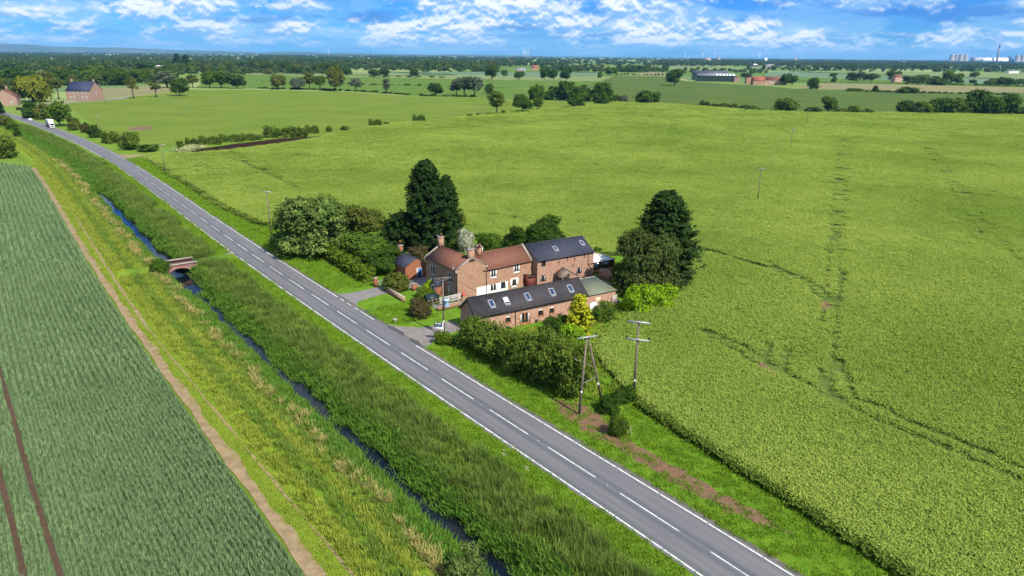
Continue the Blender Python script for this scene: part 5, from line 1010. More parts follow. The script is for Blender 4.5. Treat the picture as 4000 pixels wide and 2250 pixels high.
def crown_np(seed, lobes, ncl, per, cr, leaf, inner=.25, low=-.55, up=.35, flat=.75):
    """foliage as leaf clumps spread through lobes (cx,cy,cz,rx,ry,rz)"""
    r = np.random.default_rng(seed); L = np.array(lobes, float); wt_ = (L[:, 3] * L[:, 4] + L[:, 4] * L[:, 5] + L[:, 3] * L[:, 5]); k = r.choice(len(L), ncl, p=wt_ / wt_.sum())
    d = unit(r.normal(size=(ncl * 3, 3))); d = d[d[:, 2] > low][:ncl]; k = k[:len(d)]
    rad = np.where(r.random(len(d)) < inner, r.uniform(.25, .8, len(d)), r.uniform(.82, 1.10, len(d)))
    cc = L[k, :3] + d * L[k, 3:] * rad[:, None]; lr = L[k, 3:].mean(1)
    keep = np.ones(len(cc), bool)
    for j in range(len(L)):      # drop clumps buried in another lobe
        q = ((cc - L[j, :3]) / L[j, 3:]); keep &= ~((k != j) & ((q ** 2).sum(1) < .45) & (rad > .8))
    cc, d = cc[keep], d[keep]; n = len(cc)
    off = r.normal(size=(n, per, 3)) * cr * np.array([1, 1, flat]); C = (cc[:, None] + off).reshape(-1, 3)
    N = (np.repeat(d, per, 0) * .8 + unit(off.reshape(-1, 3)) * .5 + r.normal(size=(n * per, 3)) * .45 + np.array([0, 0, up]))
    rn = np.clip(np.repeat(r.random(n), per) * .6 + r.random(n * per) * .4, 0, 1)
    return cards(C, N, leaf, r), rn
def conifer_np(seed, h, rad, nb, per, leaf, shape=.85, base=.03, spread=.16):
    r = np.random.default_rng(seed); z = h * (base + (1 - base) * r.random(nb) ** .9); f = 1 - z / h; a = r.uniform(0, 2 * math.pi, nb)
    L = rad * (f ** shape) * r.uniform(.55, 1.22, nb) * np.where(f > .75, .85 + .15 * r.random(nb), 1) + .25
    t = np.sqrt(r.uniform(.12, 1, (nb, per))); dirv = np.stack([np.cos(a), np.sin(a), 0 * a], 1)
    C = dirv[:, None] * (L[:, None] * t)[..., None]; C[..., 2] += z[:, None] + L[:, None] * (-.14 * t + .42 * t ** 2.5) * r.uniform(.5, 1.3, (nb, 1))
    C = C + r.normal(size=C.shape) * spread * np.array([1, 1, .7]); C = C.reshape(-1, 3); D = np.repeat(dirv, per, 0)
    N = D * .5 + np.array([0, 0, .75]) + r.normal(size=C.shape) * .45
    T = D + np.array([0, 0, .45]); rn = np.clip(np.repeat(r.random(nb), per) * .6 + r.random(nb * per) * .4, 0, 1)
    return cards(C, N, leaf, r, 1.9, T), rn
def weep_np(seed, lobes, nst, per, leaf, drop):
    r = np.random.default_rng(seed); L = np.array(lobes, float); k = r.integers(len(L), size=nst); d = unit(r.normal(size=(nst, 3))); d[:, 2] = np.abs(d[:, 2]) * .9 - .1
    st_ = L[k, :3] + d * L[k, 3:] * r.uniform(.75, 1.05, (nst, 1)); t = np.linspace(0, 1, per)[None, :, None]
    C = st_[:, None] + d[:, None] * np.array([1, 1, 0]) * t * .8 + np.array([0, 0, -1]) * t ** 1.3 * drop * r.uniform(.4, 1.1, (nst, 1, 1)) + r.normal(size=(nst, per, 3)) * .12
    C = C.reshape(-1, 3); C[:, 2] = np.maximum(C[:, 2], .1); D = np.repeat(d, per, 0)
    N = D + r.normal(size=C.shape) * .4; rn = np.clip(np.repeat(r.random(nst), per) * .6 + r.random(nst * per) * .4, 0, 1)
    return cards(C, N, leaf, r, 2.2, np.tile([0, 0, -1.0], (len(C), 1))), rn
def trunk_np(h, r0, lobes, seed, n=7):
    r = np.random.default_rng(seed); mb = MB(); b = [(r.normal() * .03 * h * t, r.normal() * .03 * h * t, h * t) for t in (0, .4, .8, 1.0)]; mb.tube([(0, 0, -.15)] + b[1:], [r0 * 1.25, r0 * .95, r0 * .75, r0 * .5], n)
    for l in lobes[:6]:
        z = h * r.uniform(.45, .95); mb.tube([(0, 0, z), (l[0] * .5, l[1] * .5, (z + l[2]) * .5 + .2), (l[0] * .9, l[1] * .9, l[2])], [r0 * .5, r0 * .33, r0 * .12], 5)
    return mb
def lobeset(seed, n, R, zc, rz, lr, flat=1.0):
    r = np.random.default_rng(seed); out = [(0, 0, zc, R * .62, R * .62, rz * .75)]
    for i in range(n):
        a = i * 2.399 + r.uniform(-.4, .4); q = R * r.uniform(.42, .66); z = zc + rz * r.uniform(-.55, .72); s = lr * r.uniform(.75, 1.2); out.append((q * math.cos(a), q * math.sin(a), z, s, s, s * .85 * flat))
    return out
LIB = {}
def lib(kind, Q, rn, W_, H_, trunk=None, bark='bark'):
    tm = None
    if trunk is not None: o = trunk.build('trunk', M_[bark]); tm = o.data; bpy.data.objects.remove(o)
    LIB[kind] = dict(mesh=quad_mesh('crown', Q, [M_['leaf_mid']], rnd=rn), trunk=tm, W=W_, H=H_)
# near kinds (fine leaves)
lb = lobeset(1, 16, 8.0, 7.0, 6.0, 3.0); lb = lb + [(math.cos(i * 1.05) * 5.6, math.sin(i * 1.05) * 5.6, 2.6, 2.8, 2.8, 2.6) for i in range(6)]
lib('sycamore', *crown_np(1, lb, 1500, 20, .42, .42, inner=.2, low=-.5), 17.6, 13.6, trunk_np(6, .4, lb, 1))
def addlib(kind, seed, n, R, zc, rz, lr, ncl, per, cr, leaf, W_, H_, th=None, **k):
    l = lobeset(seed, n, R, zc, rz, lr); lib(kind, *crown_np(seed, l, ncl, per, cr, leaf, **k), W_, H_, trunk_np(th, .045 * H_ * .55, l, seed) if th else None)
addlib('near_round', 11, 12, 4.0, 4.0, 3.6, 1.7, 620, 20, .30, .30, 8.6, 8.0, 3.4)
addlib('near_bush', 12, 12, 3.0, 1.9, 2.2, 1.5, 520, 20, .26, .26, 6.6, 4.6, 1.2, low=-.8)
r_ = np.random.default_rng(5)
def haw(seed):
    l = lobeset(seed, 13, 3.6, 2.5, 2.6, 1.7); Q, rn = crown_np(seed, l, 520, 16, .28, .26, low=-.8); r = np.random.default_rng(seed + 100)
    ns = 260; d = unit(r.normal(size=(ns, 3)) + np.array([.3, .3, .6])); k = r.integers(len(l), size=ns); L = np.array(l); b = L[k, :3] + d * L[k, 3:] * .95; t = np.linspace(0, 1, 9)[None, :, None]
    C = (b[:, None] + (d[:, None] + np.array([.25, .1, .15])) * t * r.uniform(.5, 1.25, (ns, 1, 1)) + r.normal(size=(ns, 9, 3)) * .05).reshape(-1, 3)
    Q2 = cards(C, np.repeat(d, 9, 0) + r.normal(size=C.shape) * .5 + [0, 0, .5], .22, r, 2.0, np.repeat(d, 9, 0)); m = np.repeat(d, 1, 0)
    return np.concatenate([Q, Q2]), np.concatenate([rn, np.clip(np.repeat(r.random(ns), 9) * .5 + .5, 0, 1)])
lib('haw', *haw(21), 8.2, 5.8, trunk_np(2.2, .16, lobeset(21, 13, 3.6, 2.5, 2.6, 1.7), 21)); lib('haw_b', *haw(22), 8.2, 5.8, trunk_np(2.2, .16, lobeset(22, 13, 3.6, 2.5, 2.6, 1.7), 22))
def conif(kind, seed, h, rad, nb, per, leaf, **k):
    Q, rn = conifer_np(seed, h, rad, nb, per, leaf, **k); mb = MB().tube([(0, 0, -.1), (0, 0, h * .9)], [rad * .09, .04], 8); lib(kind, Q, rn, rad * 2, h, mb)
conif('cypress', 31, 17.0, 5.2, 820, 34, .31, shape=.52, spread=.20); conif('cypress_b', 32, 15.0, 4.2, 640, 34, .30, shape=.58, spread=.20); conif('yew', 33, 6.5, 4.6, 480, 24, .36, shape=.45)
conif('gold', 34, 6.4, 2.2, 210, 24, .25, shape=.55, spread=.14)
wl_ = lobeset(41, 15, 4.8, 5.2, 4.6, 2.2) + [(math.cos(i * 1.25) * 3.8, math.sin(i * 1.25) * 3.8, 2.0, 1.9, 1.9, 2.0) for i in range(5)]
q1 = crown_np(41, wl_, 900, 18, .36, .30, inner=.2, low=-.7); q2 = weep_np(42, wl_, 700, 9, .26, 1.7)
lib('birch', np.concatenate([q1[0], q2[0]]), np.concatenate([q1[1], q2[1]]), 12.0, 10.6, trunk_np(6, .28, wl_, 41))
lib('dome', *crown_np(51, [(0, 0, 1.4, 2.1, 2.1, 1.75)], 420, 22, .14, .17, inner=.15, low=-.7), 4.3, 3.3, trunk_np(1.4, .14, [(0, 0, 1, 1, 1, 1)], 51))
# middle-distance kinds (coarser sprays)
for i, sd in enumerate((61, 62, 63)): addlib('oak%d' % i, sd, 11, 5.0, 6.2, 4.9, 2.5, 340, 13, .62, .75, 11.8, 12.0, 4.2, low=-.7)
for i, sd in enumerate((71, 72)): addlib('ash%d' % i, sd, 13, 3.8, 8.2, 6.2, 1.9, 300, 12, .55, .70, 9.0, 15.2, 5.0, low=-.6)
for i, sd in enumerate((81, 82)): addlib('shrub%d' % i, sd, 10, 3.4, 2.4, 2.6, 1.7, 220, 13, .45, .55, 7.4, 5.6, 1.4, low=-.8)
addlib('sapling', 91, 7, 1.9, 6.4, 2.6, 1.0, 90, 12, .36, .42, 4.8, 9.4, 5.4, low=-.6)
addlib('poplar', 92, 16, 1.6, 8.5, 7.4, 1.2, 220, 12, .5, .6, 4.6, 16.5, 3.0, low=-.7)
wl2 = lobeset(93, 12, 5.4, 7.5, 4.5, 2.6); lib('willow', *weep_np(93, wl2, 900, 9, .75, 5.0), 14.0, 12.6, trunk_np(6, .45, wl2, 93))
conif('spruce', 94, 12.0, 2.6, 260, 14, .65, shape=.8, spread=.3)
def hedgeblock(seed, L, w, h, n, leaf):
    r = np.random.default_rng(seed); C = r.uniform(-.5, .5, (n, 3)); ax = r.integers(0, 5, n)       # leaves over a block's faces
    C[ax == 0, 2] = .5; C[ax == 1, 1] = .5; C[ax == 2, 1] = -.5; C[ax == 3, 0] = .5; C[ax == 4, 0] = -.5; nz = np.zeros((n, 3)); nz[ax == 0, 2] = 1; nz[ax == 1, 1] = 1; nz[ax == 2, 1] = -1; nz[ax == 3, 0] = 1; nz[ax == 4, 0] = -1
    C = C * [L, w, h] + [0, 0, h / 2] + r.normal(size=(n, 3)) * leaf * .6 + np.stack([0 * C[:, 0], 0 * C[:, 0], .28 * C[:, 2] * 0 + h * .14 * np.sin(C[:, 0] * 9) * (C[:, 2] > 0)], 1); C[:, 2] = np.maximum(C[:, 2], .05); return cards(C, nz + r.normal(size=(n, 3)) * .55 + [0, 0, .3], leaf, r), r.random(n)
lib('block', *hedgeblock(95, 10, 2.2, 2.2, 1500, .55), 10, 2.3)

def plant(kind, P, Wm, Hm, mat, label, cat='tree', group=None, rot=None, name=None, Dm=None, parts=True):
    k = LIB[kind]; nm = name or {'bush': 'bush', 'hedge': 'hedge', 'shrub': 'shrub', 'conifer': 'conifer'}.get(cat, 'tree'); rz = random.uniform(0, 6.28) if rot is None else rot
    e = tag(empty(nm, (P[0], P[1], P[2] if len(P) > 2 else 0), rz), label, cat, group); sx, sy, sz = Wm / k['W'], (Dm or Wm) / k['W'], Hm / k['H']; e.scale = (sx, sy, sz)
    c = link('foliage' if cat in ('bush', 'hedge', 'shrub') else 'crown', k['mesh'], e); c.material_slots[0].link = 'OBJECT'; c.material_slots[0].material = M_[mat]
    if k['trunk'] is not None: link('trunk' if cat not in ('bush', 'hedge', 'shrub') else 'stem', k['trunk'], e)
    return e
def box_tree(kind, box, mat, label, cat='tree', skirt=0.0, page=None, group=None, name=None, wide=1.0, rot=None):
    """stand a tree on the ground so that it fills the box (x0,y0,x1,y1) it has in the photograph; skirt = how far its middle lies behind its foot, in half-widths"""
    x0, y0, x1, y1 = box
    if page is not None: x0, x1 = [page * 1000 + v / 2.576 for v in (x0, x1)]; y0, y1 = [100 + v / 2.576 for v in (y0, y1)]
    P = np.array(G((x0 + x1) / 2, y1)); Wm = (x1 - x0) * depth(P) / FP; d = P[:2] / np.linalg.norm(P[:2])
    if skirt: P[:2] += d * Wm / 2 * skirt; Wm *= depth(P) / depth(P - np.append(d * Wm / 2 * skirt, 0))
    return plant(kind, P, Wm * wide, max(height_to(P, y0), .6), mat, label, cat, group, rot, name)
NT = [  # near trees and bushes: box in photograph pixels
 ('sycamore', (1066, 748, 1390, 1018), 'leaf_sycamore', 'great round sycamore with pale flower tufts, by the roadside pole', 'tree', .75),
 ('near_round', (1330, 788, 1520, 960), 'leaf_olive', 'olive-green bushy tree behind the great sycamore', 'tree', .6),
 ('near_round', (1270, 800, 1400, 950), 'leaf_mid', 'mid-green tree squeezed between the sycamore and the olive bushy tree', 'tree', .6),
 ('cypress', (1562, 632, 1780, 985), 'leaf_conifer', 'tallest dark cypress behind the farmhouse', 'conifer', .35),
 ('cypress_b', (1680, 690, 1814, 965), 'leaf_conifer', 'second dark cypress, shorter, at the right side of the tallest', 'conifer', .35),
 ('yew', (1485, 838, 1665, 985), 'leaf_conifer', 'low spreading dark yew at the foot of the tall cypress', 'conifer', .5),
 ('near_round', (1325, 898, 1520, 1035), 'leaf_mid', 'spreading apple tree behind the clipped hedge', 'tree', .5),
 ('near_round', (1425, 955, 1585, 1075), 'leaf_dark', 'dark apple tree beside the wash-house with the blue door', 'tree', .5),
 ('dome', (1499, 1066, 1598, 1140), 'leaf_olive', 'clipped round topiary bush at the head of the garden wall', 'bush', .5),
 ('near_bush', (1596, 1172, 1692, 1242), 'leaf_brown', 'dark brown-green clipped bush on the front lawn by the tank', 'bush', .5),
 ('near_bush', (1718, 833, 1815, 925), 'leaf_yellow', 'yellowish bushy tree in front of the dark cypresses', 'tree', .5),
 ('near_bush', (1715, 905, 1795, 975), 'leaf_mid', 'green bush behind the farmhouse wing, left of the blossom bush', 'bush', .4),
 ('near_bush', (1785, 898, 1858, 985), 'blossom', 'bush covered in white blossom behind the farmhouse wing', 'bush', .4),
 ('near_bush', (1855, 905, 1960, 985), 'leaf_mid', 'green bush behind the red wing roof, right of the blossom bush', 'bush', .4),
 ('near_bush', (1590, 960, 1668, 1020), 'leaf_brown', 'russet-green bush between the wash-house and the farmhouse', 'bush', .4),
 ('near_round', (1966, 872, 2070, 985), 'leaf_dark', 'lower of two dark trees behind the slate-roofed house', 'tree', .4),
 ('near_round', (2045, 836, 2212, 985), 'leaf_dark', 'taller of two dark trees behind the slate-roofed house', 'tree', .4),
 ('cypress', (2440, 752, 2728, 1118), 'leaf_conifer', 'dark cypress standing alone at the right end of the farmyard', 'conifer', .35),
 ('birch', (2368, 885, 2662, 1160), 'leaf_willow', 'drooping brown-green birch in front of the lone cypress', 'tree', .45),
 ('near_round', (2380, 1010, 2470, 1130), 'leaf_willow', 'low dark tree shading the outhouse roof beside the drooping birch', 'tree', .4),
 ('near_bush', (2420, 1108, 2550, 1232), 'leaf_lime', 'lime-green ivy-clad bush under the drooping birch, nearer the outhouse', 'bush', .5),
 ('near_bush', (2510, 1108, 2632, 1215), 'leaf_lime', 'lime-green ivy-clad bush under the drooping birch, nearer the crop', 'bush', .5),
 ('gold', (2206, 1153, 2312, 1318), 'leaf_gold', 'golden yellow conifer in front of the long barn', 'conifer', .3),
 ('near_bush', (2312, 1184, 2402, 1258), 'leaf_mid', 'round green shrub against the brick outhouse wall', 'shrub', .4),
 ('near_bush', (2120, 1232, 2215, 1310), 'leaf_dark', 'dark rose bush beside the golden conifer', 'shrub', .3),
 ('haw', (1780, 1252, 1965, 1390), 'leaf_haw', 'windswept hawthorn at the lane end of the roadside hedge', 'bush', .75),
 ('haw_b', (1850, 1284, 2050, 1432), 'leaf_haw', 'windswept hawthorn, second from the lane in the roadside hedge', 'bush', .75),
 ('haw', (1930, 1298, 2130, 1470), 'leaf_haw', 'windswept hawthorn, third from the lane in the roadside hedge', 'bush', .7),
 ('haw_b', (2005, 1308, 2205, 1510), 'leaf_haw', 'windswept hawthorn, fourth from the lane in the roadside hedge', 'bush', .65),
 ('haw', (2080, 1322, 2270, 1540), 'leaf_haw', 'windswept hawthorn, fifth from the lane in the roadside hedge', 'bush', .6),
 ('haw_b', (2150, 1345, 2318, 1562), 'leaf_haw', 'windswept hawthorn at the A-frame pole end of the roadside hedge', 'bush', .6),
 ('haw', (2060, 1300, 2200, 1420), 'leaf_haw', 'hawthorn on the garden side of the roadside hedge', 'bush', .5),
 ('near_bush', (2190, 1270, 2300, 1370), 'leaf_lime', 'light green shrub below the golden conifer', 'shrub', .5),
 ('near_bush', (1790, 1240, 1850, 1350), 'leaf_mid', 'low green shrub at the lane corner of the barn', 'shrub', .5),
 ('near_bush', (2330, 1545, 2420, 1622), 'leaf_dark', 'dark bramble clump at the foot of the A-frame pole', 'bush', .5),
 ('near_bush', (2400, 1515, 2490, 1575), 'leaf_dark', 'dark bramble clump at the foot of the two-armed pole', 'bush', .5),
 ('near_bush', (2375, 1620, 2450, 1705), 'leaf_haw', 'low bramble bush beside the short fence post', 'bush', .4),
 ('near_bush', (1620, 1128, 1700, 1175), 'leaf_hedge', 'light green flowering shrubs inside the garden wall', 'shrub', .3),
 ('near_bush', (1652, 1098, 1708, 1148), 'leaf_lime', 'lime-green shrub against the farmhouse front', 'shrub', .3),
 ('near_bush', (1700, 1295, 1775, 1345), 'leaf_hedge', 'tall weeds around the foot of the transformer pole', 'shrub', .3),
 ('near_bush', (590, 1015, 668, 1065), 'leaf_mid', 'pale-flowered bush at the left end of the brick bridge', 'bush', .4),
 ('near_bush', (1750, 2150, 1900, 2285), 'elder', 'elder bush with cream flower heads at the water, lower edge of the view', 'bush', .3),
 ('near_bush', (2535, 950, 2600, 1000), 'leaf_mid', 'small green bush just behind the lone cypress', 'bush', .4),
 ('near_bush', (2318, 962, 2352, 1000), 'leaf_mid', 'small bush at the back corner of the slate-roofed house', 'bush', .4),
]
for kd, bx, mt_, lb_, ct_, sk in NT: box_tree(kd, bx, mt_, lb_, ct_, sk, rot=None)
for i, (s, t, l) in enumerate([(98.5, 12.6, 'yellow-green clipped hedge section at the sycamore end'), (92.0, 12.3, 'yellow-green clipped hedge section in the middle of the front hedge'), (85.5, 12.0, 'yellow-green clipped hedge section nearest the gate pillar')]):
    plant('block', at(s, t), 7.4 if i < 2 else 8.6, 2.6 - .25 * i, 'leaf_hedge', l, 'hedge', 'clipped front hedge', rot=RA, Dm=9.5)
fp = tag(empty('fence_post', tuple(G(2459, 1700))), 'short wooden fence post beside the low bramble bush', 'post'); MB().box(-.08, .08, -.08, .08, 0, 1.2).build('post', M_['weathered_wood'], fp)

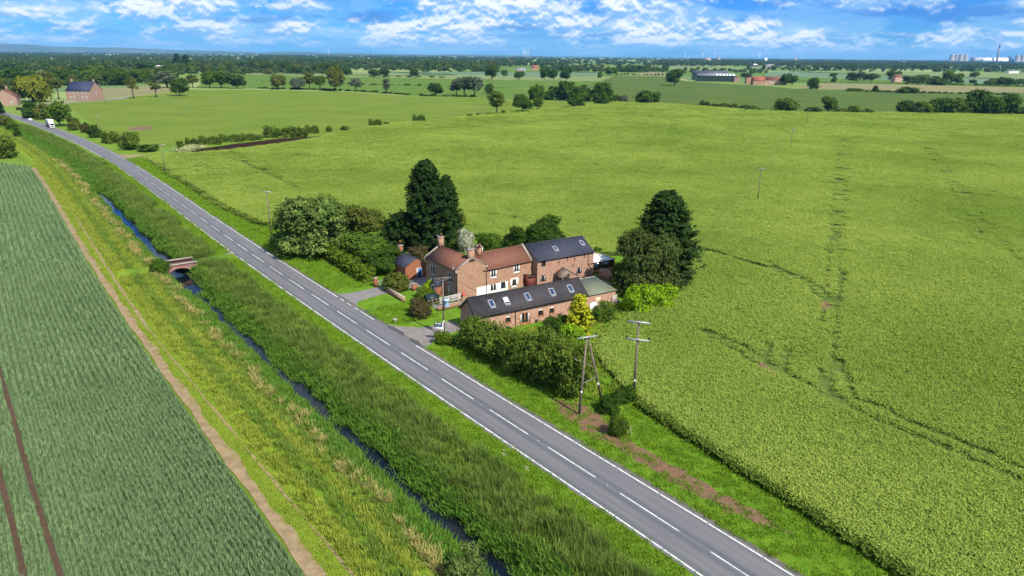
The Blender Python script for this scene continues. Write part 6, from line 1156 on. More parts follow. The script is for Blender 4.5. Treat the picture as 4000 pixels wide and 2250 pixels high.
MT = [  # middle distance: page (thousand-pixel column), box in that page's zoomed pixels
 (0, 'willow', (145, 500, 525, 770), 'leaf_yellow', 'large yellow-green weeping willow beside the pale brick house', 'tree'),
 (0, 'shrub0', (240, 770, 420, 935), 'leaf_dark', 'dark green bush at the far end of the roadside thicket', 'bush'), (0, 'shrub1', (370, 750, 560, 945), 'leaf_olive', 'olive bush in the roadside thicket beside the car', 'bush'),
 (0, 'oak0', (490, 770, 720, 1015), 'leaf_mid', 'bushy green tree beside the lorry', 'tree'), (0, 'shrub0', (690, 920, 810, 1055), 'leaf_olive', 'olive roadside bush just past the lorry', 'bush'),
 (0, 'shrub1', (815, 955, 915, 1080), 'leaf_brown', 'brownish roadside bush left of the crossarm pole', 'bush'), (0, 'shrub0', (885, 1000, 1020, 1130), 'leaf_dark', 'dark roadside bush touching the crossarm pole', 'bush'),
 (0, 'shrub1', (1030, 1045, 1220, 1185), 'leaf_haw', 'wide dark roadside bush right of the crossarm pole', 'bush'), (0, 'shrub0', (1225, 1078, 1415, 1255), 'leaf_haw', 'rounded dark roadside bush near the field entrance', 'bush'), (0, 'shrub1', (1395, 1180, 1590, 1270), 'leaf_dark', 'low dark bush at the field entrance', 'bush'),
 (0, 'shrub0', (-60, 1110, 165, 1340), 'leaf_haw', 'dark bush at the left edge beside the tan path', 'bush'), (0, 'shrub1', (-20, 880, 130, 1000), 'leaf_olive', 'olive bush by the road at the left edge', 'bush'), (0, 'shrub0', (70, 960, 180, 1060), 'leaf_mid', 'green bush on the ditch bank at the left edge', 'bush'),
 (0, 'spruce', (145, 1035, 220, 1125), 'leaf_dark', 'small dark pointed bush on the ditch bank', 'bush'), (0, 'spruce', (-45, 735, 45, 890), 'leaf_conifer', 'dark conifer at the left edge above the road', 'conifer'), (0, 'shrub0', (165, 820, 225, 850), 'leaf_brown', 'tiny brown bush on the grass by the cottage', 'bush'),
 (0, 'sapling', (530, 528, 660, 745), 'leaf_olive', 'slender young tree left of the pale brick house', 'tree'), (0, 'sapling', (1290, 540, 1400, 735), 'leaf_olive', 'slender young tree at the edge of the meadow', 'tree'), (0, 'sapling', (1515, 570, 1630, 722), 'leaf_olive', 'shorter young tree at the edge of the meadow', 'tree'),
 (0, 'oak1', (1715, 520, 1905, 708), 'leaf_dark', 'dark round tree with a clear trunk at the meadow corner', 'tree'), (0, 'ash0', (1885, 480, 2000, 625), 'leaf_olive', 'thin olive tree behind the dark round meadow tree', 'tree'),
 (0, 'oak2', (2030, 445, 2190, 630), 'leaf_mid', 'twin-stemmed tree at the far meadow edge, left one', 'tree'), (0, 'oak0', (2140, 440, 2320, 630), 'leaf_mid', 'twin-stemmed tree at the far meadow edge, right one', 'tree'), (0, 'oak1', (2290, 480, 2480, 635), 'leaf_dark', 'wide dark tree right of the twin-stemmed pair', 'tree'),
 (0, 'spruce', (1750, 290, 1840, 420), 'leaf_conifer', 'dark pointed conifer in the left tree belt, first of a pair', 'conifer'), (0, 'spruce', (1830, 300, 1930, 430), 'leaf_conifer', 'dark pointed conifer in the left tree belt, second of a pair', 'conifer'),
 (0, 'oak1', (1390, 360, 1570, 480), 'leaf_dark', 'dark tree left of the square brick store', 'tree'), (0, 'oak0', (1345, 430, 1510, 580), 'leaf_mid', 'bright green tree below the square brick store', 'tree'), (0, 'ash0', (1575, 440, 1790, 625), 'leaf_grey', 'grey-green willow mass below the square brick store', 'tree'),
 (1, 'oak0', (150, 490, 305, 643), 'leaf_olive', 'olive round tree in the meadow hedge row', 'tree'), (1, 'oak2', (350, 515, 515, 645), 'leaf_grey', 'silver-grey willow in the meadow hedge row', 'tree'), (1, 'ash0', (485, 450, 600, 640), 'leaf_olive', 'tall thin olive tree beside the silver-grey willow', 'tree'), (1, 'ash1', (580, 490, 710, 640), 'leaf_mid', 'drooping green tree right of the tall thin olive tree', 'tree'),
 (1, 'oak1', (700, 395, 895, 660), 'leaf_olive', 'half-bare tall tree in the meadow hedge row', 'tree'), (1, 'ash0', (950, 515, 1060, 662), 'leaf_grey', 'narrow grey ivy-clad tree in the middle of the meadow hedge row', 'tree'), (1, 'poplar', (1280, 515, 1352, 685), 'leaf_grey', 'narrowest grey tree standing alone in the meadow hedge row', 'tree'),
 (1, 'oak2', (1730, 565, 1880, 710), 'leaf_dark', 'neat umbrella-shaped dark tree in the meadow hedge row', 'tree'), (1, 'ash1', (1950, 520, 2080, 705), 'leaf_grey', 'grey-green poplar clump, left tree of three', 'tree'), (1, 'ash0', (2020, 490, 2170, 712), 'leaf_grey', 'grey-green poplar clump, middle tree of three', 'tree'), (1, 'ash1', (2120, 490, 2285, 718), 'leaf_grey', 'grey-green poplar clump, right tree of three', 'tree'),
 (1, 'shrub0', (2300, 585, 2395, 690), 'leaf_dark', 'small dark tree right of the poplar clump', 'tree'), (1, 'ash0', (2335, 630, 2510, 898), 'leaf_haw', 'tall olive tree at the corner of the bright crop', 'tree'),
 (1, 'oak0', (2300, 395, 2440, 545), 'leaf_dark', 'dark solitary tree in the strip pastures, right of centre', 'tree'), (1, 'oak1', (860, 420, 970, 505), 'leaf_dark', 'dark tree in the left strip pasture hedge', 'tree'), (1, 'oak2', (1130, 430, 1250, 520), 'leaf_dark', 'left of two joined trees in the strip pastures', 'tree'), (1, 'oak0', (1235, 430, 1350, 518), 'leaf_dark', 'right of two joined trees in the strip pastures', 'tree'), (1, 'oak1', (1545, 430, 1640, 522), 'leaf_dark', 'lone dark tree on the pale strip pasture', 'tree'), (1, 'oak2', (2460, 440, 2535, 518), 'leaf_dark', 'small dark tree right of the dark solitary one', 'tree'),
 (2, 'near_round', (-15, 675, 220, 880), 'leaf_dark', 'broad dark tree at the far edge of the bright crop, the leftmost of its row', 'tree'), (2, 'ash1', (205, 715, 315, 860), 'leaf_mid', 'slim tree touching the right side of the broad dark tree', 'tree'), (2, 'shrub1', (165, 565, 340, 750), 'leaf_mid', 'green tree behind the slim tree at the crop edge', 'tree'),
 (2, 'ash0', (360, 590, 460, 745), 'leaf_mid', 'pale-stemmed tree at the left end of the copse', 'tree'), (2, 'shrub0', (420, 565, 650, 755), 'leaf_dark', 'left dark tree of the copse beyond the crop', 'tree'), (2, 'shrub1', (590, 568, 800, 765), 'leaf_dark', 'middle dark tree of the copse beyond the crop', 'tree'), (2, 'shrub0', (780, 575, 1015, 768), 'leaf_dark', 'right dark tree of the copse beyond the crop', 'tree'),
 (2, 'shrub0', (550, 675, 730, 825), 'leaf_dark', 'round dark tree in front of the copse, left one', 'tree'), (2, 'shrub1', (810, 650, 975, 800), 'leaf_dark', 'round dark tree in front of the copse, right one', 'tree'), (2, 'shrub0', (310, 660, 420, 750), 'leaf_dark', 'dark bush at the foot of the copse', 'bush'),
 (2, 'shrub1', (1080, 680, 1170, 778), 'leaf_grey', 'grey-green bush at the right end of the copse', 'bush'), (2, 'shrub0', (985, 700, 1110, 755), 'leaf_haw', 'low dark bush between the copse and the grey-green bush', 'bush'), (2, 'shrub1', (1240, 630, 1480, 788), 'leaf_dark', 'large dark bush standing alone on the crop brow', 'bush'),
 (2, 'oak1', (1540, 425, 1725, 605), 'leaf_dark', 'big solitary oak with a clear trunk in the dark green field', 'tree'), (2, 'oak0', (275, 420, 385, 550), 'leaf_dark', 'left of three field oaks in the central strips', 'tree'), (2, 'oak2', (365, 430, 470, 552), 'leaf_dark', 'middle of three field oaks in the central strips', 'tree'), (2, 'oak1', (480, 410, 605, 558), 'leaf_dark', 'right of three field oaks in the central strips', 'tree'), (2, 'shrub0', (860, 465, 910, 525), 'leaf_mid', 'small ragged tree at the corner of the dark green field', 'tree'), (2, 'oak0', (930, 415, 1060, 505), 'leaf_mid', 'green tree at the end of the central tree row', 'tree'), (2, 'oak2', (20, 450, 130, 545), 'leaf_dark', 'dark tree at the left of the central strips', 'tree'),
 (2, 'oak1', (2290, 470, 2410, 530), 'leaf_dark', 'dark tree between the green shed and the cottages', 'tree'), (3, 'oak0', (120, 485, 225, 600), 'leaf_dark', 'dark tree at the right end of the pink farmhouse, nearer one', 'tree'), (3, 'oak2', (185, 495, 300, 600), 'leaf_dark', 'dark tree at the right end of the pink farmhouse, farther one', 'tree'), (3, 'shrub0', (390, 525, 510, 638), 'leaf_dark', 'dark feathery tree at the left end of the tan field', 'tree'),
 (3, 'shrub1', (45, 705, 280, 870), 'leaf_haw', 'broad olive-dark tree on the crop brow, right of centre', 'tree'), (3, 'oak1', (525, 705, 690, 880), 'leaf_mid', 'green tree on the crop brow between two thin poles', 'tree'), (3, 'shrub0', (360, 820, 530, 882), 'leaf_dark', 'low hedge bush left of the green brow tree', 'bush'), (3, 'shrub1', (665, 820, 800, 882), 'leaf_haw', 'low hedge bush right of the green brow tree', 'bush'), (3, 'shrub0', (790, 805, 930, 888), 'leaf_haw', 'rounded hedge bush at the gap in the brow hedge', 'bush'), (3, 'shrub1', (945, 825, 1065, 890), 'leaf_haw', 'last hedge bush before the gap in the brow hedge', 'bush'),
 (3, 'shrub0', (1280, 755, 1460, 885), 'leaf_dark', 'dark bush at the left end of the right-hand thicket', 'bush'), (3, 'shrub1', (1440, 735, 1660, 890), 'leaf_haw', 'olive bush second in the right-hand thicket', 'bush'), (3, 'shrub0', (1600, 730, 1880, 892), 'leaf_dark', 'dark tree third in the right-hand thicket', 'tree'), (3, 'shrub1', (1470, 800, 1590, 892), 'leaf_grey', 'greyish bush in front of the right-hand thicket', 'bush'), (3, 'shrub1', (1770, 700, 2020, 892), 'leaf_haw', 'tree fourth in the right-hand thicket', 'tree'), (3, 'shrub0', (1950, 648, 2190, 895), 'leaf_dark', 'tallest tree of the right-hand thicket', 'tree'), (3, 'shrub1', (2090, 670, 2360, 902), 'leaf_dark', 'broad dark tree right of the tallest thicket tree', 'tree'), (3, 'shrub0', (2270, 700, 2520, 902), 'leaf_dark', 'dark tree at the right end of the thicket', 'tree'), (3, 'shrub0', (2470, 820, 2640, 905), 'leaf_dark', 'low dark bush at the right edge of the crop brow', 'bush'),
 (3, 'oak0', (800, 470, 900, 550), 'leaf_dark', 'dark tree at the left end of the grove by the salmon-pink house', 'tree'), (3, 'oak1', (870, 455, 980, 555), 'leaf_grey', 'grey-green tree in the grove by the salmon-pink house', 'tree'), (3, 'oak2', (970, 475, 1110, 560), 'leaf_dark', 'dark tree in the middle of the grove by the salmon-pink house', 'tree'), (3, 'oak0', (1195, 455, 1330, 560), 'leaf_dark', 'dark tree touching the left side of the salmon-pink house', 'tree'), (3, 'oak1', (1350, 505, 1490, 580), 'leaf_dark', 'low dark tree touching the right side of the salmon-pink house', 'tree'), (3, 'oak2', (1480, 485, 1620, 575), 'leaf_mid', 'green tree right of the salmon-pink house', 'tree'), (3, 'oak0', (1750, 450, 1860, 590), 'leaf_mid', 'tall green tree right of the salmon-pink house', 'tree'), (3, 'shrub0', (1620, 530, 1800, 600), 'leaf_dark', 'dark thicket below the tall green tree', 'bush'), (3, 'oak1', (1830, 475, 1950, 590), 'leaf_mid', 'green tree beside the tall one at the right of the grove', 'tree'),
 (3, 'oak2', (2025, 460, 2130, 530), 'leaf_mid', 'solitary round tree on the pale right-hand field', 'tree'), (3, 'shrub1', (2025, 535, 2095, 580), 'leaf_dark', 'small bush below the solitary round tree', 'bush'), (3, 'oak0', (2300, 520, 2440, 610), 'leaf_dark', 'dark tree at the far right hedge', 'tree'), (3, 'shrub0', (2190, 545, 2300, 600), 'leaf_mid', 'bush left of the dark tree at the far right hedge', 'bush'), (3, 'shrub1', (1310, 605, 1510, 680), 'leaf_dark', 'spreading bush on the lower edge of the tan field', 'bush'), (3, 'shrub0', (785, 630, 960, 660), 'leaf_haw', 'low long bush on the lower edge of the tan field', 'bush'), (3, 'spruce', (1045, 605, 1110, 665), 'leaf_mid', 'small pointed tree on the lower edge of the tan field', 'tree'), (3, 'shrub1', (2415, 675, 2515, 730), 'leaf_dark', 'round bush right of the tan field', 'bush'), (3, 'oak1', (615, 475, 695, 520), 'leaf_dark', 'small tree on the blue-green strip', 'tree'), (3, 'shrub0', (635, 515, 690, 570), 'leaf_dark', 'small bush below the small tree on the blue-green strip', 'bush'),
]
for pgx, kd, bx, mt_, lb_, ct_ in MT: box_tree(kd, bx, mt_, lb_, ct_, 0.45 if kd.startswith('shrub') else 0.1, page=pgx)
# single bushes of the broken field hedges
HB = [(0, [(1780, 1160, 1860, 1240), (1885, 1155, 1990, 1225), (2025, 1130, 2210, 1200), (2230, 1110, 2430, 1175), (2440, 1100, 2560, 1160)]), (1, [(0, 1085, 70, 1150), (118, 1040, 485, 1130), (515, 1020, 625, 1085), (700, 1010, 768, 1068), (848, 1000, 928, 1052), (1145, 960, 1260, 1025), (1280, 960, 1348, 1008), (1585, 915, 1695, 978), (2120, 880, 2182, 925), (2210, 880, 2255, 920), (2315, 868, 2370, 910), (2465, 850, 2515, 895)])]
HBL = ['smallest hedge bush nearest the field entrance', 'second small hedge bush from the field entrance', 'longer hedge block behind the white-flowered weeds', 'long hedge block above the left end of the dark tilled strip', 'square hedge block above the dark tilled strip', 'short hedge block left of the longest one', 'longest clipped hedge block above the dark tilled strip', 'square hedge block right of the longest one', 'small round hedge bush past the tip of the tilled strip', 'round hedge bush midway along the crop boundary, left of a wide gap', 'larger oval hedge bush right of a wide gap in the crop boundary', 'small hedge bush beside the larger oval one', 'broad lone hedge bush in the long bare stretch of the crop boundary', 'small hedge bush left of the tall olive tree', 'tiniest hedge bush left of the tall olive tree', 'hedge bush just left of the tall olive tree', 'hedge bush just right of the tall olive tree']
k_ = 0
for pgx, bs in HB:
    for b_ in bs:
        wd = b_[2] - b_[0]; e = box_tree('block' if wd > 90 else 'shrub%d' % (k_ % 2), b_, 'leaf_haw', HBL[k_], 'bush', .3, page=pgx, group='bushes of the broken field hedge', rot=R_(8) if wd > 90 else None)
        if wd > 90: e.scale.y = max(e.scale.x, 1.0) * .9
        k_ += 1
def row_bushes(pgx, pts, n, w, h, label, group, kinds=('shrub0', 'shrub1'), mats=('leaf_haw', 'leaf_dark'), jit=.35, skip=0.0, cat='bush'):
    """a row of separate bushes or trees along a hedge line; sizes in metres"""
    P = np.array([G(pgx * 1000 + x / 2.576, 100 + y / 2.576)[:2] for x, y in pts]); sg_ = np.linalg.norm(np.diff(P, axis=0), axis=1); cum = np.append(0, np.cumsum(sg_))
    for i in range(n):
        if random.random() < skip: continue
        q = (i + .5 + random.uniform(-jit, jit)) / n * cum[-1]; p = np.array([np.interp(q, cum, P[:, 0]), np.interp(q, cum, P[:, 1])]); f = random.uniform(.65, 1.35)
        plant(random.choice(kinds), (p[0], p[1], 0), w * f, h * random.uniform(.7, 1.3), random.choice(mats), label, cat, group)
row_bushes(1, [(0, 632), (400, 640), (1000, 662), (1700, 708), (2400, 722)], 40, 6.5, 2.2, 'low dark bush in the gappy hedge along the top of the meadow', 'bushes of the meadow-top hedge', skip=.1)
row_bushes(1, [(900, 590), (1300, 600), (1700, 605)], 6, 9, 2.6, 'flat dark bush standing in the pasture strips', 'bushes in the pasture strips', skip=.1)
row_bushes(1, [(1100, 512), (1500, 516), (1950, 525)], 7, 10, 2.8, 'small dark bush along the pale strip', 'bushes along the pale strip')
row_bushes(2, [(1040, 500), (1200, 502), (1530, 505)], 13, 5, 4, 'tiny orchard tree in the pale strip below the tree row', 'orchard trees', ('oak0', 'oak1'), ('leaf_dark', 'leaf_mid'), cat='tree')
row_bushes(2, [(1500, 790), (1700, 800), (1900, 805)], 8, 4.5, 1.6, 'low bush of the brow hedge', 'bushes of the brow hedge')
row_bushes(2, [(1900, 815), (2150, 830), (2500, 855)], 11, 7, 4.2, 'dark bush of the thick hedge along the crop brow', 'bushes of the thick brow hedge')
row_bushes(3, [(980, 665), (1320, 672), (2000, 690), (2560, 700)], 22, 7, 2.4, 'low bush in the hedge below the tan field', 'bushes below the tan field')
row_bushes(3, [(1380, 570), (1900, 596), (2560, 610)], 14, 8, 3, 'low bush in the hedge above the tan field', 'bushes above the tan field')
def hedge_line(label, pts, pgx, w, h, mat='leaf_dark', dens=1.6, leaf=.9):
    P = np.array([G(pgx * 1000 + x / 2.576, 100 + y / 2.576)[:2] for x, y in pts]); r = np.random.default_rng(len(label)); sg_ = np.linalg.norm(np.diff(P, axis=0), axis=1); cum = np.append(0, np.cumsum(sg_)); n = int(cum[-1] * dens * (w + 2 * h) / leaf ** 2 * .25)
    q = r.uniform(0, cum[-1], n); x = np.interp(q, cum, P[:, 0]); y = np.interp(q, cum, P[:, 1]); th = r.uniform(-.2, math.pi + .2, n); a = math.atan2(*(P[-1] - P[0])[::-1]); hh = h * (.85 + .25 * np.sin(q * .13) * np.sin(q * .047 + 1))
    C = np.stack([x - math.sin(a) * np.cos(th) * w / 2, y + math.cos(a) * np.cos(th) * w / 2, .15 + np.abs(np.sin(th)) * hh], 1); N = np.stack([-math.sin(a) * np.cos(th), math.cos(a) * np.cos(th), np.abs(np.sin(th))], 1) + r.normal(size=(n, 3)) * .4
    return tag(link('field_hedge', quad_mesh('field_hedge', cards(C, N, leaf, r), [M_[mat]], rnd=r.random(n))), label, 'hedge', 'field hedges')
hedge_line('dark hedge dividing the two green pasture strips', [(0, 562), (300, 574), (1000, 592), (1700, 612), (2576, 630)], 1, 1.8, 1.3)
hedge_line('dark hedge below the left tree belt', [(820, 495), (1300, 512), (1900, 500)], 1, 2.5, 1.8)
hedge_line('hedge between the tan field and the green strip', [(300, 570), (800, 580), (1700, 597), (2600, 618)], 3, 4.5, 3.0, 'leaf_haw')
hedge_line('hedge above the blue-green strip', [(220, 466), (800, 486), (1500, 512), (2576, 548)], 3, 4, 3.0)
hedge_line('hedge on the lower edge of the tan field', [(980, 660), (1500, 682), (2050, 690), (2600, 692)], 3, 3.5, 2.4, 'leaf_haw')
hedge_line('hedge in front of the copse at the crop edge', [(930, 785), (1110, 775)], 2, 3.0, 2.6, 'leaf_hedge')
hedge_line('long hedge beneath the central tree row', [(640, 475), (930, 470), (1540, 468), (1800, 470)], 2, 4, 3)
hedge_line('hedge before the dark trees in the left distance', [(1340, 470), (1890, 497), (2010, 505)], 1, 4, 3)
hedge_line('brow hedge of the bright crop left of the thin poles', [(-300, 868), (300, 872), (1060, 890)], 3, 3.0, 2.0)

# belts of trees in the distance, each tree its own object
def belt(pgx, box, n, h, label, group, kinds=('oak0', 'shrub0', 'oak2', 'shrub1', 'oak1'), mats=('leaf_dark', 'leaf_dark', 'leaf_mid', 'leaf_far', 'leaf_olive'), wr=.9):
    x0, y0, x1, y1 = box
    for i in range(n):
        x = x0 + (x1 - x0) * (i + random.random()) / n; y = y0 + (y1 - y0) * random.random(); P = G(pgx * 1000 + x / 2.576, 100 + y / 2.576); hh = h * random.uniform(.65, 1.3); kd = random.choice(kinds); k = LIB[kd]
        plant(kd, P, hh * k['W'] / k['H'] * random.uniform(.85, 1.3) * wr, hh, random.choice(mats), label, 'tree', group)
belt(0, (-60, 560, 520, 660), 14, 17, 'leafy tree in the dense belt behind the willow and the cottage', 'trees behind the willow')
belt(0, (480, 520, 1340, 605), 22, 17, 'leafy tree in the dense belt behind the pale brick house', 'trees behind the brick house')
belt(0, (1300, 500, 1760, 600), 9, 15, 'leafy tree in the belt behind the young meadow trees', 'trees behind the young trees')
belt(0, (-20, 400, 760, 470), 17, 16, 'dark tree in the second belt beyond the left pastures', 'trees of the second left belt')
belt(0, (1650, 400, 2576, 500), 22, 18, 'dark tree in the belt above the meadow corner', 'trees above the meadow corner')
belt(1, (-20, 440, 860, 495), 24, 19, 'dark tree in the long wood left of centre', 'trees of the long left wood')
belt(1, (860, 400, 1700, 450), 20, 19, 'tree in the long wood at the centre', 'trees of the long central wood')
belt(1, (1650, 420, 2450, 470), 18, 19, 'tree in the grove right of centre', 'trees of the grove right of centre')
belt(2, (1080, 450, 1540, 468), 15, 14, 'dark tree in the neat row beyond the dark green field', 'trees of the neat row')
belt(2, (300, 420, 930, 470), 14, 15, 'tree among the far pastures left of the neat row', 'trees left of the neat row')
belt(2, (450, 395, 640, 440), 8, 19, 'slim poplar in the far row of poplars', 'row of far poplars', ('poplar',), ('leaf_olive', 'leaf_mid'))
belt(2, (1720, 440, 2576, 480), 17, 13, 'dark tree in the scattered line behind the green shed', 'trees behind the green shed')
belt(3, (0, 420, 860, 455), 16, 15, 'dark tree at the foot of the right-hand woods', 'trees at the foot of the right woods')
belt(3, (850, 420, 2576, 470), 24, 15, 'dark tree along the lower edge of the far right woods', 'trees along the far right woods')

# ------------------------------------------------------------------ scattered instances (crops, grass, reeds, far woods): one object each
def scatter(name, pts, rots, scl, idx, variants, label):
    me = bpy.data.meshes.new(name); n = len(pts); me.vertices.add(n); me.vertices.foreach_set('co', np.asarray(pts, np.float32).ravel())
    for an, ty, arr, key in (('rot', 'FLOAT_VECTOR', rots, 'vector'), ('scl', 'FLOAT_VECTOR', scl, 'vector'), ('idx', 'INT', idx, 'value')):
        a = me.attributes.new(an, ty, 'POINT'); a.data.foreach_set(key, np.asarray(arr, np.int32 if ty == 'INT' else np.float32).ravel())
    o = link(name, me); tag(o, label, None, None, 'stuff'); ng = bpy.data.node_groups.new(name + '_scatter', 'GeometryNodeTree')
    ng.interface.new_socket('Geometry', in_out='INPUT', socket_type='NodeSocketGeometry'); ng.interface.new_socket('Geometry', in_out='OUTPUT', socket_type='NodeSocketGeometry')
    gi = ng.nodes.new('NodeGroupInput'); go_ = ng.nodes.new('NodeGroupOutput'); ip = ng.nodes.new('GeometryNodeInstanceOnPoints'); g2 = ng.nodes.new('GeometryNodeGeometryToInstance')
    for v in reversed(variants):
        src = bpy.data.objects.new(name + '_leafage', v); oi = ng.nodes.new('GeometryNodeObjectInfo'); oi.inputs['Object'].default_value = src; oi.inputs['As Instance'].default_value = False; ng.links.new(oi.outputs['Geometry'], g2.inputs[0])
    def att(nm, ty): a = ng.nodes.new('GeometryNodeInputNamedAttribute'); a.data_type = ty; a.inputs['Name'].default_value = nm; return a.outputs['Attribute']
    e2r = ng.nodes.new('FunctionNodeEulerToRotation'); ng.links.new(att('rot', 'FLOAT_VECTOR'), e2r.inputs[0]); ng.links.new(e2r.outputs[0], ip.inputs['Rotation'])
    ng.links.new(att('scl', 'FLOAT_VECTOR'), ip.inputs['Scale']); ng.links.new(att('idx', 'INT'), ip.inputs['Instance Index']); ip.inputs['Pick Instance'].default_value = True
    ng.links.new(g2.outputs[0], ip.inputs['Instance']); ng.links.new(gi.outputs[0], ip.inputs['Points']); ng.links.new(ip.outputs[0], go_.inputs[0])
    md = o.modifiers.new('scatter', 'NODES'); md.node_group = ng; return o
def tuft(seed, n, spread, h, w, mat, lean=.35, up=1.0, tip=.15, head=0.0):
    """a clump of blades: each blade two quads, bending outwards"""
    r = np.random.default_rng(seed); a = r.uniform(0, 6.283, n); b = np.stack([r.normal(size=n) * spread, r.normal(size=n) * spread, np.zeros(n)], 1); d = np.stack([np.cos(a), np.sin(a), 0 * a], 1); s = np.stack([-np.sin(a), np.cos(a), 0 * a], 1)
    hh = (h * r.uniform(.6, 1.2, n))[:, None]; ww = (w * r.uniform(.7, 1.3, n))[:, None] * .5; z = np.array([0, 0, 1.0]); l = r.uniform(.3, 1.2, (n, 1)) * lean
    m_ = b + z * hh * .55 + d * hh * l * .35; t = b + z * hh * up + d * hh * l
    Q = np.concatenate([np.stack([b - s * ww, b + s * ww, m_ + s * ww, m_ - s * ww], 1), np.stack([m_ - s * ww, m_ + s * ww, t + s * ww * tip, t - s * ww * tip], 1)]); rn = np.tile(r.random(n), 2)
    return quad_mesh('tuft', Q, [mat], rnd=rn)
def leafclump(seed, n, R, h, leaf, mat, flat=.5, lo=.35, nz=.6):
    r = np.random.default_rng(seed); C = np.stack([r.normal(size=n) * R, r.normal(size=n) * R, h * r.uniform(lo, 1.0, n) ** .7], 1); N = r.normal(size=(n, 3)) * nz + [0, 0, .9]
    return quad_mesh('clump', cards(C, N, leaf, r, 1.6), [mat], rnd=r.random(n))
leafmat('barley_leaf', (0.156, 0.244, 0.036), (0.314, 0.388, 0.078), trans=.36, obj=.12, coordvar=(.018, 2.2)); leafmat('wheat_leaf', (0.115, 0.205, 0.088), (0.32, 0.42, 0.205), trans=.28, obj=.25, coordvar=(.07, .6))
leafmat('grass_leaf', (0.078, 0.175, 0.010), (0.19, 0.29, 0.026), obj=.45, coordvar=(.35, .7)); leafmat('long_grass', (0.135, 0.195, 0.018), (0.325, 0.36, 0.060), obj=.45, coordvar=(.16, .9)); leafmat('green_grass', (0.080, 0.155, 0.018), (0.215, 0.285, 0.050), obj=.45, coordvar=(.16, .9)); leafmat('reed_leaf', (0.050, 0.105, 0.016), (0.175, 0.230, 0.050), obj=.5, coordvar=(.22, .9)); leafmat('bank_leaf', (0.05, 0.13, 0.016), (0.125, 0.225, 0.03), obj=.5, coordvar=(.3, .6))
leafmat('dry_grass', (0.24, 0.22, 0.07), (0.44, 0.37, 0.14), obj=.5); leafmat('weed_flower', (.10, .15, .03), (.55, .52, .30), obj=.2)
rs = np.random.default_rng(77)
def seg_dist(P, line):
    line = np.asarray(line, float)[:, :2]; D = np.full(len(P), 1e9)
    for a, b in zip(line[:-1], line[1:]):
        ab = b - a; t = np.clip(((P - a) @ ab) / (ab @ ab), 0, 1); D = np.minimum(D, np.linalg.norm(P - a - t[:, None] * ab, axis=1))
    return D
TL = [px(l, 2400, 1000, 1.932) for l in ([(560, -60), (780, 0), (1000, 70), (1250, 130), (1450, 210), (1560, 285), (1650, 375)], [(560, -40), (850, 28), (1100, 110), (1300, 172), (1440, 242), (1530, 340)], [(640, 605), (800, 690), (950, 775), (1060, 850)], [(700, 600), (900, 690), (1060, 770), (1170, 860)], [(1240, 905), (1450, 1000), (1560, 1095), (1700, 1150), (1900, 1250), (2100, 1340), (2318, 1422), (2700, 1590), (3300, 1850)], [(1540, 975), (1640, 1070), (1700, 1120), (1850, 1130), (2020, 1180), (2200, 1290), (2318, 1332), (2700, 1490), (3300, 1750)], [(1165, 700), (1150, 780), (1140, 830)], [(1295, 740), (1290, 800), (1270, 890)], [(1560, 460), (1545, 520)], [(1720, 150), (1705, 300), (1690, 390)], [(1690, 830), (1740, 960), (1790, 1090)], [(1540, 900), (1560, 990)])]
TL += [px(l) for l in ([(3318, 458), (3300, 700), (3280, 1000), (3262, 1250), (3245, 1560)], [(3285, 458), (3262, 700), (3235, 1000), (3212, 1250)], [(3560, 475), (3720, 700), (3900, 940), (4060, 1150)], [(3530, 475), (3680, 700), (3840, 940)], [(1110, 722), (930, 640), (850, 598)], [(1165, 745), (985, 652), (905, 600)], [(850, 603), (1130, 618), (1300, 600)], [(2700, 985), (2850, 1000), (3000, 1040), (3100, 1095)], [(2700, 420), (2640, 560), (2560, 700)], [(1820, 840), (1950, 850), (2080, 880)])]
TW = [.5, .45, .35, .45, .45, .45, .6, .6, .55, .35, .5, .5, .16, .16, .10, .10, .3, .3, .25, .2, .0, .2]
def grid(x0, x1, y0, y1, sp, jit=.5):
    X, Y = np.meshgrid(np.arange(x0, x1, sp), np.arange(y0, y1, sp)); P = np.stack([X.ravel(), Y.ravel()], 1); return P + rs.uniform(-jit, jit, P.shape) * sp
def invis(P, m=60): 
    v = np.concatenate([P, np.zeros((len(P), 1))], 1) - CAM; w = v @ FW; x = CX + FP * (v @ RT) / w; y = CY - FP * (v @ UP) / w; m = max(m, 550); return (x > -m) & (x < 4000 + m) & (y < 2250 + m) & (w > 0)
bp_, bs_ = [], []
for sp_, d0, d1, sc_ in ((.62, 0, 105, 1.0), (.72, 105, 170, 1.12), (1.45, 170, 270, -1.0), (1.9, 270, 430, -1.3), (2.7, 430, 720, -1.8)):
    P = grid(-230, 640, 12, 720, sp_); D = np.linalg.norm(P, axis=1); k = (D >= d0) & (D < d1) & invis(P); P = P[k]; P = P[inside(P, barley)]
    ok = np.ones(len(P), bool)
    if d1 < 500:
        for l, w_ in zip(TL, TW): ok &= seg_dist(P, l) > w_ * .8 + (.36 if d1 < 180 else .86 if d1 < 300 else 1.15)
        for q in (S1, S2): ok &= ~inside(P, q)
    P = P[ok]; bp_.append(P); bs_.append(np.full(len(P), float(sc_)))
P = np.concatenate(bp_); s_ = np.concatenate(bs_); n = len(P)
E_ = np.array(barley); ed = seg_dist(P, [*barley[:40]])
vi = np.where(s_ < 0, rs.integers(4, 6, n), rs.integers(0, 4, n)); s_ = np.abs(s_); zz = np.full(n, .18); tall = rs.uniform(.85, 1.15, n)
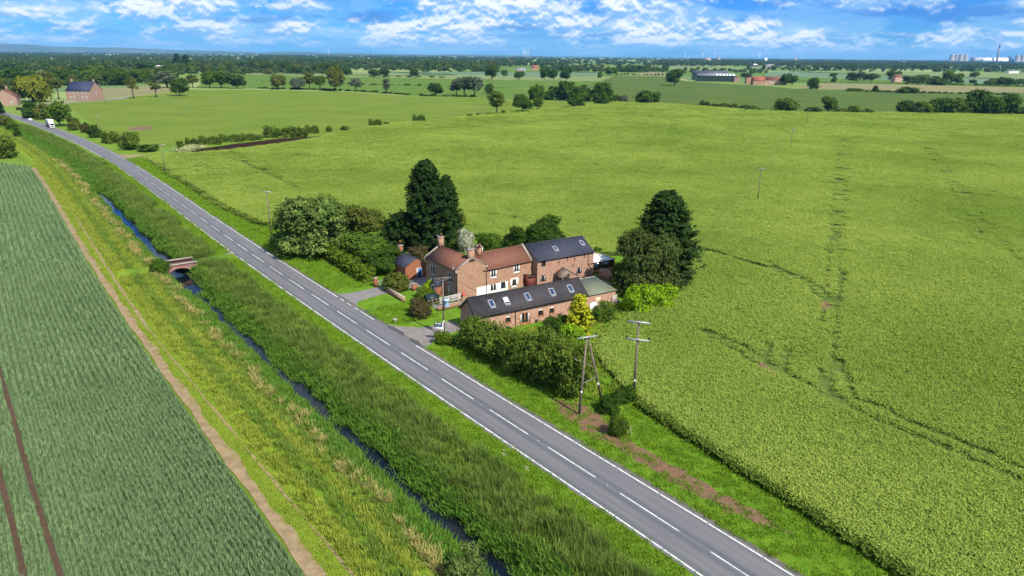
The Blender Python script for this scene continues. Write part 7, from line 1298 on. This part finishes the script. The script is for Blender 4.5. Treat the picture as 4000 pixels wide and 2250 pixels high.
scatter('crop', np.column_stack([P, zz]), np.column_stack([rs.normal(0, .06, n), rs.normal(0, .06, n), rs.uniform(0, 6.28, n)]), np.column_stack([s_, s_, tall * np.minimum(s_, 1.25)]), vi, [leafclump(200 + i, 84, .38, .86, .125, M_['barley_leaf'], lo=.68, nz=.36) for i in range(4)] + [leafclump(206 + i, 300, .9, .86, .17, M_['barley_leaf'], lo=.74, nz=.3) for i in range(2)], 'bright yellow-green crop filling the big right-hand field')
print('barley', n)
# wheat in drill rows along the road
wp, wsn = [], []
WT = [px(l, 0, 1300, 1.525) for l in ([(-40, 60), (0, 240), (60, 440), (130, 700), (200, 950), (280, 1200), (370, 1480)], [(-60, 640), (0, 850), (50, 1050), (100, 1240), (150, 1480)])]
for (t0, t1, sp_, rw, d0, d1, sc_) in ((-75, -30.2, .30, .46, 0, 100, 1.0), (-110, -30.2, .5, .75, 100, 170, 1.4), (-190, -30.2, 1.0, 1.2, 170, 460, 2.2)):
    A, B = np.meshgrid(np.arange(-30, 470, sp_), np.arange(t0, t1, rw)); a = A.ravel() + rs.uniform(-.5, .5, A.size) * sp_; b = B.ravel() + rs.normal(0, .05, A.size)
    P = P3(a, b)[:, :2]; D = np.linalg.norm(P, axis=1); k = (D >= d0) & (D < d1) & invis(P); P = P[k]; P = P[inside(P, wheat)]
    if d1 < 200:
        for l in WT: P = P[seg_dist(P, l) > .36]
    wp.append(P); wsn.append(np.full(len(P), sc_))
P = np.concatenate(wp); s_ = np.concatenate(wsn); n = len(P)
scatter('wheat', np.column_stack([P, np.full(n, .05)]), np.column_stack([rs.normal(0, .05, n), rs.normal(0, .05, n), RA + rs.normal(0, .12, n) + math.pi * rs.integers(0, 2, n)]), np.column_stack([s_ * 1.5, s_ * .62, rs.uniform(.85, 1.15, n) * np.minimum(s_, 1.2)]), rs.integers(0, 3, n), [tuft(210 + i, 30, .11, .70, .05, M_['wheat_leaf'], lean=.26, tip=.5) for i in range(3)], 'blue-green wheat in drill rows left of the ditch')
print('wheat', n)
for l in WT:
    a = np.array([p[:2] for p in l]); d_ = np.gradient(a, axis=0); d_ = d_ / np.linalg.norm(d_, axis=1, keepdims=True); nn = np.stack([-d_[:, 1], d_[:, 0]], 1) * .25; poly_sheet('wheel_track', list(a + nn) + list((a - nn)[::-1]), .27, M_['track_soil'])
# grass, reeds and dry tufts along the ditch and verges
def bankz(s, t): return bank_z(s, t)
def band(name, label, t0, t1, s0, s1, dens, variants, scale=(.8, 1.2), zs=(.8, 1.25), mask=None, tilt=.08, rotz=None, grow=True):
    A = []
    n = int((t1 - t0) * (s1 - s0) * dens); s = rs.uniform(s0, s1, n); t = rs.uniform(t0, t1, n); k = np.ones(n, bool)
    far = np.clip((s - 60) / 240, 0, 1); keep = rs.random(n) < (1 - .72 * far) if grow else k; k &= keep
    if mask is not None: k &= mask(s, t)
    s, t, far = s[k], t[k], far[k]; z = np.where(t > -3.5, 0.01, bankz(s, t)); P = P3(s, t, z); v = invis(P[:, :2], 120); P, far = P[v], far[v]; n = len(P); g = (1 + .9 * far if grow else 1) * rs.uniform(*scale, n)
    print(name, n)
    return P, np.column_stack([rs.normal(0, tilt, n), rs.normal(0, tilt, n), rs.uniform(0, 6.28, n) if rotz is None else rotz + rs.normal(0, .5, n)]), np.column_stack([g, g, rs.uniform(*zs, n) * np.minimum(g, 1.3)]), rs.integers(0, len(variants), n)
def nogap(s, t): return (np.abs(s - 114.2) > 2.7) & ~((s > 98) & (s < 112) & (t > -18.2 + (112 - s) * .05) & (t < -13.2))
def nopath(s, t): return ~((t < -28.0 + .2) ) & nogap(s, t)
GV = [tuft(220 + i, 26, .26, .24, .05, M_['grass_leaf'], lean=.7) for i in range(3)]
LV = [tuft(230 + i, 24, .22, .55, .055, M_['long_grass'], lean=.6) for i in range(3)]
SG = [tuft(225 + i, 22, .24, .16, .05, M_['long_grass'], lean=.8) for i in range(2)]
RV = [tuft(240 + i, 32, .27, 1.0, .045, M_['reed_leaf'], lean=.55, tip=.4) for i in range(3)]
BV = [tuft(250 + i, 24, .24, .7, .085, M_['bank_leaf'], lean=.8, tip=.3) for i in range(3)]
DV = [tuft(260 + i, 30, .16, .85, .04, M_['dry_grass'], lean=.75, tip=.6) for i in range(3)]
wobt = lambda s: .6 * np.sin(s * .21) + .4 * np.sin(s * .53 + 1)
LG = [tuft(235 + i, 24, .22, .6, .055, M_['green_grass'], lean=.6) for i in range(3)]
scatter('long_grass', *band('long_grass', '', -26.4, -24.7, -30, 470, 4.0, LV, mask=nogap), LV, 'yellow-green mown grass strip beside the tan path')
scatter('long_grass', *band('long_grass', '', -24.5, -22.9, -30, 470, 4.2, LG, mask=nogap), LG, 'deeper green long grass in the middle of the ditch bank')
scatter('long_grass', *band('long_grass', '', -22.8, -21.4, -30, 470, 4.0, LV, mask=nogap), LV, 'second yellow-green strip of long grass on the ditch bank')
scatter('long_grass', *band('long_grass', '', -21.6, -19.0, -30, 470, 3.8, LG, mask=nogap), LG, 'rough green grass on the slope above the ditch')
scatter('track_grass', *band('track_grass', '', -28.7, -26.2, -30, 290, 4.0, SG, mask=lambda s, t: ~((s > 78) & (np.abs(t + 27.7 - (s - 78) * .010) < .28))), SG, 'short trodden grass between the two tan wheel paths')
scatter('bank_plants', *band('bank_plants', '', -19.6, -16.4, -30, 470, 5.0, BV, mask=lambda s, t: nogap(s, t) & ((t < np.where(s > 121, -17.75, -16.45) + .4 * np.sin(s * .37) + .25 * np.sin(s * .93)) | (s > 222))), BV, 'lush green plants along the left edge of the ditch water')
scatter('bank_plants', *band('bank_plants', '', -15.6, -11.6, -30, 470, 5.0, BV, mask=lambda s, t: nogap(s, t) & ((t > np.where(s > 121, -14.0, -14.75) + .4 * np.sin(s * .31) + .3 * np.sin(s * .83)) | (s > 222))), BV, 'lush green plants along the road side of the ditch water')
pat = lambda s, t: np.sin(s * .23 + t * .9) + np.sin(s * .41 - t * .6 + 1) + .8 * np.sin(s * .83 + t * 1.7) + rs.normal(0, .35, len(s))
scatter('bank_plants', *band('bank_plants', '', -12.8, -6.4, -30, 470, 3.2, LG, mask=lambda s, t: nogap(s, t) & (t < -6.4 + .5 * wobt(s)) & (pat(s, t) > .35 - (t < -10.5) * .7)), LG, 'softer green grass patches among the reeds by the road')
scatter('reeds', *band('reeds', '', -12.6, -6.0, -30, 470, 4.2, RV, mask=lambda s, t: nogap(s, t) & (t < -6.9 + .5 * wobt(s)) & (pat(s, t) < .7)), RV, 'dark olive reeds and tall grass between ditch and road')
scatter('verge_tufts', *band('verge_tufts', '', -8.0, -3.52, -30, 300, 5.0, GV, mask=lambda s, t: np.abs(s - 114.6) > 3.2), GV, 'short bright grass on the ditch-side verge of the road')
def vmask(s, t):
    P = P3(s, t)[:, :2]; q = to_sd(P); d = q[:, 1]; ok = inside(P, VERGE_R) & ~((s > 66.5) & (s < 79) & (t < 20)); ok &= ~((s > 46) & (s < 60.5) & (t < 20 - (s - 46) * 0) & (t < 14) & (t < 3.5 + 14 * 1)) | ((s > 57) & (t > 4.4 + (58.5 - s) * 1.2)) ; ok &= ~((s > 40) & (s < 86) & (t > 13)); ok &= ~(inside(P, brown) & (rs.random(len(s)) < .55)); return ok
scatter('verge_tufts', *band('verge_tufts', '', 3.68, 17, -30, 290, 3.4, GV, mask=vmask), GV, 'short bright grass on the house-side verge and front lawns')
def dmask(s, t):
    c = np.sin(s * .39) + .8 * np.sin(s * .83 + 1.3) + .6 * np.sin(s * 1.7); return nogap(s, t) & (c + rs.normal(0, .7, len(s)) > -.1) & (np.abs(t + 19.7 + .5 * np.sin(s * .3)) < .75)
scatter('dry_grass', *band('dry_grass', '', -21.2, -18.2, -30, 300, 3.4, DV, mask=dmask), DV, 'clumps of straw-coloured dry grass along the ditch')
EV_ = [leafclump(270 + i, 34, .30, .85, .2, M_['leaf_haw']) for i in range(2)]
n = 900; ss_ = rs.uniform(-25, 14, n); tt_ = 16.0 + (ss_ - 14) * (4.9 / 34.0) + rs.normal(-.15, .22, n)
scatter('crop_edge', P3(ss_, tt_, 0.0), np.column_stack([rs.normal(0, .1, n), rs.normal(0, .1, n), rs.uniform(0, 6.28, n)]), np.column_stack([np.full(n, 1.0)] * 3), rs.integers(0, 2, n), EV_, 'dark ragged edge of the bright crop above the verge')
n = 420; ss_ = rs.uniform(137, 282, n); tt_ = np.interp(ss_, [138, 145, 168, 211, 243, 282], [11.2, 10.3, 8.9, 9.3, 9.9, 11.0]) + rs.normal(-.3, .25, n)
scatter('crop_edge', P3(ss_, tt_, 0.0), np.column_stack([rs.normal(0, .1, n), rs.normal(0, .1, n), rs.uniform(0, 6.28, n)]), np.column_stack([np.full(n, 1.3)] * 3), rs.integers(0, 2, n), EV_, 'ragged olive edge of the bright crop beyond the sycamore')
n = 900; q = rs.random(n); A_, B_ = np.array([16, 12.5]), np.array([48, 36.0]); ss_ = rs.uniform(19, 43, n); tt_ = rs.uniform(11, 50, n); P = P3(ss_, tt_)[:, :2]; k = inside(P, VERGE_R) & ~((ss_ > 40) & (tt_ < 12)); ss_, tt_ = ss_[k], tt_[k]; n = len(ss_)
scatter('garden_weeds', P3(ss_, tt_, 0.0), np.column_stack([np.zeros(n), np.zeros(n), rs.uniform(0, 6.28, n)]), np.column_stack([rs.uniform(.8, 1.5, n)] * 3), rs.integers(0, 3, n), LV, 'overgrown long grass in the garden behind the roadside hedge')
WV = [leafclump(280 + i, 22, .3, .7, .2, M_['weed_flower']) for i in range(2)]
wpx = [(700, 594), (735, 588), (755, 582), (775, 580), (1030, 0)][:4]; P = np.array([G(x + rs.normal(0, 14), y + rs.normal(0, 3)) for x, y in wpx * 12] + [G(x + rs.normal(0, 16), y + rs.normal(0, 10)) for x, y in [(1985, 1768), (2055, 1830), (1560, 1672), (1622, 1722)] * 3]); n = len(P)
scatter('white_weeds', P, np.column_stack([np.zeros(n)] * 2 + [rs.uniform(0, 6.28, n)]), np.column_stack([np.where(np.arange(n) < 48, rs.uniform(1.5, 2.6, n), rs.uniform(.3, .5, n))] * 3), rs.integers(0, 2, n), WV, 'white-flowered weeds by the field entrance and on the verge')

# far-off woods that read as one mass
def lowcrown(seed, mat, kind):
    r = np.random.default_rng(seed); l = lobeset(seed, 6, 5.0, 6.0, 4.0, 2.6); Q, rn = crown_np(seed, l, 46, 7, .95, 1.9, low=-.5); return quad_mesh('crown', Q, [mat], rnd=rn)
FV = [lowcrown(300 + i, M_['leaf_far'], 0) for i in range(4)]
def woods(name, label, bands):
    pts = []; sc2 = []
    for x0, x1, y0, y1, n, h in bands:
        x = rs.uniform(x0, x1, n); y = y0 + (y1 - y0) * rs.random(n)
        cl = rs.random(n) < .6; y = np.where(cl, y0 + (y1 - y0) * (np.floor((y - y0) / (y1 - y0) * 5) + .5 + rs.normal(0, .12, n)) / 5, y); off = (x - 2000) * (HR - HL) / 4000
        for a, b in zip(x, y): pts.append(G(a, b))
        sc2.append(h / 11.0 * rs.uniform(.7, 1.35, n))
    P = np.array(pts); P[:, 2] = 0; s = np.concatenate(sc2); n = len(P)
    scatter(name, P, np.column_stack([np.zeros(n)] * 2 + [rs.uniform(0, 6.28, n)]), np.column_stack([s * 1.15, s * 1.15, s]), rs.integers(0, 4, n), FV, label)
def under(name, label, boxes, h):
    pts = []
    for pgx, (x0, y0, x1, y1), n in boxes:
        for x, y in zip(rs.uniform(x0, x1, n), rs.uniform(y0, y1, n)): pts.append(G(pgx * 1000 + x / 2.576, 100 + y / 2.576))
    P = np.array(pts); P[:, 2] = -.5; n = len(P); s = h / 11 * rs.uniform(.6, 1.4, n)
    scatter(name, P, np.column_stack([np.zeros(n)] * 2 + [rs.uniform(0, 6.28, n)]), np.column_stack([s * 1.3, s * 1.3, s]), rs.integers(0, 4, n), FV, label)
under('undergrowth', 'dark undergrowth filling the tree belts of the left distance', [(0, (-60, 570, 520, 655), 70), (0, (480, 530, 1340, 605), 110), (0, (1300, 500, 1760, 600), 60), (0, (-20, 400, 760, 470), 90), (0, (1650, 400, 2576, 500), 130), (0, (800, 300, 1700, 400), 90), (0, (-20, 330, 400, 390), 60)], 8.5)
under('undergrowth', 'dark undergrowth filling the tree belts of the central distance', [(1, (-20, 430, 860, 498), 150), (1, (860, 395, 1700, 455), 130), (1, (1650, 415, 2450, 472), 110), (2, (1080, 455, 1540, 470), 60), (2, (300, 420, 930, 472), 60), (1, (0, 340, 2576, 420), 260)], 9)
under('undergrowth', 'dark undergrowth filling the tree belts of the right distance', [(2, (1720, 440, 2576, 482), 50), (3, (0, 420, 860, 460), 90), (3, (850, 430, 2576, 470), 150), (3, (800, 520, 1120, 560), 30), (3, (1360, 550, 1950, 595), 40), (3, (2190, 575, 2576, 608), 30)], 7)
woods('far_woods', 'dark blue-green woods stretching to the left horizon', [(-50, 1000, 232, 262, 520, 14), (-50, 1000, 214, 232, 800, 15), (-50, 1000, 204, 215, 900, 17), (300, 900, 262, 285, 60, 14), (-50, 500, 255, 275, 90, 14)])
woods('far_woods', 'dark green woods stretching to the central horizon', [(1000, 2050, 236, 262, 620, 16), (1000, 2050, 222, 236, 900, 16), (1000, 2050, 213, 222, 900, 17), (2000, 2600, 240, 262, 190, 15), (2000, 2750, 226, 240, 430, 17), (2000, 2750, 219, 226, 500, 17), (1000, 2000, 205, 213, 700, 16)])
woods('far_woods', 'dark blue woods stretching to the right horizon', [(2600, 3300, 240, 262, 420, 15), (2550, 4050, 244, 258, 900, 16), (2700, 3300, 228, 242, 600, 16), (3200, 4050, 250, 274, 520, 17), (3200, 4050, 240, 252, 760, 18), (2700, 4050, 235, 241, 700, 18)])
# low hills on the horizon
def hills():
    r = np.random.default_rng(3); xs = np.linspace(-700, 3300, 160); hp = np.interp(xs, [-700, -100, 20, 60, 250, 420, 700, 900, 1000, 1150, 1300, 1600, 1900, 2200, 2500, 2900, 3300], [20, 30, 36, 35, 27, 25, 19, 17, 13, 17, 14, 11, 12, 7, 4, 3, 1]); hp = np.maximum(hp + np.convolve(r.normal(0, 1.6, 160), [.3, .4, .3], 'same'), .5)
    V = []; D = 21000.0
    for x, h in zip(xs, hp):
        P = bearing(x, D); top = 42 + (h - 12) / FP * D * 1.0; top = max(top, 4)
        for k, (dd, f) in enumerate(((-2600, 0.0), (-1200, .55), (-400, .9), (0, 1.0), (900, .8), (2500, 0.0))): Q = bearing(x, D + dd); V.append([Q[0], Q[1], top * f - .5])
    n = len(xs); idx = np.arange(n * 6).reshape(n, 6); F = np.stack([idx[:-1, :-1], idx[1:, :-1], idx[1:, 1:], idx[:-1, 1:]], -1).reshape(-1, 4)
    fieldmat('hill_land', (.05, .09, .03), (.13, .17, .07), (.20, .20, .11), fine=.004, broad=.0012, bump=0.1)
    tag(link('hills', np_mesh('hills', V, F.ravel(), [4] * len(F), [M_['hill_land']], smooth=True)), kind='structure')
hills()

# ------------------------------------------------------------------ the air
hz = MB().box(-24000, 24000, -200, 24000, -4.5, 330).build('haze', None); hz.data.materials.clear()
mt, nt, out = newmat('haze_air'); pv = nd(nt, 'ShaderNodeVolumePrincipled'); pv.inputs['Color'].default_value = (.22, .54, 1.0, 1); pv.inputs['Density'].default_value = 0.000032; pv.inputs['Anisotropy'].default_value = 0.1
nt.links.new(pv.outputs[0], out.inputs['Volume']); hz.data.materials.append(mt); tag(hz, 'thin blue haze over the plain', None, None, 'stuff')
